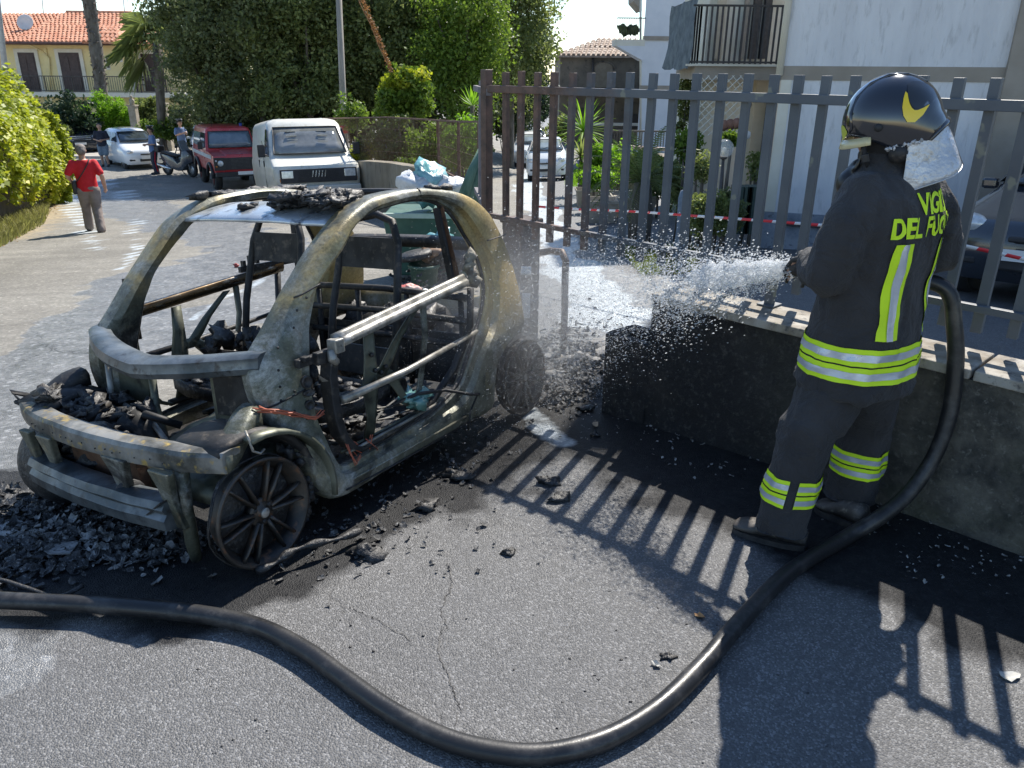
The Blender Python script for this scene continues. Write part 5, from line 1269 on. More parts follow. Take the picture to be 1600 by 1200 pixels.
def tree(name, label, px, cy, d, rad, n, per, leaf, mat, lean=0, trunk_r=.16, group=None, cr=.75, cat='tree'):
    c = P(px, cy, d); gz_ = terr(c.x, d); t = E(name, (c.x+lean, d, gz_), label=label, cat=cat, group=group); IT = Vector((c.x+lean, d, gz_))
    pts = [Vector((0, 0, -.2)), Vector((-lean*.3, .05, (c.z-gz_)*.3)), Vector((-lean*.7, -.05, (c.z-gz_)*.65)), Vector((-lean, 0, c.z-gz_))]
    MB().tube(smooth_path(pts, 4), [trunk_r*(1-.045*i) for i in range(13)], 9).build('trunk', M_bark, t)
    for i in range(5):
        a = i*1.25+px; h = .45+.1*i; p0 = pts[0].lerp(pts[-1], h); e = c-IT+Vector((math.cos(a)*rad[0]*.6, math.sin(a)*rad[1]*.6, rad[2]*(.1+.1*i)))
        MB().tube([p0, p0.lerp(e, .5)+Vector((0, 0, .2)), e], [trunk_r*.5, trunk_r*.33, trunk_r*.12], 7).build('limb', M_bark, t)
    C = crown_pts(np.array(c-IT), rad, int(n*1.15), int(per*1.35), cr)
    C = C[C[:, 2] > .15]
    o = leafmesh('crown', C, leaf*.8, mat, t); o['kind'] = 'stuff'; return t
tree('evergreen_tree', 'tall dark evergreen tree at the left of the dense row, behind the fan palm', 318, 45, 33, (1.9, 2.2, 4.2), 120, 130, .20, G_dark)
tree('evergreen_tree', 'dark evergreen tree rising behind the red off road car', 395, 30, 31.5, (2.6, 2.2, 4.0), 150, 130, .20, G_dark)
tree('evergreen_tree', 'mottled evergreen tree rising behind the white van', 475, 60, 31, (2.3, 2.0, 4.0), 140, 130, .20, G_mid)
tree('evergreen_tree', 'dark evergreen tree just left of the wooden pole', 510, -10, 34, (3.0, 2.4, 4.4), 150, 120, .21, G_dark)
tree('evergreen_tree', 'tall evergreen tree behind the wooden pole with hanging dry vines', 590, 10, 32, (2.6, 2.2, 4.2), 150, 130, .20, G_mid)
tree('broadleaf_tree', 'broad leafy tree above the ivy covered dome', 665, 20, 33, (2.7, 2.2, 3.9), 150, 130, .20, G_mid)
tree('broadleaf_tree', 'bright leafy tree behind the left end of the bar fence', 725, 60, 30, (1.7, 1.8, 3.0), 100, 120, .18, G_light)
tree('broadleaf_tree', 'leafy tree whose ragged edge stands against the sky right of the others', 800, 35, 38, (2.2, 2.2, 3.8), 110, 110, .22, G_mid)
tree('broadleaf_tree', 'lower blue green tree beside the drive, left of the old stone house', 815, 135, 44, (1.9, 2.0, 3.3), 90, 110, .24, G_blue)
def bush(name, label, px, py, d, rad, n, per, leaf, mat, cr=.4, group=None, cat='shrub', aspect=.55, up=.3, stems=4, shell=.8):
    c = P(px, py, d); g = terr(c.x, d); b = E(name, (c.x, d, g), label=label, cat=cat, group=group); h = c.z-g
    for i in range(stems):
        a = i*2.1+px; MB().tube([(0.1*math.cos(a), .1*math.sin(a), -.1), (rad[0]*.25*math.cos(a), rad[1]*.25*math.sin(a), h*.5), (rad[0]*.45*math.cos(a), rad[1]*.45*math.sin(a), h)], [.03, .022, .01], 6).build('stem', M_bark, b)
    C = crown_pts(np.array((0, 0, h)), rad, n, per, cr, shell); C = C[C[:, 2] > .02]
    o = leafmesh('foliage', C, leaf, mat, b, up=up, aspect=aspect); o['kind'] = 'stuff'; return b
# under-storey below the trees
bush('dark_shrub', 'dark shrub filling the gap under the trees left of the red car', 318, 195, 39, (2.0, 1, 1.9), 80, 90, .17, G_dark)
bush('dark_shrub', 'dark shrub under the trees between the red car and the white van', 400, 190, 33, (2.4, 1, 2.0), 100, 90, .17, G_dark)
bush('dark_shrub', 'dark shrub under the trees right behind the white van roof', 480, 190, 33, (2.2, 1, 2.0), 100, 90, .17, G_dark)
bush('dark_shrub', 'dark shrub under the trees behind the mesh fence', 580, 190, 33, (2.4, 1, 2.0), 100, 90, .17, G_dark)
bush('dark_shrub', 'dark shrub under the trees at the right end of the mesh fence', 690, 190, 33, (2.4, 1, 2.0), 100, 90, .17, G_dark)
bush('dark_shrub', 'black green shrub beside the start of the sloping drive', 790, 170, 41, (1.5, 1, 1.9), 50, 90, .19, G_dark)
# ivy dome and small climbers by the mesh fence
bush('ivy_dome', 'dome of yellow green ivy over a stump behind the mesh fence', 630, 152, 21, (.85, .6, .85), 60, 110, .13, G_light, .22, up=.1, shell=.45)
b = bush('ivy_dome', 'yellowing top of the ivy dome against the dark trees', 632, 125, 20.9, (.68, .5, .35), 26, 80, .12, G_yel, .2, shell=.4)
bush('climber', 'small climber on the mesh fence just right of the wooden pole', 552, 178, 22, (.42, .3, .5), 22, 60, .11, G_light, .2)
bush('climber', 'low yellow green weed on the curved wall beside the van', 563, 240, 20, (.32, .3, .3), 20, 60, .10, G_yel, .15)
bush('weeds', 'weeds behind the right half of the mesh fence', 680, 235, 19.5, (.9, .5, .7), 40, 70, .10, G_light, .25)
bush('weeds', 'dark weeds behind the left half of the mesh fence', 620, 225, 20, (1.2, .5, .7), 40, 70, .11, G_mid, .25)
bush('weeds', 'bright weeds at the far end of the mesh fence by the gate', 725, 220, 18.5, (.5, .5, .8), 40, 70, .10, G_lime, .25)
bush('weeds', 'small weed growing in front of the mesh fence bottom rail', 640, 258, 17.5, (.35, .2, .16), 14, 50, .08, G_light, .12)
# dry vines hanging from the tree
m_v = pm('dry_vine', (.28, .12, .05), (.4, .22, .1), 20, .8)
v_ = E('dry_vine', P(610, 108, 20.5), label='reddish dry vine hanging slantwise from the trees to the ivy dome', cat='vine'); o0 = v_.location.copy()
MB().tube([P(x, y, 20.5)-o0 for x, y in ((550, -40), (562, 5), (580, 40), (592, 72), (603, 95), (612, 112))], .012, 6).build('stem', m_v, v_)
C = []
for i in range(900):
    t = LR.rand(); p = P(550+62*t, -40+150*t, 20.5)-o0; C.append((p.x+LR.normal()*.025, p.y+LR.normal()*.03, p.z+LR.normal()*.04))
o = leafmesh('leaves', C, .045, leafm('leaf_dry', (.2, .08, .03), (.36, .18, .08), None, .3), v_); o['kind'] = 'stuff'
# ---- ivy hedge on the left
hA = G(92, 318); hB = G(-70, 392); hd = (hB-hA); hl = hd.length; hd.normalize(); hn = Vector((hd.y, -hd.x, 0)).normalized()
if hn.x < 0: hn = -hn
hedge = E('ivy_hedge', hA, label='tall yellow green ivy hedge along the left edge of the road', cat='hedge')
C = []; Nn = []
for i in range(15000):
    t = LR.rand()*1.5; s_ = LR.rand(); top = 2.95+.25*math.sin(t*9)+.15*math.sin(t*23)+(.0 if t > .25 else -(.25-t)*3.6)
    z = s_*top; bulge = .55*math.sin(min(1, s_*1.05)*math.pi)**.6+.22*noise.noise(Vector((t*7, z*1.6, 0)))+.1*noise.noise(Vector((t*22, z*5, 3))); end = max(0, .06-t)*0
    if z < .35 and LR.rand() < .6: continue
    p = hd*(t*hl)+hn*(bulge-.25+LR.normal()*.05)+Vector((0, 0, z-.06*t*hl*0)); g = terr(hA.x+p.x, hA.y+p.y)-hA.z
    C.append((p.x, p.y, p.z+g)); n_ = hn*1.0+Vector((0, 0, .5+s_)); Nn.append(tuple(n_))
for i in range(3500):   # rounded end and top
    a = LR.rand()*math.pi; s_ = LR.rand(); z = s_*2.5; r_ = .55*math.sin(s_*math.pi)**.5+.1*LR.normal()
    p = -hd*math.sin(a)*r_+hn*math.cos(a)*r_*.9+Vector((0, 0, z)); C.append(tuple(p)); Nn.append(tuple(p+Vector((0, 0, .5-z))))
for i in range(5000):
    t = LR.rand()*1.5; p = hd*(t*hl)+hn*(LR.rand()*1.2-1.0)+Vector((0, 0, 2.75+.25*math.sin(t*9)+.15*math.sin(t*23)-(0 if t > .25 else (.25-t)*3.6)+.1*LR.normal())); C.append((p.x, p.y, p.z+terr(hA.x+p.x, hA.y+p.y)-hA.z)); Nn.append((0, 0, 1.5))
o = leafmesh('foliage', C, .125, G_yel, hedge, aspect=.8, nrm=np.array(Nn)); o['kind'] = 'stuff'
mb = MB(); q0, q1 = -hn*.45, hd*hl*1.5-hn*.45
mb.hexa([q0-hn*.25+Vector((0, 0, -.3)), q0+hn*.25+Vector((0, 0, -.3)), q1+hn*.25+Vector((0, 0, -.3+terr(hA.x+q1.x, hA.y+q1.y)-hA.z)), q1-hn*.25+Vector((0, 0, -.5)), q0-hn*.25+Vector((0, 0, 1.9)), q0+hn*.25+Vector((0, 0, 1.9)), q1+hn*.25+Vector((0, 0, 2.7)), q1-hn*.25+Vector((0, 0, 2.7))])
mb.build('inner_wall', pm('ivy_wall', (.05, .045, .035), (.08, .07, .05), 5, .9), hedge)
# grass verge and litter
def grass(name, label, quad, n, h, mat, seed=1):
    r_ = np.random.RandomState(seed); Vv = []; c0 = quad[0]
    for i in range(n):
        u, v2 = r_.rand(), r_.rand(); p = (Vector(quad[0]).lerp(Vector(quad[1]), u)).lerp(Vector(quad[3]).lerp(Vector(quad[2]), u), v2)
        z = terr(p.x, p.y); a = r_.rand()*6.28; hh = h*(.5+r_.rand()); w = hh*.05; l = r_.normal(size=2)*hh*.35
        Vv += [(p.x-math.cos(a)*w, p.y-math.sin(a)*w, z-.01), (p.x+math.cos(a)*w, p.y+math.sin(a)*w, z-.01), (p.x+l[0]+.001, p.y+l[1], z+hh), (p.x+l[0]*.9, p.y+l[1]*.9, z+hh*.97)]
    o = fast(name, Vv, np.arange(len(Vv)).reshape(-1, 4), mat); tag(o, label, 'grass', kind='stuff'); return o
G_grass = leafm('grass_blade', (.14, .14, .05), (.3, .3, .12), (.5, .44, .25), .4, 3)
grass('verge_grass', 'dry grass growing along the foot of the ivy hedge', [G(70, 350), G(-10, 392), G(-60, 372), G(86, 285)], 5000, .16, G_grass)
grass('lawn', 'small patch of sunlit lawn beside the drive', [G(884, 292), G(915, 292), G(912, 266), G(884, 266)], 3000, .12, G_lime, 2)
grass('shady_grass', 'shaded grass under the garden plants behind the fence', [P(1005, 400, 8.6), P(1110, 400, 8.6), P(1110, 300, 10.5), P(975, 300, 10.5)], 4000, .10, G_mid, 3)
mb = []
for i in range(700):
    u = LR.rand(); px = 0+95*u+LR.normal()*6; py = 372-62*u+abs(LR.normal())*7-3; g = G(px, py); mb.append((g.x, g.y, g.z+.015))
o = leafmesh('leaf_litter', mb, .06, leafm('litter', (.2, .1, .04), (.42, .27, .12), (.6, .48, .3), .2), up=3); tag(o, 'dry orange leaves lying along the edge of the hedge', 'leaf litter', kind='stuff')
# ---- shrubs before the yellow house
bush('oleander', 'dark oleander with a few pink flowers behind the hedge end', 112, 195, 40, (1.35, 1.0, 1.5), 60, 90, .20, G_blue, .45)
bush('bamboo_clump', 'bright green feathery clump left of the white hatchback', 160, 190, 41, (1.0, .8, 1.35), 60, 90, .20, G_lime, .3, aspect=.22)
bush('bamboo_clump', 'bright green feathery clump right behind the white hatchback', 195, 188, 41.5, (.85, .8, 1.15), 50, 90, .20, G_lime, .3, aspect=.22)
bush('garden_shrub', 'shrub behind the statue pillar by the yellow house', 232, 178, 42, (.8, .7, 1.1), 40, 80, .18, G_mid, .35)
bush('clipped_hedge', 'low clipped hedge behind the policemen', 262, 203, 39, (1.6, .5, .55), 50, 90, .14, G_light, .25)
bush('dark_shrub', 'dark shrub between the hedge end and the oleander', 88, 215, 39, (.9, .7, 1.2), 40, 80, .2, G_dark, .35)
# ---- palms
def frond(mb, base, az, el, ln, droop, w, n=11, pinn=True, lw=.018):
    d = Vector((math.cos(az)*math.cos(el), math.sin(az)*math.cos(el), math.sin(el))); p = Vector(base); pts = [p.copy()]
    for i in range(n): d = (d+Vector((0, 0, -droop/n))).normalized(); p = p+d*ln/n; pts.append(p.copy())
    mb.tube(pts, [max(.004, lw*(1-i/(n+1))) for i in range(n+1)], 4)
    for i in range(2, n+1):
        t = pts[i]-pts[i-1]; t.normalize(); sdv = t.cross(Vector((0, 0, 1))).normalized(); L_ = w*math.sin(min(1, (i-.5)/n)*math.pi)**.6
        for s_ in (-1, 1):
            for q in (0, .5):
                b0 = pts[i]-t*(ln/n)*q; e = b0+(sdv*s_+t*.7+Vector((0, 0, .15))).normalized()*L_; e.z -= L_*.25
                mb.add([b0, b0+t*.028*ln/2+Vector((0, 0, .006)), e, b0-t*.02*ln/2], [(0, 1, 2), (0, 2, 3)])
pal = E('palm_tree', P(152, 150, 44), label='palm with a tall scaly trunk in front of the yellow house, crown above the picture', cat='palm'); o0 = pal.location.copy(); o0.z = terr(o0.x, o0.y); pal.location = o0
base_ = Vector((0, 0, 0)); tp_ = P(132, -60, 44)-o0
MB().tube([base_+(tp_-base_)*t+Vector((.08*math.sin(t*4), 0, 0)) for t in np.linspace(0, 1, 12)], [.30+.03*math.sin(i*2.4) for i in range(12)], 12).build('trunk', M_bark, pal)
C = [tuple(base_+(tp_-base_)*t+Vector((.08*math.sin(t*4)+.31*math.cos(a), .31*math.sin(a), 0))) for t, a in zip(LR.rand(420), LR.rand(420)*6.28)]
o = leafmesh('leaf_stub', C, .22, pm('palm_stub', (.12, .1, .085), (.22, .19, .16), 5, .9), pal, up=1.2, aspect=.5); o['kind'] = 'stuff'
for i in range(22):
    mb = MB(); frond(mb, tp_+Vector((0, 0, .1)), i*.9, .9-.12*(i % 9), 2.7, 1.5, .5); mb.build('frond', G_mid, pal, fix=False)
pal = E('fan_palm', ONG(238, 39), label='fan palm with ragged drooping leaves at the right of the yellow house', cat='palm'); o0 = pal.location.copy(); tp_ = P(246, 62, 39)-o0
MB().tube([Vector((0, 0, -.1)), tp_*.5, tp_], [.2, .2, .22], 10).build('trunk', M_bark, pal)
def fan(mb, c, az, el, rad, n=17, spread=2.2):
    d = Vector((math.cos(az)*math.cos(el), math.sin(az)*math.cos(el), math.sin(el))); h = c+d*rad*.75; mb.tube([c, h], .016, 4)
    u = d.cross(Vector((0, 0, 1))).normalized(); w = u.cross(d)
    for k in range(n):
        a = spread*(k/(n-1)-.5); q = d*math.cos(a)+u*math.sin(a); sd2 = q.cross(w).normalized()*.030*rad
        m_ = h+q*rad*.55; e = h+q*rad*.95+Vector((0, 0, -.28*rad*abs(math.sin(k*1.7))-.1*rad)); mb.add([h, m_+sd2, e, m_-sd2], [(0, 1, 2), (0, 2, 3)])
for i in range(30):
    mb = MB(); fan(mb, tp_, i*2.4, 1.0-1.9*((i*7) % 30)/30, 1.15+.2*(i % 3)); mb.build('frond', G_mid, pal, fix=False)
# ---- garden right of the drive
bush('round_shrub', 'small round clipped shrub at the top of the drive', 873, 207, 34, (.55, .5, .6), 30, 70, .13, G_mid, .25)
bush('flowering_shrub', 'bright lime shrub behind the fence, left of the shaded cycad', 940, 252, 19, (.42, .4, .42), 40, 80, .11, G_lime, .28)
bush('flowering_shrub', 'bright lime shrub further right against the railing', 972, 250, 20, (.36, .4, .30), 34, 80, .11, G_lime, .28)
bush('flowering_shrub', 'low sunlit green shrub above the concrete planters', 932, 280, 16.5, (.35, .3, .15), 34, 80, .09, G_lime, .2)
bush('dark_laurel', 'glossy dark shrub shaded below the white building', 1038, 280, 15, (.42, .4, .35), 40, 70, .10, G_mid, .2)
bush('dark_laurel', 'pale tipped shrub at the foot of the white building', 1000, 258, 16, (.26, .3, .16), 40, 80, .1, G_light, .25)
bush('wall_creeper', 'tall thin conifer like plant by the corner of the white building', 1069, 160, 16, (.14, .15, .55), 30, 60, .07, G_mid, .12)
bush('potted_plant', 'leafy plants in tiers between the conifer and the lattice', 1074, 225, 11.5, (.15, .2, .30), 26, 50, .07, G_light, .12)
bush('potted_plant', 'spiky plant in the shade left of the globe lamp', 1096, 262, 10, (.14, .15, .16), 20, 50, .08, G_mid, .12, aspect=.2)
bush('potted_plant', 'leafy plant right below the tiled ledge', 1140, 218, 10.5, (.13, .12, .08), 14, 24, .11, G_light, .08)
bush('ivy_planting', 'dark ivy covering the low wall below the lamp', 1108, 330, 9.0, (.26, .2, .26), 50, 80, .05, G_mid, .1)
bush('ivy_planting', 'dark ivy with pale flowers below the lattice', 1140, 330, 9.3, (.16, .2, .26), 30, 60, .05, G_dark, .1)
bush('climbing_rose', 'thin climbing plant beside the corner of the white building', 1180, 262, 11.0, (.10, .12, .25), 14, 26, .06, G_mid, .1)
def rosette(name, label, px, py, d, n, ln, w, mat, el0=.2, el1=1.4, droop=.6, trunk=.0, cat='plant'):
    c = P(px, py, d); g = terr(c.x, d); t = E(name, (c.x, d, g), label=label, cat=cat); h = c.z-g
    if h > .1: MB().tube([(0, 0, -.1), (.02, 0, h)], [.07, .06], 8).build('trunk', M_bark, t)
    for i in range(n):
        mb = MB(); az = i*2.4; el = el0+(el1-el0)*((i*13) % n)/n; dd = Vector((math.cos(az)*math.cos(el), math.sin(az)*math.cos(el), math.sin(el))); p = Vector((0, 0, h)); rows = []; sdv = dd.cross(Vector((0, 0, 1))).normalized()
        for k in range(6):
            ww = w*(1-k/5)**.7*(1 if k else .6); rows.append([p-sdv*ww, p+Vector((0, 0, -.004)), p+sdv*ww]); dd = (dd+Vector((0, 0, -droop/5))).normalized(); p = p+dd*ln/5
        mb.loft(rows, closed_ring=False, cap=False).build('leaf', mat, t, fix=False)
    return t
rosette('yucca', 'bright spiky yucca beside the drive, upper one', 912, 205, 22, 60, .95, .035, G_lime, -.3, 1.4, .5)
rosette('yucca', 'darker spiky yucca in front of the bright one', 908, 245, 19, 50, .75, .03, G_mid, -.2, 1.3, .8)
t = E('cycad', ONG(1015, 11.5), label='large dark feathery cycad spreading in the shade behind the fence', cat='plant')
hh = P(1015, 285, 11.5).z-t.location.z
MB().lathe([(.16, -.1), (.18, hh*.5), (.12, hh)], 12).build('trunk', M_bark, t)
for i in range(34):
    mb = MB(); frond(mb, (0, 0, hh), i*2.4, .1+1.2*((i*11) % 34)/34, .95, 1.3, .16, 12, lw=.01); mb.build('frond', G_mid, t, fix=False)
t = E('yucca', ONG(706, 24), label='light green spiky plant behind the far end of the mesh fence', cat='plant'); hh = P(740, 165, 24).z-t.location.z; t.location.x = P(738, 165, 24).x
for i in range(40):
    mb = MB(); az = i*2.4; el = -.2+1.5*((i*13) % 40)/40; dd = Vector((math.cos(az)*math.cos(el), math.sin(az)*math.cos(el), math.sin(el))); p = Vector((0, 0, hh)); s2 = dd.cross(Vector((0, 0, 1))).normalized()*.03; mb.add([p, p+dd*.3+s2, p+dd*.62, p+dd*.3-s2], [(0, 1, 2), (0, 2, 3)]); mb.build('leaf', G_lime, t, fix=False)
MB().tube([(0, 0, -.1), (0, 0, hh)], .06, 7).build('trunk', M_bark, t)
# ============================================================ YELLOW HOUSE (facade 53 m away)
M_yellow = pm('yellow_plaster', (.78, .64, .32), (.84, .71, .38), 1.2, .9, bmp=.2, c3=(.7, .58, .34))
M_cream = pm('cream_trim', (.66, .62, .5), (.74, .70, .6), 2, .8)
M_shut = pm('brown_shutter', (.055, .035, .032), (.085, .055, .05), 5, .6)
M_tile = pm('terracotta', (.46, .17, .09), (.62, .32, .2), 2.2, .85, c3=(.72, .5, .38), bmp=.3)
M_gut = pm('brown_gutter', (.09, .04, .03), (.12, .06, .045), 4, .5)
M_iron = pm('dark_iron', (.05, .045, .042), (.08, .07, .065), 9, .6)
HD = 53.0
house = E('yellow_house', (P(130, 150, HD).x, HD, -2.2), label='yellow two storey house with red tiled roof, brown shutters and a long balcony', cat='house')
HO = house.location.copy()
def HP(x, y, d=HD): return P(x, y, d)-HO
def hbox(name, x0, x1, y0, y1, d0, d1, mat, par=house, bevel=0):
    """box seen between pixel columns x0..x1 and rows y0..y1, from depth d0 to d1"""
    a = HP(x0, (y0+y1)/2, d0); b = HP(x1, (y0+y1)/2, d0); zt = HP((x0+x1)/2, y0, d0).z; zb = HP((x0+x1)/2, y1, d0).z
    return MB().hexa([Vector((a.x, d0-HD, zb)), Vector((b.x, d0-HD, zb)), Vector((b.x, d1-HD, zb)), Vector((a.x, d1-HD, zb)), Vector((a.x, d0-HD, zt)), Vector((b.x, d0-HD, zt)), Vector((b.x, d1-HD, zt)), Vector((a.x, d1-HD, zt))]).build(name, mat, par, bevel=bevel)
xl = HP(-120, 100).x; xr = HP(206, 100).x; xr2 = HP(298, 100).x; ztop = HP(100, 67).z; zfl = HP(100, 143).z
MB().hexa([(xl, 0, -.5), (xr, 0, -.5), (xr, 9, -.5), (xl, 9, -.5), (xl, 0, ztop), (xr, 0, ztop), (xr, 9, ztop), (xl, 9, ztop)]).build('wall', M_yellow, house)
MB().hexa([(xr, 1.2, -.5), (xr2, 1.2, -.5), (xr2, 9, -.5), (xr+.01, 9, -.5), (xr, 1.2, ztop), (xr2, 1.2, ztop), (xr2, 9, ztop), (xr+.01, 9, ztop)]).build('wall', M_yellow, house)
MB().box(((xl+xr2)/2, -.35, zfl-.14), (xr2-xl+.6, 1.9, .26)).build('balcony_slab', M_cream, house)
def door_(x0, x1, y0, y1, d=HD, fr=True, panes=2):
    w0 = HP(x0, (y0+y1)/2, d).x; w1 = HP(x1, (y0+y1)/2, d).x; zt = HP(x0, y0, d).z; zb = HP(x0, y1, d).z; yy = d-HD
    o = MB().box(((w0+w1)/2, yy-.02, (zt+zb)/2), (w1-w0, .06, zt-zb)).build('shutter_door', M_shut, house)
    for k in range(2):
        cx_ = w0+(w1-w0)*(.27+.46*k); MB().box((cx_, yy-.06, zt-(zt-zb)*.28), ((w1-w0)*.34, .03, (zt-zb)*.36)).build('shutter_panel', M_shut, o); MB().box((cx_, yy-.06, zt-(zt-zb)*.74), ((w1-w0)*.34, .03, (zt-zb)*.36)).build('shutter_panel', M_shut, o)
    for a, b, c, e in ((w0-.22, w0-.0, zb, zt+.22), (w1, w1+.22, zb, zt+.22)): MB().box(((a+b)/2, yy-.04, (c+e)/2), (b-a, .08, e-c)).build('door_frame', M_cream, house)
    MB().box(((w0+w1)/2, yy-.04, zt+.11), (w1-w0, .08, .22)).build('door_frame', M_cream, house)
door_(34, 60, 82, 143); door_(97, 129, 82, 143); door_(224, 249, 84, 143, HD+1.15); door_(-30, -4, 82, 143)
for x0, x1, y0, y1 in ((165, 171, 87, 109), (183, 190, 75, 97)):
    hbox('slot_window', x0, x1, y0, y1, HD-.03, HD+.02, M_cream); hbox('pane', x0+1.6, x1-1, y0+3, y1-3, HD-.05, HD, M_iron)
for x0, x1 in ((125, 140), (170, 185), (232, 250)): hbox('shutter_window', x0, x1, 160, 178, HD-.03+(1.2 if x0 > 205 else 0), HD+.1+(1.2 if x0 > 205 else 0), M_shut)
hbox('corner_strip', 202, 206.5, 68, 142, HD-.04, HD+.05, M_cream); hbox('corner_strip', 71, 78, 75, 142, HD-.10, HD+.02, M_yellow)
zr = HP(100, 119, HD-1.2).z; zb_ = zfl+.08; ra_ = HP(-60, 119, HD-1.2).x; rb_ = HP(285, 119, HD-1.2).x
rail = E('balcony_railing', (0, -1.2, 0)); rail.parent = house
MB().box(((ra_+rb_)/2, 0, zr), (rb_-ra_, .05, .05)).build('top_rail', M_iron, rail); MB().box(((ra_+rb_)/2, 0, zb_), (rb_-ra_, .04, .04)).build('bottom_rail', M_iron, rail)
nb = int((rb_-ra_)/.14); me_b = None
for i in range(nb):
    x = ra_+(rb_-ra_)*i/nb
    if me_b is None: o = MB().box((0, 0, 0), (.022, .022, zr-zb_)).build('baluster', M_iron, rail); me_b = o.data
    else: o = bpy.data.objects.new('baluster', me_b); COL.objects.link(o); o.parent = rail
    o.location = (x, 0, (zr+zb_)/2)
for i in range(0, nb, 12): MB().box((ra_+(rb_-ra_)*i/nb+.02, 0, (zr+zb_)/2), (.05, .05, zr-zb_)).build('rail_post', M_iron, rail)
# tiled roof: half round tiles row by row
def tiled(par, quad, name='roof_tile', tw=.26, tl=.42, mat=M_tile, ridge=True):
    """quad: eave left, eave right, ridge right, ridge left"""
    a, b, c, d = [Vector(q) for q in quad]; n_ = (b-a).cross(d-a).normalized(); n_ = n_ if n_.z > 0 else -n_
    MB().plate([a, b, c, d], -n_*.12).build('roof_slope', M_gut if 0 else mat, par)
    rows = max(2, int(((a+b)/2-(c+d)/2).length/tl)); mb = MB()
    slope = ((c+d)/2-(a+b)/2).normalized(); across = (b-a).normalized()
    for r_ in range(rows):
        l0 = a.lerp(d, r_/rows); l1 = b.lerp(c, r_/rows); m0 = a.lerp(d, (r_+1)/rows); m1 = b.lerp(c, (r_+1)/rows); n2 = max(1, int((l1-l0).length/tw))
        for k in range(n2):
            p = l0.lerp(l1, (k+.5)/n2); hw = tw*.36
            s0 = [p-across*hw, p-across*hw*.6+n_*hw*.75, p+across*hw*.6+n_*hw*.75, p+across*hw]; s1 = [q+slope*tl*1.02+n_*.01 for q in s0]
            s0 = [q+n_*.035 for q in s0]; mb.add(s0+s1, [(0, 1, 5, 4), (1, 2, 6, 5), (2, 3, 7, 6), (0, 3, 2, 1)])
    o = mb.build(name, mat, par, fix=False); o['kind'] = 'stuff'; return o
ez = ztop+.02; e0 = HP(-120, 66, HD-1.0); e1 = HP(207, 66, HD-1.0); r0 = HP(104, 20, HD+4.5); r1 = HP(206, 22, HD+4.5); l0 = HP(54, 22, HD+4.5)
e0 = Vector((xl-.6, -1.0, ez)); e1 = Vector((xr+.5, -1.0, ez)); rz_ = HP(150, 21, HD+4.5).z
em = Vector((HP(28, 66).x, -1.0, ez))
tiled(house, [em, e1, Vector((r1.x, 4.5, rz_)), Vector((r0.x, 4.5, rz_))])
tiled(house, [Vector((xl-.6, -1.1, ez-.03)), em+Vector((.9, -.1, -.03)), Vector((r0.x, 4.4, rz_-.05)), Vector((l0.x-9, 4.4, rz_-.15))])
tiled(house, [Vector((xr-.4, .2, ez+.0)), Vector((xr2+.5, .2, ez)), Vector((xr2-3.0, 4.6, rz_-.9)), Vector((r1.x, 4.55, rz_-.02))])
MB().plate([e1, Vector((xr+.5, 9.5, ez)), Vector((r1.x, 4.5, rz_))], (0, 0, -.1)).build('roof_slope', M_tile, house)
# small hipped projection
ga = HP(175, 43, HD+.2); tiled(house, [Vector((HP(147, 66).x, -1.5, ez+.03)), Vector((HP(203, 66).x, -1.5, ez+.03)), Vector((ga.x+.2, .3, ga.z)), Vector((ga.x-.2, .3, ga.z))])
MB().plate([Vector((HP(203, 66).x, -1.5, ez+.03)), Vector((HP(206, 66).x, 1.5, ez+.4)), Vector((ga.x+.2, .3, ga.z))], (0, 0, -.05)).build('roof_slope', M_tile, house)
MB().tube([Vector((r0.x, 4.5, rz_+.06)), Vector((r1.x, 4.5, rz_+.06))], .11, 8).build('ridge_tiles', M_tile, house)
MB().tube([Vector((xl-.6, -1.08, ez-.08)), Vector((xr+.5, -1.08, ez-.08))], .09, 8).build('gutter', M_gut, house)
MB().tube([Vector((HP(54, 67).x, -.9, ez-.1)), Vector((HP(66, 72).x, -.1, ez-.5)), Vector((HP(76, 80).x, -.12, ez-.9)), Vector((HP(80, 140).x, -.12, zfl))], .05, 6).build('downpipe', M_yellow, house)
for x, y0, y1 in ((68, -10, 22), (195, -8, 22)): MB().tube([HP(x-3, y0, HD+4.4), HP(x, y1, HD+4.4)], .03, 5).build('antenna', pm('pale_metal', (.5, .5, .5), (.6, .6, .6)), house)
dc = HP(40, 36, HD+1.2); MB().lathe([(.001, 0), (.25, .03), (.45, .10), (.47, .11), (.45, .12), (.24, .05), (.001, .02)], 20, frame(dc, (1, .2, 0), (0, .3, 1), (.3, -1, .35))).tube([dc, dc+Vector((.1, .3, -.7))], .03, 5).build('satellite_dish', pm('dish_white', (.7, .68, .66), (.6, .58, .56)), house)
# bench on the balcony
bn = E('garden_bench', HO+HP(237, 140, HD-.6), label='dark wooden bench on the balcony of the yellow house, at its right end', cat='bench')
bn.location.z = HO.z+zfl
for z, y in ((.45, -.2), (.45, 0), (.45, .2), (.75, .3), (.9, .33)): MB().box((0, y, z), (1.65, .12 if y < .25 else .03, .04 if y < .25 else .13)).build('slat', M_shut, bn)
for s_ in (-1, 1):
    MB().box((s_*.8, -.2, .33), (.07, .07, .66)).build('leg', M_shut, bn); MB().box((s_*.8, .32, .48), (.07, .07, .98)).build('leg', M_shut, bn); MB().box((s_*.8, .05, .66), (.08, .55, .05)).build('armrest', M_shut, bn)
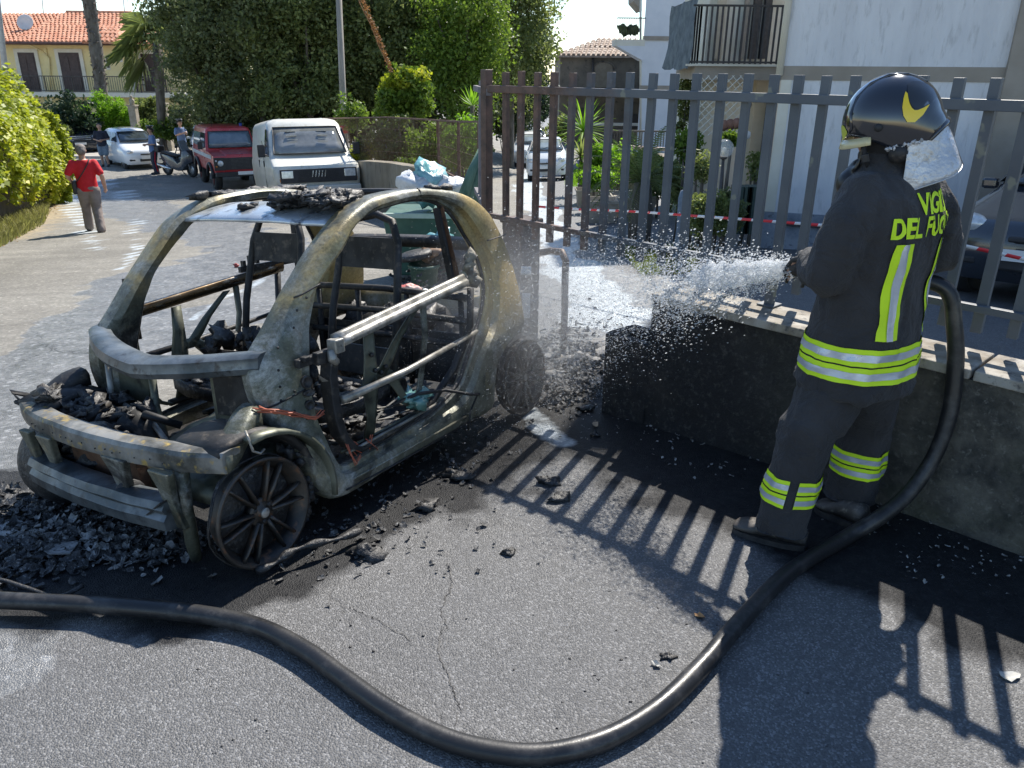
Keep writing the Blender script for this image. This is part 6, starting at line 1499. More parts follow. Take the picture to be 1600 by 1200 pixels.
# statue pillars and garden wall of the house
M_stonep = pm('pillar_stone', (.3, .26, .2), (.42, .37, .3), 5, .9, bmp=.3)
for px, py0, py1, lb in ((215, 158, 215, 'stone gate pillar topped with a small statue, right of the white hatchback'), (261, 163, 200, 'plain brick coloured gate pillar behind the policemen')):
    d = 40.5; c = P(px, py1, d); g = terr(c.x, d); t = E('gate_pillar', (c.x, d, g), label=lb, cat='pillar'); h = P(px, py0+(8 if px < 230 else 0), d).z-g
    MB().box((0, 0, h/2), (.34, .34, h)).box((0, 0, h+.03), (.42, .42, .06)).build('shaft', M_stonep, t)
    if px < 230: MB().lathe([(.12, h+.06), (.1, h+.12), (.13, h+.2), (.12, h+.32), (.05, h+.36), (.07, h+.42), (.05, h+.48), (.001, h+.5)], 10).build('statue', M_stonep, t)
gw = E('garden_wall', ONG(180, 43), label='low garden wall behind the shrubs of the yellow house', cat='wall')
MB().box((0, 0, .5), (16, .25, 1.2)).build('wall_body', pm('grey_wall', (.2, .17, .15), (.3, .27, .24), 2, .9), gw)
# pavement strip before it
rows = [[Vector((x, y, terr(x, y)+.11)) for x in np.linspace(-36, -12.5, 24)] for y in (37.6, 38.0, 40.0, 42.8)]
kb = MB().loft(rows, closed_ring=False, cap=False); kb.loft([[Vector((x, 37.6, terr(x, 37.6)+z)) for x in np.linspace(-36, -12.5, 24)] for z in (-.02, .11)], closed_ring=False, cap=False)
o = kb.build('pavement', pm('pavement_slab', (.3, .28, .25), (.42, .4, .36), 2, .85)); o['kind'] = 'structure'

# ============================================================ OLD STONE HOUSE
M_old = pm('old_plaster', (.12, .105, .085), (.24, .2, .15), .8, .95, bmp=.4, c3=(.075, .068, .06), contrast=(.3, .7)); M_oldtile = pm('old_tile', (.28, .2, .15), (.45, .37, .3), 2, .9, c3=(.5, .44, .38))
OD = 52.0; old = E('old_house', (P(940, 200, OD).x, OD, -3.0), label='old grey brown plastered house with a weathered tiled hip roof and blind arch', cat='house'); OO = old.location.copy()
def OP(x, y, d=OD): return P(x, y, d)-OO
zt = OP(940, 87).z; a = OP(876, 87).x; b = OP(1030, 87).x
MB().hexa([(a, 0, -1), (b, 0, -1), (b, 7, -1), (a, 7, -1), (a, 0, zt), (b, 0, zt), (b, 7, zt), (a, 7, zt)]).build('wall', M_old, old)
tiled(old, [Vector((a-.3, -.4, zt)), Vector((b, -.4, zt)), Vector((OP(990, 62, OD+3.5).x, 3.5, OP(990, 62, OD+3.5).z)), Vector((OP(938, 61, OD+3.5).x, 3.5, OP(938, 61, OD+3.5).z))], mat=M_oldtile, tw=.3, tl=.5)
MB().plate([Vector((a-.3, -.4, zt)), Vector((OP(938, 61, OD+3.5).x, 3.5, OP(938, 61, OD+3.5).z)), Vector((a-.3, 7.4, zt))], (0, 0, -.1)).build('roof_slope', M_oldtile, old)
MB().tube([OP(926, 88)+Vector((0, -.1, 0)), OP(926, 170)+Vector((0, -.1, 0))], .07, 6).build('downpipe', M_iron, old)
ar = [(math.cos(t)*.55, math.sin(t)*.3) for t in np.linspace(0, math.pi, 9)]; cA = OP(943, 106)
MB().prism([(x, y) for x, y in ar]+[(-.55, -1.1), (.55, -1.1)], .08, frame(cA+Vector((0, -.03, 0)), (1, 0, 0), (0, 0, 1), (0, 1, 0))).build('blind_arch', pm('arch_plaster', (.22, .18, .13), (.27, .23, .17), 3, .95), old)
MB().tube([cA+Vector((x*1.1, -.08, y*1.15)) for x, y in ar], .06, 6).build('arch_rim', M_old, old)
hz = OP(940, 138).z
MB().box(((a+b)/2, -.9, hz-.1), (b-a, 1.8, .2)).build('lean_to_roof', pm('grey_sheet', (.3, .3, .3), (.4, .4, .4), 3, .8), old)
for x0, x1, y0, y1 in ((925, 940, 165, 176), (985, 995, 178, 200), (908, 916, 168, 182)): 
    A_ = OP(x0, y0); B_ = OP(x1, y1); MB().box(((A_.x+B_.x)/2, -.03, (A_.z+B_.z)/2), (B_.x-A_.x, .1, A_.z-B_.z)).build('window', M_iron, old)
MB().box(((a+b)/2, -2.0, OP(940, 194, OD-2).z), (b-a, .3, .15)).build('terrace_edge', M_cream, old)

# ============================================================ WHITE APARTMENT BLOCK
M_stucco = pm('grey_white_stucco', (.66, .655, .66), (.74, .735, .735), 4, .92, bmp=.7, bscale=26, stretch=(1, 1, .2), bdist=.02, c3=(.56, .555, .55))
M_stucco2 = pm('pale_stucco_far', (.66, .68, .71), (.72, .735, .76), 1.5, .92, bmp=.2)
M_brown = pm('taupe_band', (.30, .26, .21), (.36, .315, .26), 2, .9, bmp=.3, bscale=40)
M_dado = pm('blue_grey_dado', (.2, .23, .27), (.38, .40, .43), 3.5, .85, c3=(.12, .13, .15), bmp=.3)
M_beige = pm('beige_wall', (.55, .46, .33), (.62, .53, .4), 3, .9)
FD = 44.0; fb = E('apartment_tower', (P(1050, 200, FD).x, FD, -3.0), label='pale flat sided apartment tower with brown floor bands rising at the left of the block', cat='building'); FO2 = fb.location.copy()
def FP(x, y, d=FD): return P(x, y, d)-FO2
a = FP(1003, 100).x; b = FP(1150, 100).x
MB().hexa([(a, 0, -1), (b, 0, -1), (b, 10, -1), (a+2.5, 10, -1), (a, 0, 16), (b, 0, 16), (b, 10, 16), (a+2.5, 10, 16)]).build('wall', M_stucco2, fb)
for py in (60, 137): MB().box(((a+b)/2, -.02, FP(1050, py).z), (b-a+.06, .1, .2)).build('floor_band', M_brown, fb)
MB().tube([FP(1001, -80), FP(1001, 240)], .06, 7).build('drainpipe', M_cream, fb)
MB().tube([FP(1092, -60), FP(1092, 60)], .05, 7).build('drainpipe', M_cream, fb)
z0 = FP(990, 62).z
MB().box((a-.7, .6, z0-.15), (1.5, 1.6, .3)).build('balcony_slab', M_cream, fb); MB().plate([(a-1.4, -.2, z0-.3), (a, -.2, z0-.3), (a, -.2, z0-1.0)], (0, 1.6, 0)).build('balcony_bracket', M_stucco2, fb)
MB().box((a-.7, -.15, z0+1.0), (1.45, .05, .05)).build('balcony_rail', M_iron, fb)
for i in range(12): MB().box((a-1.4+.12*i, -.15, z0+.5), (.02, .02, 1)).build('baluster', M_iron, fb)
for x in (-.5, -1.0): MB().lump((a+x, .4, z0+.45), .28, .6, int(x*10), 8, 6).build('balcony_plant', G_mid, fb)
MB().plate([FP(990, 2), FP(1003, 17), FP(1003, -30), FP(990, -30)], (0, 2, 0)).build('eave', M_brown, fb)
# near block: wall facing the street
C0 = Vector((3.42, 10.8, 0)); wd = Vector((.94, -.34, 0)).normalized(); wnn = Vector((-.34, -.94, 0)).normalized(); sdir = Vector((.34, .94, 0)).normalized()
blk = E('apartment_block', C0+Vector((0, 0, terr(C0.x, C0.y))), label='large grey white stucco apartment wall with taupe band behind the firefighter', cat='building')
bz = blk.location.z
def BB(name, t0, t1, n0, n1, z0, z1, mat, par=blk, bevel=0):
    """t along the wall, n out of it, z absolute"""
    q = [wd*t+wnn*n for t, n in ((t0, n1), (t1, n1), (t1, n0), (t0, n0))]
    return MB().hexa([v+Vector((0, 0, z0-bz)) for v in q]+[v+Vector((0, 0, z1-bz)) for v in q]).build(name, mat, par, bevel=bevel)
zb1 = P(1400, 127, 10.3).z; zb2 = P(1400, 104, 10.3).z
BB('wall', 0, 2.5, -4, 0, bz-.5, zb1, M_stucco); BB('wall', 0, 2.5, -4, 0, zb2, 9, M_stucco); BB('floor_band', -.0, 2.52, -4, .012, zb1, zb2, M_brown)
BB('dado', -.004, 2.5, -.3, .010, bz-.4, bz+.50, M_dado)
BB('wing', 2.5, 9, -4, .10, bz-.6, 9, M_brown)
BB('dado_ledge', .28, 2.5, -.02, .05, bz+.33, bz+.36, M_iron)
BB('corner_strip', .0, .13, -.04, .018, bz+.5, zb1, M_cream)
MB().tube([wd*-.03+wnn*.03+Vector((0, 0, z-bz)) for z in (P(1215, 118, 10.7).z, 5)], .045, 10).build('drainpipe', M_cream, blk)
MB().tube([wd*-.06+wnn*.02+Vector((0, 0, z-bz)) for z in (bz, bz+.62)], .028, 8).build('downpipe_foot', M_rust, blk)
# recessed facade with balcony, 15 m away
bal = E('balcony_facade', (4.0, 15.6, terr(4, 15.6)), label='recessed beige facade with a balcony, lattice and doors left of the stucco wall', cat='building'); QO = bal.location.copy()
def QP(x, y, d): return P(x, y, d)-QO
def QB(name, x0, x1, y0, y1, d0, d1, mat, par=bal, bevel=0):
    a = QP(x0, (y0+y1)/2, d0); b = QP(x1, (y0+y1)/2, d0); zt = QP((x0+x1)/2, y0, d0).z; zb = QP((x0+x1)/2, y1, d0).z; k0 = d0-15.6; k1 = d1-15.6
    return MB().hexa([Vector(v) for v in ((a.x, k0, zb), (b.x, k0, zb), (b.x, k1, zb), (a.x, k1, zb), (a.x, k0, zt), (b.x, k0, zt), (b.x, k1, zt), (a.x, k1, zt))]).build(name, mat, par, bevel=bevel)
ww = QP(1100, 100, 16.2).x
MB().hexa([(ww, .6, -1), (ww+4, .6, -1), (ww+4, 3, -1), (ww, 3, -1), (ww, .6, 9), (ww+4, .6, 9), (ww+4, 3, 9), (ww, 3, 9)]).build('wall', M_cream, bal)
QB('door', 1122, 1134, -60, 92, 16.1, 16.3, M_beige); QB('door', 1178, 1190, -60, 92, 16.1, 16.3, M_iron); QB('door', 1196, 1206, -60, 92, 16.05, 16.3, M_iron); QB('door', 1164, 1170, -60, 92, 16.1, 16.3, M_brown)
QB('door', 1190, 1202, 150, 330, 15.2, 15.4, M_iron); QB('porch_wall', 1172, 1190, 118, 330, 15.3, 15.6, M_beige)
q = [QP(1086, 103, 13.6), QP(1222, 103, 13.6), QP(1222, 103, 16), QP(1086, 103, 16)]; z_ = q[0].z
zq = QP(1150, 125, 13.6).z
MB().hexa([Vector((q[0].x, -2, zq)), Vector((q[1].x+.5, -2, zq)), Vector((q[1].x+.5, .6, zq)), Vector((q[0].x+.2, .6, zq)), Vector((q[0].x, -2, z_)), Vector((q[1].x+.5, -2, z_)), Vector((q[1].x+.5, .6, z_)), Vector((q[0].x+.2, .6, z_))]).build('balcony_slab', M_brown, bal)
MB().box(((q[0].x+q[1].x)/2+.2, -2.02, z_+.015), (q[1].x-q[0].x+.7, .08, .03)).build('slab_edge', M_cream, bal)
for hgt in (1.0, .88, .06): MB().box(((q[0].x+q[1].x)/2+.2, -1.98, z_+hgt), (q[1].x-q[0].x+.6, .035, .03)).build('rail', M_iron, bal)
nb = 20
for i in range(nb):
    x = q[0].x+.03+(q[1].x-q[0].x+.3)*i/nb; MB().box((x, -1.98, z_+.46), (.028, .028, .85)).build('baluster', M_iron, bal)
for i in range(12): MB().box((q[0].x+.03+.0*i, -1.98+.2*i, z_+.46), (.028, .028, .85)).build('baluster', M_iron, bal)
MB().bar((q[0].x+.03, -1.98, z_+1.0), (q[0].x+.03, .6, z_+1.0), .035, .03).build('rail', M_iron, bal)
rows = [[Vector((q[0].x-.03-.10*(1-j/6)+.03*math.sin(i*1.7+j), -2.05+.32*i, z_-.05+1.05*j/6+.02*math.sin(i*2))) for i in range(8)] for j in range(7)]
o = MB().loft(rows, closed_ring=False, cap=False).build('shade_net', pm('grey_green_net', (.09, .11, .12), (.16, .19, .2), 6, .9, bmp=.5), bal)
# lattice
M_lat = pm('white_lattice', (.66, .64, .56), (.72, .7, .62), 8, .7)
lt = E('lattice', P(1122, 165, 12.6), label='white diamond lattice panel under the balcony', cat='trellis'); o0 = lt.location.copy()
for (x0, x1) in ((1091, 1126), (1130, 1152)):
    A_ = P(x0, 118, 12.6)-o0; B_ = P(x1, 212, 12.6)-o0; w = B_.x-A_.x; h = A_.z-B_.z; st = .115
    for sgn in (1, -1):
        k = -int(h/st)-1
        while k*st < w+h:
            x = k*st; pts = []
            for t in np.linspace(0, 1, 2): pass
            # line from (x,0) to (x+h,h) clipped to width
            u0, u1 = max(0, -x), min(h, w-x)
            if u1-u0 > .03:
                if sgn > 0: p0 = Vector((A_.x+x+u0, 0, B_.z+u0)); p1 = Vector((A_.x+x+u1, 0, B_.z+u1))
                else: p0 = Vector((B_.x-x-u0, .012, B_.z+u0)); p1 = Vector((B_.x-x-u1, .012, B_.z+u1))
                MB().bar(p0, p1, .008, .018, (0, 1, 0)).build('lattice_slat', M_lat, lt)
            k += 1
# tiled ledge, lamp, wall lamp
lg = E('tiled_ledge', P(1140, 197, 11.5), label='small red brown tiled ledge jutting out left of the wall lamp', cat='ledge')
for i in range(4): MB().lathe([(.06, -.17), (.06, .17)], 10, frame((-.12+.085*i, 0, .012*i), (1, 0, 0), (0, .2, 1), (0, 1, -.2))).build('ledge_tile', M_tile if 0 else pm('brown_tile', (.2, .1, .07), (.28, .15, .11), 6, .8), lg)
lp = ONG(1118, 9.4); lc = P(1132, 232, 9.4); lamp = E('globe_lamp', (lc.x, 9.4, lp.z), label='clear round globe lamp on a thin dark post behind the fence', cat='lamp')
hh = lc.z-lp.z
MB().tube([(-.0, 0, -.1), (0, 0, hh-.11)], .018, 8).lathe([(.03, hh-.12), (.045, hh-.105), (.04, hh-.09)], 12).build('post', M_iron, lamp)
MB().ball((0, 0, hh), .105, 24, 16).build('globe', glass('clear_globe', (.6, .62, .62), .35, .05), lamp); MB().ball((0, 0, hh-.03), .03, 10, 8, (1, 1, 1.5)).build('bulb', M_cream, lamp)
wl_ = E('wall_lamp', P(1166, 210, 12.0), label='white wall lamp with dark bracket beside the corner of the stucco wall', cat='lamp')
MB().lathe([(.03, .05), (.06, .03), (.065, -.02), (.04, -.06), (.001, -.065)], 14).build('lamp_shade', pm('lamp_white', (.75, .75, .75), (.7, .7, .7)), wl_); MB().tube([(0, 0, .05), (0, 0, .3), (.05, .1, .42)], .012, 6).build('bracket', M_iron, wl_)
# terrace railing and green gate panels
tr = E('terrace_railing', ONG(1010, 24), label='dark metal railing on the terrace below the pale tower', cat='railing'); o0 = tr.location.copy()
A_ = P(955, 228, 24)-o0; B_ = P(1078, 236, 24)-o0; zt = P(1010, 205, 24).z-o0.z
MB().bar((A_.x, 0, zt), (B_.x, 0, zt), .05, .05).build('top_rail', M_iron, tr); MB().bar((A_.x, .0, A_.z-.0), (B_.x, .0, B_.z), .12, .10).build('terrace_edge', pm('pink_edge', (.5, .36, .32), (.58, .46, .42), 6), tr)
MB().box(((A_.x+B_.x)/2, .6, A_.z/2-.3), (B_.x-A_.x, 1, A_.z)).build('terrace_wall', M_old, tr)
for i in range(30): MB().box((A_.x+(B_.x-A_.x)*i/29, 0, (zt+A_.z)/2), (.025, .025, zt-A_.z)).build('baluster', M_iron, tr)
M_gpanel = pm('dark_green_panel', (.02, .04, .032), (.035, .06, .048), 6, .6)
for x0, x1, lb in ((1150, 1168, 'left dark green slatted planter beside the corner of the block'), (1170, 1188, 'right dark green slatted planter beside the corner of the block')):
    A_ = P(x0, 292, 9.9); B_ = P(x1, 366, 9.9); t = E('slatted_planter', ((A_.x+B_.x)/2, 9.9, B_.z), label=lb, cat='planter'); w = B_.x-A_.x; h = A_.z-B_.z
    MB().box((0, .12, h/2), (w, .2, h)).build('box', M_gpanel, t)
    for i in range(4): MB().box((-w/2+w*(i+.5)/4, 0, h/2), (w/6, .02, h)).build('slat', M_gpanel, t)
for px, py0, py1, d, w, lb in ((948, 298, 330, 14.5, .62, 'larger concrete planter box by the drive'), (924, 288, 306, 17.5, .5, 'smaller concrete planter box further up the drive'), (1000, 300, 322, 15.5, .9, 'low concrete trough behind the fence bars')):
    c = ONG(px, d); t = E('concrete_planter', c, label=lb, cat='planter'); h = .42
    mb = MB(); mb.lathe([(w*.52, -.02), (w*.66, h), (w*.70, h), (w*.70, h-.05), (w*.62, h-.05), (w*.60, h-.08), (.001, h-.1)], 4, rotz(R(45)), smooth=False); mb.build('trough', pm('planter_concrete', (.3, .27, .22), (.4, .36, .3), 8, .9, bmp=.3), t)
bl = E('blue_grey_bollard', ONG(1085, 9.2), label='blue grey shrouded stand beside the shaded grass behind the fence', cat='stand')
MB().lathe([(.09, -.02), (.08, .1), (.06, .45), (.07, .8), (.05, .88), (.001, .9)], 10).build('body', pm('blue_grey_cloth', (.1, .14, .19), (.16, .2, .25), 7, .8, bmp=.4), bl)
bp = E('brown_pot', ONG(1077, 9.3), label='small dark flower pot on the shaded grass', cat='pot'); MB().lathe([(.06, 0), (.09, .16), (.10, .16), (.10, .19), (.08, .19), (.08, .15), (.001, .14)], 14).build('pot', pm('dark_pot', (.04, .035, .03), (.06, .05, .04)), bp); bp.location.x = P(1083, 300, 9.3).x-.16
# ============================================================ MESH FENCE, CURVED WALL, POLE
M_cwall = pm('stained_concrete', (.2, .16, .11), (.33, .29, .22), 1.6, .9, bmp=.4, stretch=(1, 1, .4), c3=(.12, .1, .08))
cw = [(552, 303, 252), (575, 306, 252), (610, 312, 255), (650, 322, 262), (690, 345, 280), (715, 372, 298)]
ds = [19.5, 18.3, 16.6, 14.8, 12.8, 11.6]; cwl = E('curved_wall', ONG(600, 17), label='stained low curved concrete wall right of the white van', cat='wall'); o0 = cwl.location.copy(); rows = []
for (x, yb, yt), d in zip(cw, ds):
    t_ = P(x, yt, d); g = terr(t_.x, d); rows.append([Vector((t_.x, d, g-.2))-o0, Vector((t_.x, d, t_.z))-o0, Vector((t_.x+.12, d+.18, t_.z+.01))-o0, Vector((t_.x+.12, d+.18, g-.2))-o0])
MB().loft(rows, smooth=False).build('wall_body', M_cwall, cwl)
M_rustp = pm('rusty_post', (.13, .075, .05), (.19, .12, .09), 8, .8)
mf = E('mesh_fence', ONG(640, 17), label='see through wire mesh fence with rusty posts above the curved wall', cat='fence'); o0 = mf.location.copy()
fp = [(505, 185, 268, 22), (555, 184, 252, 20), (600, 183, 254, 18), (684, 188, 262, 15.5), (716, 190, 280, 13.4), (748, 190, 300, 11.6)]
prev = None
for k_, (x, yt, yb, d) in enumerate(fp):
    a = P(x, yt, d)-o0; b = P(x, yb, d)-o0
    if k_ in (0, 3, 4, 5): MB().bar(Vector((a.x, a.y, b.z-.3)), a, .05, .05).build('post', M_rustp, mf)
    if prev:
        pa, pb = prev; MB().bar(pa, a, .03, .03).build('rail', M_rustp, mf); MB().bar(pb, b, .035, .035).build('rail', M_rustp, mf)
        n = int((a-pa).length/.065); mb = MB()
        for i in range(n):
            t = i/n; u = pa.lerp(a, t); v2 = pb.lerp(b, t); mb.bar(u, v2, .006, .006)
        for j in range(1, 4): mb.bar(pa.lerp(pb, j/4), a.lerp(b, j/4), .005, .005)
        o = mb.build('mesh_panel', M_rustp, mf, fix=False); o['kind'] = 'stuff'
    prev = (a, b)
pole = E('wooden_pole', ONG(540, 22.6), label='tall grey wooden pole with a red painted band, right of the white van', cat='pole'); o0 = pole.location.copy()
a = P(539, 225, 22.6)-o0; b = P(527, -60, 22.6)-o0
MB().tube([Vector((a.x+.02, 0, -.2)), a, b], [.10, .095, .075], 12).build('shaft', pm('grey_wood', (.22, .2, .165), (.33, .3, .26), 5, .85, bmp=.4, stretch=(3, 3, .3)), pole)
c = P(538, 208, 22.6)-o0; e = P(537.5, 196, 22.6)-o0; MB().tube([c, e], .100, 14).build('red_band', pm('red_paint', (.45, .04, .04), (.35, .03, .03), 8, .6), pole)
p2 = E('grey_pole', ONG(8, 30), label='pale grey pole at the far left edge before the yellow house', cat='pole'); o0 = p2.location.copy(); MB().tube([P(18, 200, 30)-o0, P(-4, 0, 30)-o0, P(-14, -80, 30)-o0], [.11, .09, .08], 10).build('shaft', pm('pale_pole', (.4, .4, .38), (.5, .5, .48), 5), p2)
# ============================================================ TAPE
m, nt, B, N, Lk = nodes('barrier_tape'); uvx = N.new('ShaderNodeAttribute'); uvx.attribute_name = 'stripe'
fr_ = mth(N, Lk, 'FRACT', mth(N, Lk, 'MULTIPLY', uvx.outputs['Fac'], 5.5)); Lk.new(mix(N, Lk, mth(N, Lk, 'GREATER_THAN', fr_, .5), (.8, .8, .8), (.75, .04, .05)), B.inputs['Base Color']); B.inputs['Roughness'].default_value = .35
def tape(pts, w, label):
    pts = smooth_path([Vector(p) for p in pts], 10); V = []; at_ = []; s_ = 0
    for i, p in enumerate(pts):
        if i: s_ += (p-pts[i-1]).length
        tw = .25*math.sin(s_*1.3); V += [(p.x, p.y-w*math.sin(tw), p.z+w), (p.x, p.y+w*math.sin(tw), p.z-w)]; at_ += [s_, s_+w*.9]
    F = [(2*i, 2*i+1, 2*i+3, 2*i+2) for i in range(len(pts)-1)]; o = fast('barrier_tape', V, F, m, attr={'stripe': at_}); q = o.modifiers.new('s', 'SOLIDIFY'); q.thickness = .001; tag(o, label, 'tape')
tape([P(832, 322, 8.5), P(900, 327, 8.1), P(980, 330, 7.5), P(1080, 337, 6.9), P(1180, 344, 6.4), P(1300, 353, 6.0)], .011, 'red and white barrier tape stretched across the drive behind the fence bars')
tape([P(1300, 353, 6.0), P(1400, 362, 5.8), P(1515, 386, 5.6), P(1600, 405, 5.4), P(1700, 430, 5.2)], .013, 'red and white barrier tape crossing in front of the dark parked car at the right')
# kerb line on the ground behind the fence
rows = [[Vector((p.x, p.y+k*.05, terr(p.x, p.y)+.006)) for k in (0, 1)] for p in (G(1120, 405), G(1200, 417), G(1272, 431), G(1340, 443), G(1420, 455))]
o = MB().loft(rows, closed_ring=False, cap=False).build('painted_line', pm('white_road_paint', (.7, .7, .68), (.6, .6, .58), 12)); o['kind'] = 'structure'
# ============================================================ RUBBISH
M_bin = pm('green_container', (.03, .085, .06), (.05, .12, .085), 4, .5, bmp=.1); M_rim2 = pm('pale_green_rim', (.3, .4, .33), (.4, .5, .42), 6, .6)
dp = E('dumpster', ONG(668, 9.0), label='dark green rubbish container seen through the burnt car window', cat='container'); o0 = dp.location.copy()
hh = P(668, 328, 9.0).z-o0.z
MB().hexa([(-.42, -.3, .08), (.42, -.3, .08), (.42, .4, .08), (-.42, .4, .08), (-.5, -.38, hh), (.5, -.38, hh), (.5, .46, hh), (-.5, .46, hh)]).build('body', M_bin, dp, bevel=.02)
for y_ in (-.39, .46): MB().box((0, y_, hh), (1.06, .04, .05)).build('rim', M_rim2, dp)
for s_ in (-1, 1): MB().tube([(s_*.35, -.25, .06), (s_*.38, -.25, .06)], .06, 12).build('castor', M_char, dp)
M_bagw = pm('white_bag', (.6, .62, .64), (.72, .73, .74), 7, .35, bmp=.8, bscale=10, bdist=.03); M_bagb = pm('teal_bag', (.12, .34, .36), (.3, .52, .56), 5, .35, bmp=.8, bscale=10, bdist=.03); M_bagk = pm('black_bag', (.015, .015, .017), (.03, .03, .034), 6, .35, bmp=.8, bscale=14, bdist=.02)
def bag(px, py, d, r_, mat, label, sc=(1, 1, .85), seed=1):
    c = P(px, py, d); mb = MB(); mb.lump((0, 0, 0), r_, .35, seed, 16, 12, sc); o = mb.build('rubbish_bag', mat); o.location = c; tag(o, label, 'rubbish bag'); 
    co = o.data.vertices
    for v in co:
        p = v.co; v.co = p*(1+.09*noise.noise(p/r_*5+Vector((seed, 0, 0))))
    return o
bag(668, 285, 8.9, .23, M_bagb, 'large teal and white knotted bag on top of the container', (.9, 1, 1.05), 1); bag(648, 290, 8.7, .14, M_bagw, 'pale bluish bag slumped left of the teal bag', (1.1, 1, .9), 2); bag(702, 292, 8.8, .16, M_bagw, 'white bag slumped right of the teal bag', (1.2, 1, .7), 3)
bag(690, 380, 8.2, .14, M_bagb, 'torn blue bag leaning on the front of the container', (1, 1, 1), 4); bag(705, 400, 8.0, .16, M_bagk, 'black bag below the torn blue one', (1.2, 1, .8), 5); bag(670, 395, 8.0, .11, pm('brown_box', (.25, .15, .09), (.33, .2, .12), 5), 'brown crushed carton beside the black bag', (1.1, 1, .7), 6)
bag(665, 460, 6.9, .07, M_bagw, 'small white bag on the ground behind the driver seat', (1.4, 1, .7), 7); bag(640, 452, 7.1, .06, pm('red_wrap', (.55, .12, .1), (.6, .5, .45), 9), 'small red and white wrapper on the ground behind the seat', (1.3, 1, .8), 8)
M_ms = pm('black_litter', (.02, .02, .02), (.06, .06, .058), 12, .6, bmp=.5)
mb = MB(); q = random.Random(4)
for i in range(260):
    px = q.gauss(685, 28); py = q.gauss(430, 22); g = G(px, py); shard(mb, g+Vector((0, 0, .25*q.random())), .045, i)
o = mb.build('burnt_rubbish', M_ms, fix=False); tag(o, 'heap of blackened rubbish spilled before the green container', 'rubbish', kind='stuff')
b2 = E('small_bin', ONG(663, 7.9), label='small dark green bucket bin standing before the container', cat='bin'); h2 = P(663, 412, 7.9).z-b2.location.z; b2.location.x = P(663, 430, 7.9).x
MB().lathe([(.12, 0), (.15, h2), (.165, h2), (.165, h2-.03), (.14, h2-.03), (.12, .02), (.001, .02)], 16).build('body', M_bin, b2); MB().lathe([(.17, h2+.06), (.175, h2+.10), (.15, h2+.12), (.001, h2+.12)], 16, frame((0, 0, 0), (1, 0, .2), (0, 1, 0), (-.2, 0, 1))).build('lid', M_char, b2)
# green net bundle by the gate
nt_ = E('green_net_roll', ONG(735, 8.2), label='bundle of dark green netting leaning on the grey fence panel', cat='netting'); o0 = nt_.location.copy()
for k in range(6):
    a = P(752+2*k*.6, 232+5*k, 8.2+.05*k)-o0; b = P(722+7*k, 312+3*k, 8.1+.05*k)-o0; MB().tube([a, a.lerp(b, .5)+Vector((.02*math.sin(k), 0, .02)), b], [.03, .05, .06], 8).build('net_fold', pm('green_net', (.05, .11, .08), (.12, .2, .15), 12, .8, bmp=.6, stretch=(1, 1, .3)), nt_)
# ============================================================ VEHICLES
def ring(zf, zb, xf, xb, w, r, nf=None, crown=0.0):
    """rounded rectangle seen from above; z runs from zb at the back to zf at the front; front bowed by crown"""
    pts = []
    r = min(r, w*.95)
    for cx, cy, a0 in ((xf-r, w-r, 0), (xb+r, w-r, 90), (xb+r, -w+r, 180), (xf-r, -w+r, 270)):
        if a0 == 0:
            seq = [90-22.5*k for k in range(0)]
        for k in range(5):
            a = R(a0+90*k/4) if a0 in (90, 180) else R(a0+90*k/4)
            pts.append((cx+r*math.cos(a), cy+r*math.sin(a)))
    out = []
    for x, y in pts:
        x2 = x-(crown*(y/w)**2 if x > (xf+xb)/2 else 0); t = (x-xb)/(xf-xb); out.append(Vector((x2, y, zb+(zf-zb)*t)))
    return out
def vbody(par, rings_, mat, name='body'):
    o = MB().loft(rings_).build(name, mat, par); crisp(o, 38); return o
def quad_on(a, b, i0, i1, u0, u1, v0, v1, mat, name, par, out=.012, n=4):
    """panel between ring a (low) and ring b (high), from ring point i0 to i1"""
    rows = []
    cen_ = sum(a, Vector())/len(a)
    for j in range(3):
        v = v0+(v1-v0)*j/2; row = []
        for k in range(n+1):
            u = u0+(u1-u0)*k/n; pa = a[i0].lerp(a[i1], u); pb = b[i0].lerp(b[i1], u); p = pa.lerp(pb, v); d = (b[i0]-a[i0]).cross(a[i1]-a[i0]).normalized()
            if d.dot(p-Vector((cen_.x*.6, 0, p.z))) < 0: d = -d
            row.append(p+d*out)
        rows.append(row)
    o = MB().loft(rows, closed_ring=False, cap=False, smooth=False).build(name, mat, par); q = o.modifiers.new('s', 'SOLIDIFY'); q.thickness = .006; return o
M_tyre = pm('tyre_rubber', (.018, .018, .018), (.03, .03, .03), 10, .8); M_alloy = pm('alloy', (.4, .4, .41), (.5, .5, .5), 8, .35, .6)
M_glass = pm('car_glass', (.03, .04, .045), (.06, .075, .08), 1.5, .06, 0, spec=1.0, rvar=0); M_glassl = pm('car_glass_light', (.16, .19, .2), (.28, .33, .34), 2.2, .06, 0, spec=1.0, rvar=0)
M_blackp = pm('black_plastic', (.02, .02, .022), (.032, .032, .034), 6, .55); M_chrome = pm('chrome', (.6, .6, .6), (.7, .7, .7), 5, .15, .9); M_lens = pm('headlight_glass', (.5, .52, .52), (.75, .76, .76), 14, .08, .2, coat=1); M_amber = pm('amber_lens', (.6, .2, .03), (.5, .16, .02), 5, .2)
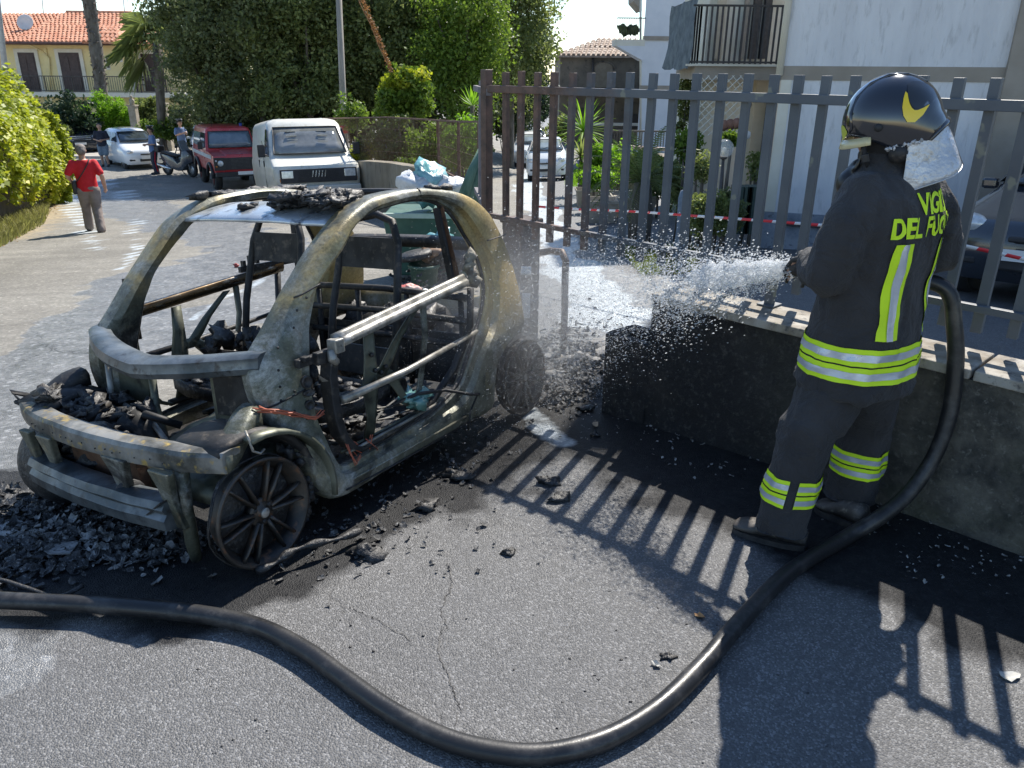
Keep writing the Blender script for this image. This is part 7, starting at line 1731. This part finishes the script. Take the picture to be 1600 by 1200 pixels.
M_wpaint = pm('white_car_paint', (.74, .77, .78), (.78, .80, .81), 2, .22, coat=.8, rvar=.03); M_vpaint = pm('old_white_van_paint', (.60, .60, .54), (.68, .67, .61), 1.6, .42, coat=.3, c3=(.5, .47, .38)); M_rpaint = pm('faded_red_paint', (.42, .03, .035), (.5, .06, .06), 1.7, .35, coat=.4, c3=(.42, .12, .11)); M_dpaint = pm('dark_blue_paint', (.02, .025, .035), (.03, .036, .048), 2, .2, coat=.9); M_plate_ = pm('number_plate', (.72, .72, .7), (.78, .78, .76), 9, .4)
M_tramp = pm('dented_white', (.66, .68, .66), (.72, .73, .72), 2, .3, coat=.6, bmp=.5, bscale=3, bdist=.08)
def wheel_v(par, x, y, r_, w, rimm=M_alloy, name='wheel', spokes=7):
    s_ = 1 if y > 0 else -1; M_ = frame((x, y, r_), (s_, 0, 0), (0, 0, 1), (0, s_, 0)) if s_ > 0 else frame((x, y, r_), (1, 0, 0), (0, 0, 1), (0, -1, 0))
    t = MB().lathe([(r_*.62, -w), (r_*.9, -w), (r_, -w*.8), (r_, -.02), (r_*.94, .0), (r_*.64, .002), (r_*.6, -.02)], 28, M_, cap=False).build('tyre', M_tyre, par)
    rm = MB().lathe([(.001, -.01), (r_*.14, -.008), (r_*.2, -.03), (r_*.5, -.035), (r_*.6, -.012), (r_*.64, -.0)], 24, M_).build('rim', rimm, t)
    if spokes:
        mb = MB()
        for k in range(spokes):
            a = 2*math.pi*k/spokes; d = Vector((math.cos(a), math.sin(a), 0)); MB().bar(M_ @ (d*r_*.12+Vector((0, 0, -.012))), M_ @ (d*r_*.58+Vector((0, 0, -.02))), .045*r_/.3, .02, M_.to_3x3() @ Vector((0, 0, 1))).build('spoke', rimm, rm)
    MB().lathe([(r_*.98, -.16), (r_*1.22, -.16), (r_*1.22, -.03), (r_*1.12, -.028), (r_*.98, -.06)], 26, M_ @ Matrix.Translation((0, .02, .012)), cap=False).build('wheel_arch', M_blackp, t)
def place(o, fx, fy, fwd_):
    """stand thing on the ground, its x axis along fwd_, tilted with the slope"""
    g = terr(fx, fy); f = Vector((fwd_[0], fwd_[1], 0)).normalized(); l = Vector((-f.y, f.x, 0))
    f = Vector((f.x, f.y, (terr(fx+f.x, fy+f.y)-terr(fx-f.x, fy-f.y))/2)).normalized(); l = Vector((l.x, l.y, (terr(fx+l.x, fy+l.y)-terr(fx-l.x, fy-l.y))/2)).normalized(); u = f.cross(l).normalized(); l = u.cross(f)
    m = Matrix((f, l, u)).transposed().to_4x4(); m.translation = (fx, fy, g); o.rotation_mode = 'QUATERNION'; o.matrix_world = m
def vplate(par, x, z, txt='', w=.5, mat=M_plate_, rz=0):
    p = MB().box((x, 0, z), (.012, w, .11)).build('number_plate', mat, par); return p
def vtext(par, txt, loc, size, mat, face='x', w=1.0, off=0.0, ext=.002):
    cu = bpy.data.curves.new('t', 'FONT'); cu.body = txt; cu.size = size; cu.align_x = 'CENTER'; cu.extrude = ext; cu.offset = off
    o = bpy.data.objects.new('t', cu); COL.objects.link(o); dg = bpy.context.evaluated_depsgraph_get(); dg.update(); me = bpy.data.meshes.new_from_object(o.evaluated_get(dg)); bpy.data.objects.remove(o)
    M_ = {'x': frame(loc, (0, 1, 0), (0, 0, 1), (1, 0, 0)), 'y': frame(loc, (-1, 0, 0), (0, 0, 1), (0, 1, 0)), '-y': frame(loc, (1, 0, 0), (0, 0, 1), (0, -1, 0))}[face]
    for v_ in me.vertices: v_.co = M_ @ Vector((v_.co.x*w, v_.co.y, v_.co.z))
    me.materials.clear(); me.materials.append(mat); q = bpy.data.objects.new('lettering', me); COL.objects.link(q); q.parent = par; return q
# ---- white van
van = E('parked_van', label='old white van with black grille and dented bonnet beside the red off road car', cat='van')
w = .98
Rg = [ring(.30, .30, 2.15, -2.2, .90, .12, crown=.05), ring(.42, .42, 2.33, -2.3, .95, .16, crown=.09), ring(.80, .80, 2.36, -2.3, .985, .16, crown=.09), ring(.98, 1.12, 2.33, -2.3, .985, .16, crown=.09), ring(1.08, 1.2, 2.28, -2.3, .975, .18, crown=.09)]
Rg2 = [ring(1.24, 1.24, 1.62, -2.3, .955, .14, crown=.05), ring(1.32, 1.32, 1.52, -2.3, .95, .13, crown=.05), ring(1.98, 1.98, .98, -2.28, .86, .15, crown=.05), ring(2.08, 2.08, .86, -2.24, .80, .2, crown=.05), ring(2.13, 2.13, .70, -2.15, .66, .3)]
vbody(van, Rg+Rg2, M_vpaint)
quad_on(Rg2[1], Rg2[2], 0, 19, 0, 0, 0, 0, M_glass, 'tmp', van) if 0 else None
def frontglass(par, x0, z0, w0, x1, z1, w1, mat, name='windscreen', out=.015, crown=.05):
    rows = []
    for j in range(4):
        t = j/3; ww = w0+(w1-w0)*t; row = []
        for k in range(9):
            y = -ww+2*ww*k/8; row.append(Vector((x0+(x1-x0)*t-crown*(y/w0)**2+out, y, z0+(z1-z0)*t+out*.5)))
        rows.append(row)
    o = MB().loft(rows, closed_ring=False, cap=False).build(name, mat, par); q = o.modifiers.new('s', 'SOLIDIFY'); q.thickness = .008
    bpts = rows[0]+[r_[-1] for r_ in rows[1:]]+rows[-1][::-1][1:]+[r_[0] for r_ in rows[::-1][1:-1]]
    MB().tube([p+Vector((.004, 0, 0)) for p in bpts], .014, 5, closed=True).build('window_seal', M_blackp, o); return o
frontglass(van, 1.54, 1.33, .84, 1.02, 1.93, .74, pm('van_reflection_glass', (.13, .14, .14), (.24, .25, .25), 2.5, .08, 0, spec=1.0, rvar=0))  # grey reflection on the windscreen is painted into the glass colour
# head rest bars and papers seen behind the screen
for s_ in (-1, 1):
    for k in range(3): MB().bar((1.30-.11*k+.03, s_*.36-.12, 1.66+.09*k), (1.30-.11*k+.03, s_*.36+.12, 1.66+.09*k), .03, .01).build('seat_slat', M_cream, van)
for s_ in (-1, 1): MB().bar((1.5, s_*.1-.02, 1.35), (1.36, s_*.1+.5*1-.1, 1.40), .012, .012).build('wiper', M_blackp, van)
MB().box((2.335, 0, .86), (.06, 1.72, .30)).build('grille_panel', M_blackp, van, bevel=.01)
for k in range(7): MB().box((2.37, 0, .75+.035*k), (.01, .95, .010)).build('grille_slat', M_blackp, van)
for k in range(5): MB().bar((2.385, -.16+.07*k, .83), (2.385, -.13+.07*k, .97), .022, .012, (1, 0, 0)).build('badge_bar', M_chrome, van)
for s_ in (-1, 1):
    MB().box((2.325, s_*.70, .90), (.09, .26, .17)).build('headlight', M_lens, van, bevel=.015); MB().box((2.315, s_*.72, .775), (.08, .30, .07)).build('indicator', M_amber, van, bevel=.01)
MB().box((2.36, 0, .53), (.14, 1.85, .22)).build('bumper', pm('dull_white_bumper', (.5, .5, .46), (.58, .57, .53), 3, .6), van, bevel=.03)
vplate(van, 2.44, .50, w=.45)
for s_ in (-1, 1):
    MB().box((1.42, s_*1.10, 1.42), (.08, .16, .28)).build('mirror', M_blackp, van, bevel=.02); MB().tube([(1.45, s_*.95, 1.30), (1.45, s_*1.08, 1.36)], .014, 6).build('mirror_arm', M_blackp, van)
    MB().hexa([(1.42, s_*.945, 1.30), (.75, s_*.965, 1.30), (.75, s_*.972, 1.30), (1.42, s_*.952, 1.30), (.98, s_*.875, 1.90), (.75, s_*.875, 1.90), (.75, s_*.885, 1.90), (.98, s_*.885, 1.90)]).build('side_window', M_glass, van)
    MB().box((.70, s_*.982, 1.05), (.012, .01, 1.2)).build('door_gap', M_blackp, van); MB().box((.62, s_*.985, 1.12), (.03, .02, .14)).build('door_handle', M_blackp, van); MB().box((-.35, s_*.98, 1.12), (.03, .02, .18)).build('door_handle', M_blackp, van)
    for x in (1.72, -1.35): wheel_v(van, x, s_*.90, .32, .2, pm('steel_wheel', (.3, .3, .29), (.4, .4, .38), 7, .6), spokes=0)
for y0 in (-.5, .5): MB().box((-.7, y0, 2.135), (2.4, .05, .02)).build('roof_rib', M_vpaint, van)
vd = Vector((.40, -.92, 0)).normalized(); vc_ = ONG(488, 18.2); place(van, vc_.x-vd.x*2.3, vc_.y-vd.y*2.3, vd)
# ---- red off road car
jp = E('off_road_car', label='boxy red off road car with white side stripe, left of the van', cat='off road car')
Rg = [ring(.55, .55, 1.95, -1.9, .80, .06), ring(.62, .62, 2.0, -1.95, .86, .05), ring(1.10, 1.18, 2.0, -1.95, .88, .05), ring(1.15, 1.24, 1.97, -1.95, .87, .05)]
Rg2 = [ring(1.26, 1.26, .72, -1.95, .87, .05), ring(1.30, 1.30, .68, -1.95, .86, .05), ring(1.88, 1.88, .45, -1.92, .76, .08), ring(1.96, 1.96, .42, -1.88, .73, .12), ring(2.02, 2.02, .3, -1.8, .62, .2)]
vbody(jp, Rg+Rg2, M_rpaint)
MB().hexa([(.75, -.52, 1.20), (1.94, -.48, 1.11), (1.94, .48, 1.11), (.75, .52, 1.20), (.78, -.46, 1.29), (1.90, -.42, 1.19), (1.90, .42, 1.19), (.78, .46, 1.29)]).build('bonnet_bulge', M_rpaint, jp, bevel=.03)
frontglass(jp, .69, 1.33, .76, .48, 1.86, .69, pm('blue_grey_glass', (.10, .14, .18), (.17, .21, .25), 2, .12, spec=.9, rvar=0), crown=.01)  # mottled blue grey windscreen, slightly rougher than the side glass
for s_ in (-1, 1): MB().bar((.74, s_*.35, 1.34), (.66, s_*.35+.28, 1.42), .012, .012).build('wiper', M_blackp, jp)
MB().box((1.985, 0, .90), (.05, 1.14, .40)).build('grille_panel', M_blackp, jp, bevel=.008)
for k in range(8): MB().box((2.015, 0, .74+.045*k), (.012, .62, .012)).build('grille_slat', pm('grey_grille', (.07, .07, .07), (.09, .09, .09)), jp)
for s_ in (-1, 1):
    MB().box((1.99, s_*.69, .90), (.05, .36, .42)).build('lamp_panel', M_blackp, jp, bevel=.01)
    M_ = frame((2.02, s_*.66, .92), (0, 1, 0), (0, 0, 1), (1, 0, 0)); MB().lathe([(.001, .03), (.05, .026), (.085, .01), (.095, .0), (.095, -.02)], 22, M_).build('headlight', M_lens, jp)
    for z in (.82, 1.0): MB().lathe([(.001, .02), (.03, .015), (.035, 0)], 12, frame((2.02, s_*.80, z), (0, 1, 0), (0, 0, 1), (1, 0, 0))).build('side_lamp', M_amber if z < .9 else M_lens, jp)
    for x in (1.32, -1.15):
        wheel_v(jp, x, s_*.83, .38, .24, pm('red_wheel', (.2, .03, .03), (.14, .05, .045), 7, .6), spokes=0)
        pts = [(x+.50*math.cos(a), s_*.905, .42+.46*math.sin(a)) for a in np.linspace(0, math.pi, 9)]; MB().tube(pts, .055, 6, sx=1).build('arch_flare', M_blackp, jp)
    MB().box((-.1, s_*.892, 1.10), (3.6, .012, .12)).build('side_stripe', pm('pale_stripe', (.5, .5, .48), (.6, .6, .58), 6), jp)
    MB().hexa([(.55, s_*.868, 1.34), (-.25, s_*.868, 1.34), (-.25, s_*.88, 1.34), (.55, s_*.88, 1.34), (.42, s_*.785, 1.82), (-.25, s_*.785, 1.82), (-.25, s_*.797, 1.82), (.42, s_*.797, 1.82)]).build('side_window', M_glass, jp)
    MB().hexa([(-.4, s_*.868, 1.36), (-1.7, s_*.868, 1.36), (-1.7, s_*.88, 1.36), (-.4, s_*.88, 1.36), (-.4, s_*.785, 1.80), (-1.7, s_*.785, 1.80), (-1.7, s_*.797, 1.80), (-.4, s_*.797, 1.80)]).build('side_window', M_glassl, jp)
    MB().box((.62, s_*1.02, 1.42), (.05, .16, .24)).build('mirror', M_blackp, jp, bevel=.015); MB().tube([(.62, s_*.88, 1.34), (.62, s_*1.0, 1.38)], .012, 5).build('mirror_arm', M_blackp, jp)
MB().box((2.08, 0, .56), (.16, 1.72, .15)).build('bumper', M_blackp, jp, bevel=.02); MB().box((2.17, .1, .60), (.01, .5, .11)).build('number_plate', M_plate_, jp)
MB().tube([(.2, .5, 2.0), (.2, .5, 2.12)], .05, 10).build('beacon', pm('blue_lens', (.02, .05, .25), (.02, .06, .3)), jp); MB().tube([(.3, -.5, 2.0), (.25, -.5, 2.7)], .006, 4).build('aerial', M_blackp, jp)
jd = Vector((.50, -.866, 0)); c = G(352, 296); place(jp, c.x-jd.x*1.75+.55, c.y-jd.y*1.75+.1, jd)
# ---- generic hatchback
def hatch(name, label, mat, cat='car', Ln=3.7, Wd=.84, Ht=1.5, fwd_=(0, -1), pos=(0, 0), glassm=M_glass, hood=.95, nose=1.0, plate=True, group=None, tiny=False):
    c = E(name, label=label, cat=cat, group=group); hl = Ln/2; W_ = Wd; k = Ht/1.5
    a = [ring(.20*k, .20*k, hl-.12, -hl+.1, W_-.08, .2, crown=.12), ring(.32*k, .32*k, hl-.02, -hl, W_-.01, .25, crown=.16), ring(.55*k, .58*k, hl, -hl, W_, .25, crown=.18), ring(.70*k, .85*k, hl-.06, -hl+.02, W_, .25, crown=.16), ring(.78*k, .95*k, hl-.18*nose, -hl+.05, W_-.01, .26, crown=.14)]
    xb = hl-.95*nose
    b = [ring(.97*k, .98*k, xb, -hl+.08, W_-.04, .2, crown=.08), ring(1.02*k, 1.02*k, xb-.06, -hl+.10, W_-.05, .2, crown=.08), ring(1.38*k, 1.38*k, xb-.72, -hl+.35, W_-.20, .2, crown=.06), ring(1.47*k, 1.47*k, xb-.92, -hl+.48, W_-.28, .25, crown=.05), ring(1.5*k, 1.5*k, xb-1.1, -hl+.65, W_-.42, .3)]
    vbody(c, a+b, mat)
    frontglass(c, xb-.06, 1.03*k, W_-.15, xb-.74, 1.39*k, W_-.27, glassm, crown=.07, out=.02)
    for s_ in (-1, 1):
        y0, y1 = s_*(W_-.04), s_*(W_-.195)
        def sw(x0, x1, x2, x3, nm='side_window'): MB().hexa([(x0, y0-s_*.02, 1.04*k), (x1, y0-s_*.02, 1.04*k), (x1, y0, 1.04*k), (x0, y0, 1.04*k), (x3, y1-s_*.02, 1.37*k), (x2, y1-s_*.02, 1.37*k), (x2, y1, 1.37*k), (x3, y1, 1.37*k)]).build(nm, M_glass, c)
        sw(xb-.22, xb-1.15, xb-1.15, xb-.72); 
        if Ln > 3: sw(xb-1.25, -hl+.45, -hl+.65, xb-1.25)
        MB().ball((hl-.20, s_*(W_-.24), .70*k), .13, 12, 8, (.8, 1.1, .75)).build('headlight', M_lens, c)
        MB().box((xb-.35, s_*(W_+.07), 1.02*k), (.10, .15, .11)).build('mirror', mat, c, bevel=.03)
        MB().box((hl-.05-.10, s_*(W_-.26), .38*k), (.12, .22, .07)).build('fog_lamp', M_blackp, c, bevel=.02)
        MB().box((xb-.75, s_*(W_+.004), .82*k), (.14, .02, .025)).build('door_handle', mat, c)
        for x in (hl-.72, -hl+.62): wheel_v(c, x, s_*(W_-.045), .29*k, .18, spokes=0 if tiny else 6)
    MB().box((hl-.015, 0, .38*k), (.06, .62, .10)).build('lower_grille', M_blackp, c, bevel=.02); MB().box((hl-.05, 0, .60*k), (.06, .5, .05)).build('grille', M_blackp, c, bevel=.015)
    if plate: MB().box((hl+.03, 0, .47*k), (.012, .5, .10)).build('number_plate', M_plate_, c)
    for s_ in (-1, 1): MB().bar((xb-.04, s_*.25, 1.05*k), (xb-.22, s_*.25+.3, 1.14*k), .01, .012).build('wiper', M_blackp, c)
    place(c, pos[0], pos[1], fwd_); return c
wd_ = Vector((.66, -.75, 0)).normalized(); c_ = G(205, 262)
hatch('parked_car', 'white hatchback parked nose towards the road behind the walking man in red', M_wpaint, fwd_=wd_, pos=(c_.x-wd_.x*1.15+.55, c_.y-wd_.y*1.15), Ht=1.52)
pd = Vector((.40, -.92, 0)).normalized(); c_ = ONG(290, 36.0)
pc_ = hatch('police_car', 'white car with a roof light bar half hidden behind the scooter and the red car', M_wpaint, cat='police car', fwd_=pd, pos=(c_.x, c_.y+1.9), Ht=1.5, glassm=M_glassl)
MB().box((.1, 0, 1.56), (.22, .9, .10)).build('light_bar', M_blackp, pc_, bevel=.02); MB().box((.1, .28, 1.58), (.2, .28, .10)).build('beacon', MC['blue_lens'], pc_, bevel=.02); MB().box((.1, -.28, 1.58), (.2, .28, .10)).build('beacon', M_chrome, pc_, bevel=.02)
sd_ = Vector((.62, -.78, 0)).normalized(); c_ = ONG(98, 39.0)
sv_ = hatch('parked_suv', 'dark blue grey car nosing out behind the ivy hedge at the left', M_dpaint, cat='car', fwd_=sd_, pos=(c_.x-1.0, c_.y+1.6), Ln=4.4, Wd=.93, Ht=1.75, glassm=M_glassl)
for z in (.72, .80, .88): MB().box((2.14, 0, z), (.03, 1.0, .03)).build('chrome_bar', M_chrome, sv_)
# drive: small two seater and two cars behind
def onr(px, py): g = G(px, py); return g
c_ = onr(857, 283); dd = Vector((-.04, -1, 0))
sm2 = hatch('parked_microcar', 'tiny white two seat car facing the gate on the drive, nearest of three', M_wpaint, fwd_=dd, pos=(c_.x, c_.y+1.2), Ln=2.6, Wd=.76, Ht=1.55, nose=.72, glassm=M_glassl)
vtext(sm2, 'F', (1.33, .0, .62), .09, M_dpaint)
c_ = onr(828, 262); hatch('parked_car', 'white car behind the tiny one on the drive, dark front bumper in shade', M_wpaint, fwd_=(.05, -1), pos=(c_.x, c_.y+1.8), glassm=M_glassl)
c_ = onr(832, 244); hatch('parked_car', 'farthest white car at the top of the drive, glinting in the sun', M_wpaint, fwd_=(.02, -1), pos=(c_.x, c_.y+1.8), glassm=M_glassl)
# dark car behind the fence at the right
dk = hatch('parked_car', 'dark blue grey car parked behind the fence at the right edge', M_dpaint, fwd_=(-.62, -.50), pos=(6.1, 7.95), Ln=4.1, Wd=.88, Ht=1.5)
# ---- scooter
sc = E('scooter', label='big dark grey touring scooter standing beside the red car, silver exhaust', cat='scooter')
M_sc = pm('scooter_paint', (.05, .055, .065), (.08, .085, .095), 4, .25, coat=.7)
for x in (.72, -.66):
    M_ = frame((x, .06, .28), (1, 0, 0), (0, 0, 1), (0, -1, 0)); t = MB().lathe([(.17, 0), (.24, -.01), (.28, .03), (.28, .09), (.24, .13), (.17, .12)], 24, M_, cap=False).build('wheel', M_tyre, sc); MB().lathe([(.001, .03), (.06, .03), (.1, .05), (.17, .04), (.18, .06), (.17, .09), (.001, .08)], 20, M_).build('rim', M_alloy, t)
mb = MB(); mb.loft([[Vector((x, y*w_, z+(h_ if u else 0))) for y, u in ((-1, 0), (-1, 1), (-.6, 1.0), (.6, 1), (1, 1), (1, 0))] for x, w_, z, h_ in ((-.95, .05, .72, .12), (-.75, .13, .52, .30), (-.4, .17, .36, .42), (-.05, .2, .25, .45), (.15, .2, .22, .28), (.38, .22, .24, .35), (.52, .22, .35, .65), (.68, .16, .50, .52), (.85, .05, .58, .2))]); mb.build('fairing', M_sc, sc, bevel=.02)
MB().loft([[Vector((x, y*w_, z+b_)) for y, b_ in ((-1, 0), (-.8, .06), (.8, .06), (1, 0))] for x, w_, z in ((-.85, .10, .86), (-.6, .14, .84), (-.35, .15, .80), (-.1, .14, .76), (.05, .1, .72))]).build('seat', M_blackp, sc)
MB().plate([(.50, -.2, 1.0), (.50, .2, 1.0), (.32, .15, 1.35), (.32, -.15, 1.35)], (-.01, 0, 0)).build('screen', M_glassl, sc)
MB().tube([(.40, -.34, 1.02), (.42, 0, 1.0), (.40, .34, 1.02)], .018, 7).build('handlebar', M_blackp, sc)
for s_ in (-1, 1): MB().ball((.42, s_*.36, 1.14), .07, 10, 6, (.5, 1, .7)).build('mirror', M_blackp, sc)
MB().ball((.70, 0, .82), .12, 12, 8, (.8, 1.2, .6)).build('headlight', M_lens, sc)
for s_ in (-1, 1): MB().tube([(.72, s_*.09, .28), (.55, s_*.09, .80)], .022, 7).build('fork', M_alloy, sc)
MB().tube([(-.25, -.19, .28), (-.5, -.22, .32), (-.9, -.24, .42)], [.03, .06, .055], 12).build('exhaust', M_chrome, sc)
MB().box((-1.0, 0, .98), (.28, .34, .26)).build('top_case', M_blackp, sc, bevel=.05)
MB().tube([(.0, .1, .2), (.0, .3, .0)], .015, 6).build('side_stand', M_blackp, sc)
c_ = G(282, 275); place(sc, c_.x, c_.y, (.88, -.47))
# ============================================================ BYSTANDERS
def figure(pos, face, label, H_=1.76, top=None, bottom=None, shoes=M_boot, hairm=None, cap_=False, legs=((0, 0), (0, 0)), arms=None, shorts=False, sleeve='short', extra=None, stride=0, bulk=1.08):
    f = E('person', pos, label=label, cat='person'); f.scale = (bulk, bulk, 1); s_ = H_/1.76; fd = Vector((face[0], face[1], 0)).normalized(); rt = Vector((fd.y, -fd.x, 0))
    def q(r, fw, z): return (rt*r+fd*fw+Vector((0, 0, z)))*s_
    hip = .90; kn = [(-.09, .05+stride*.15, .48), (.09, .05-stride*.10, .48)]; an = [(-.10, stride*.30, .09), (.10, -stride*.32, .09+.03*abs(stride))]
    arms = arms or [((-.24, -.02, 1.14), (-.25, .05, .90)), ((.24, -.02, 1.14), (.25, .05, .90))]
    mb = MB()
    def torso(m_, e): m_.loft([[q(a*(1+e)*math.cos(t), b_*(1+e)*math.sin(t)+o_, z) for t in np.linspace(0, 2*math.pi, 17)[:-1]] for z, a, b_, o_ in ((.86, .155, .115, 0), (1.0, .15, .12, .01), (1.12, .155, .12, .01), (1.28, .185, .115, 0), (1.40, .17, .095, 0), (1.46, .08, .07, 0))])
    torso(mb, 0); caps(mb, [q(0, 0, 1.42), q(0, .02, 1.54)], [.058*s_, .055*s_], 10); mb.ball(q(0, .03, 1.64), .098*s_, 14, 10, (.88, .95, 1.18)); mb.ball(q(0, .125, 1.62), .016*s_, 6, 5); mb.ball(q(.085, .02, 1.63), .02*s_, 6, 5); mb.ball(q(-.085, .02, 1.63), .02*s_, 6, 5)
    for i, sd2 in enumerate((-1, 1)):
        el, wr = arms[i]; caps(mb, [q(sd2*.18, 0, 1.39), q(*el), q(*wr)], [.055*s_, .045*s_, .032*s_], 10)
        d_ = (q(*wr)-q(*el)).normalized(); hand(mb, q(*wr), d_, fd*.5+rt*(-sd2), -sd2, s_*1.0, .5)
        caps(mb, [q(sd2*.085, 0, hip), q(*kn[i]), q(*an[i])], [.085*s_, .058*s_, .042*s_], 10)
    blob('body', mb, M_skin, f, .016, 1)
    mb = MB(); torso(mb, .07); mb.loft([[q(a*math.cos(t), b_*math.sin(t)+.01, z) for t in np.linspace(0, 2*math.pi, 17)[:-1]] for z, a, b_ in ((.84, .185, .15), (.95, .178, .145), (1.1, .172, .14), (1.2, .18, .135))])
    for i, sd2 in enumerate((-1, 1)):
        el, wr = arms[i]; a = q(sd2*.175, 0, 1.39); e = q(*el); w_ = q(*wr)
        if sleeve == 'short': caps(mb, [a, a.lerp(e, .75)], [.075*s_, .072*s_], 12)
        else: caps(mb, [a, e, e.lerp(w_, .85)], [.072*s_, .06*s_, .05*s_], 12)
    blob('shirt', mb, top, f, .018, 2, lambda p: fold(10, .007)(p))
    mb = MB(); mb.ball(q(0, 0, .90), .16*s_, 14, 9, (1.05, .85, .7))
    for i, sd2 in enumerate((-1, 1)):
        k_ = q(*kn[i]); a_ = q(*an[i]); 
        if shorts: caps(mb, [q(sd2*.09, 0, .85), k_+Vector((0, 0, .05))], [.12*s_, .10*s_], 12)
        else: caps(mb, [q(sd2*.09, 0, .85), k_, a_-Vector((0, 0, .03))], [.115*s_, .088*s_, .08*s_], 12)
    blob('trousers', mb, bottom, f, .018, 2, lambda p: fold(10, .008)(p))
    for i in (0, 1):
        a_ = q(*an[i]); tilt_ = .35 if (stride and i == 1) else 0
        mb = MB(); rings = []
        for t, w_, h in ((-.07, .03, .06), (-.03, .042, .09), (.04, .045, .085), (.1, .05, .06), (.16, .048, .05), (.195, .025, .03)):
            rings.append([a_+(fd*t+rt*w_*math.cos(v)+Vector((0, 0, -.085+h*(.5+.5*math.sin(v))+(tilt_*.3*max(0, .1-t)))))*s_ for v in np.linspace(0, 2*math.pi, 11)[:-1]])
        mb.loft(rings).build('shoe', shoes, f)
    hm = hairm or pm('dark_hair', (.02, .015, .012), (.04, .03, .025), 20, .7)
    mb = MB(); mb.ball(q(0, .008, 1.68), .098*s_, 14, 10, (.95, 1.02, .9)); mb.ball(q(0, -.03, 1.63), .09*s_, 12, 8, (.95, .9, 1))
    blob('hair', mb, hm, f, .016, 1)
    if cap_:
        mb = MB(); M_ = frame(q(0, .02, 1.73), rt*s_, fd*s_, (0, 0, s_)); mb.lathe([(.10, -.02), (.105, .03), (.13, .06), (.12, .075), (.001, .08)], 18, M_); mb.build('cap', M_dpaint, f); MB().lathe([(.001, 0), (.1, -.01), (.09, -.015)], 14, frame(q(0, .085, 1.72), rt*s_, fd*s_, (0, 0, s_))).build('peak', M_blackp, f)
    return f, q
M_redsh = pm('red_polo', (.52, .008, .015), (.6, .015, .025), 8, .8, bmp=.3, bscale=30); M_khaki = pm('taupe_trousers', (.2, .16, .14), (.26, .215, .19), 8, .85, bmp=.3); M_navy = pm('navy_cloth', (.012, .016, .03), (.02, .026, .045), 6, .8); M_bshirt = pm('blue_uniform_shirt', (.10, .16, .30), (.14, .21, .36), 8, .8); M_denim = pm('denim', (.12, .17, .22), (.2, .25, .3), 14, .85); M_grey_hair = pm('grey_hair', (.22, .19, .17), (.12, .1, .09), 25, .7)
g = G(150, 362); rm_, q = figure(g, (-.45, .89), 'man in red polo shirt and taupe trousers walking away with a black shoulder bag', top=M_redsh, bottom=M_khaki, hairm=M_grey_hair, stride=.75, H_=1.68, bulk=1.10,
    arms=[((-.30, -.06, 1.16), (-.24, .14, 1.0)), ((.27, -.10, 1.14), (.29, .02, .88))])
bgp = E('shoulder_bag', g+q(-.22, .04, .92), label='black shoulder bag hanging at the hip of the man in red', cat='bag'); MB().box((0, 0, 0), (.09, .24, .26), frame((0, 0, 0), Vector((.9, .3, 0)), Vector((-.3, .9, 0)), (0, 0, 1)).to_3x3()).build('pouch', M_blackp, bgp, bevel=.03)
o1 = q(-.22, .04, .92); MB().tube(smooth_path([q(.13, .02, 1.49)-o1, q(.10, -.11, 1.42)-o1, q(0, -.155, 1.27)-o1, q(-.13, -.15, 1.1)-o1, q(-.2, -.02, 1.02)-o1], 4), .016, 6, sx=.5).build('strap', M_blackp, bgp)
g = G(166, 260); figure(g, (.25, -.97), 'man in black t shirt and denim shorts standing by the white hatchback', top=M_navy, bottom=M_denim, shorts=True, arms=[((-.26, .0, 1.12), (-.08, .22, 1.10)), ((.26, 0, 1.12), (.08, .22, 1.08))], shoes=M_tyre)
g = G(246, 272); cp, q = figure(g, (-.75, -.5), 'policeman in blue shirt and dark red striped trousers standing left of the scooter', H_=1.8, top=M_bshirt, bottom=M_navy, cap_=True, arms=[((-.25, .0, 1.13), (-.12, .24, 1.12)), ((.25, 0, 1.13), (.12, .24, 1.10))], shoes=M_tyre)
for s_ in (-1, 1): MB().tube([q(s_*.20, .0, .85), q(s_*.182, .05, .5), q(s_*.184, .0, .12)], .016, 5).build('trouser_stripe', M_redsh, cp)
g = ONG(271, 36.2); figure(g, (.85, -.5), 'policeman in blue shirt and black cap behind the scooter, writing', H_=1.82, top=M_bshirt, bottom=M_navy, cap_=True, arms=[((-.26, .0, 1.16), (-.06, .28, 1.26)), ((.26, .05, 1.16), (.10, .28, 1.24))], shoes=M_tyre)
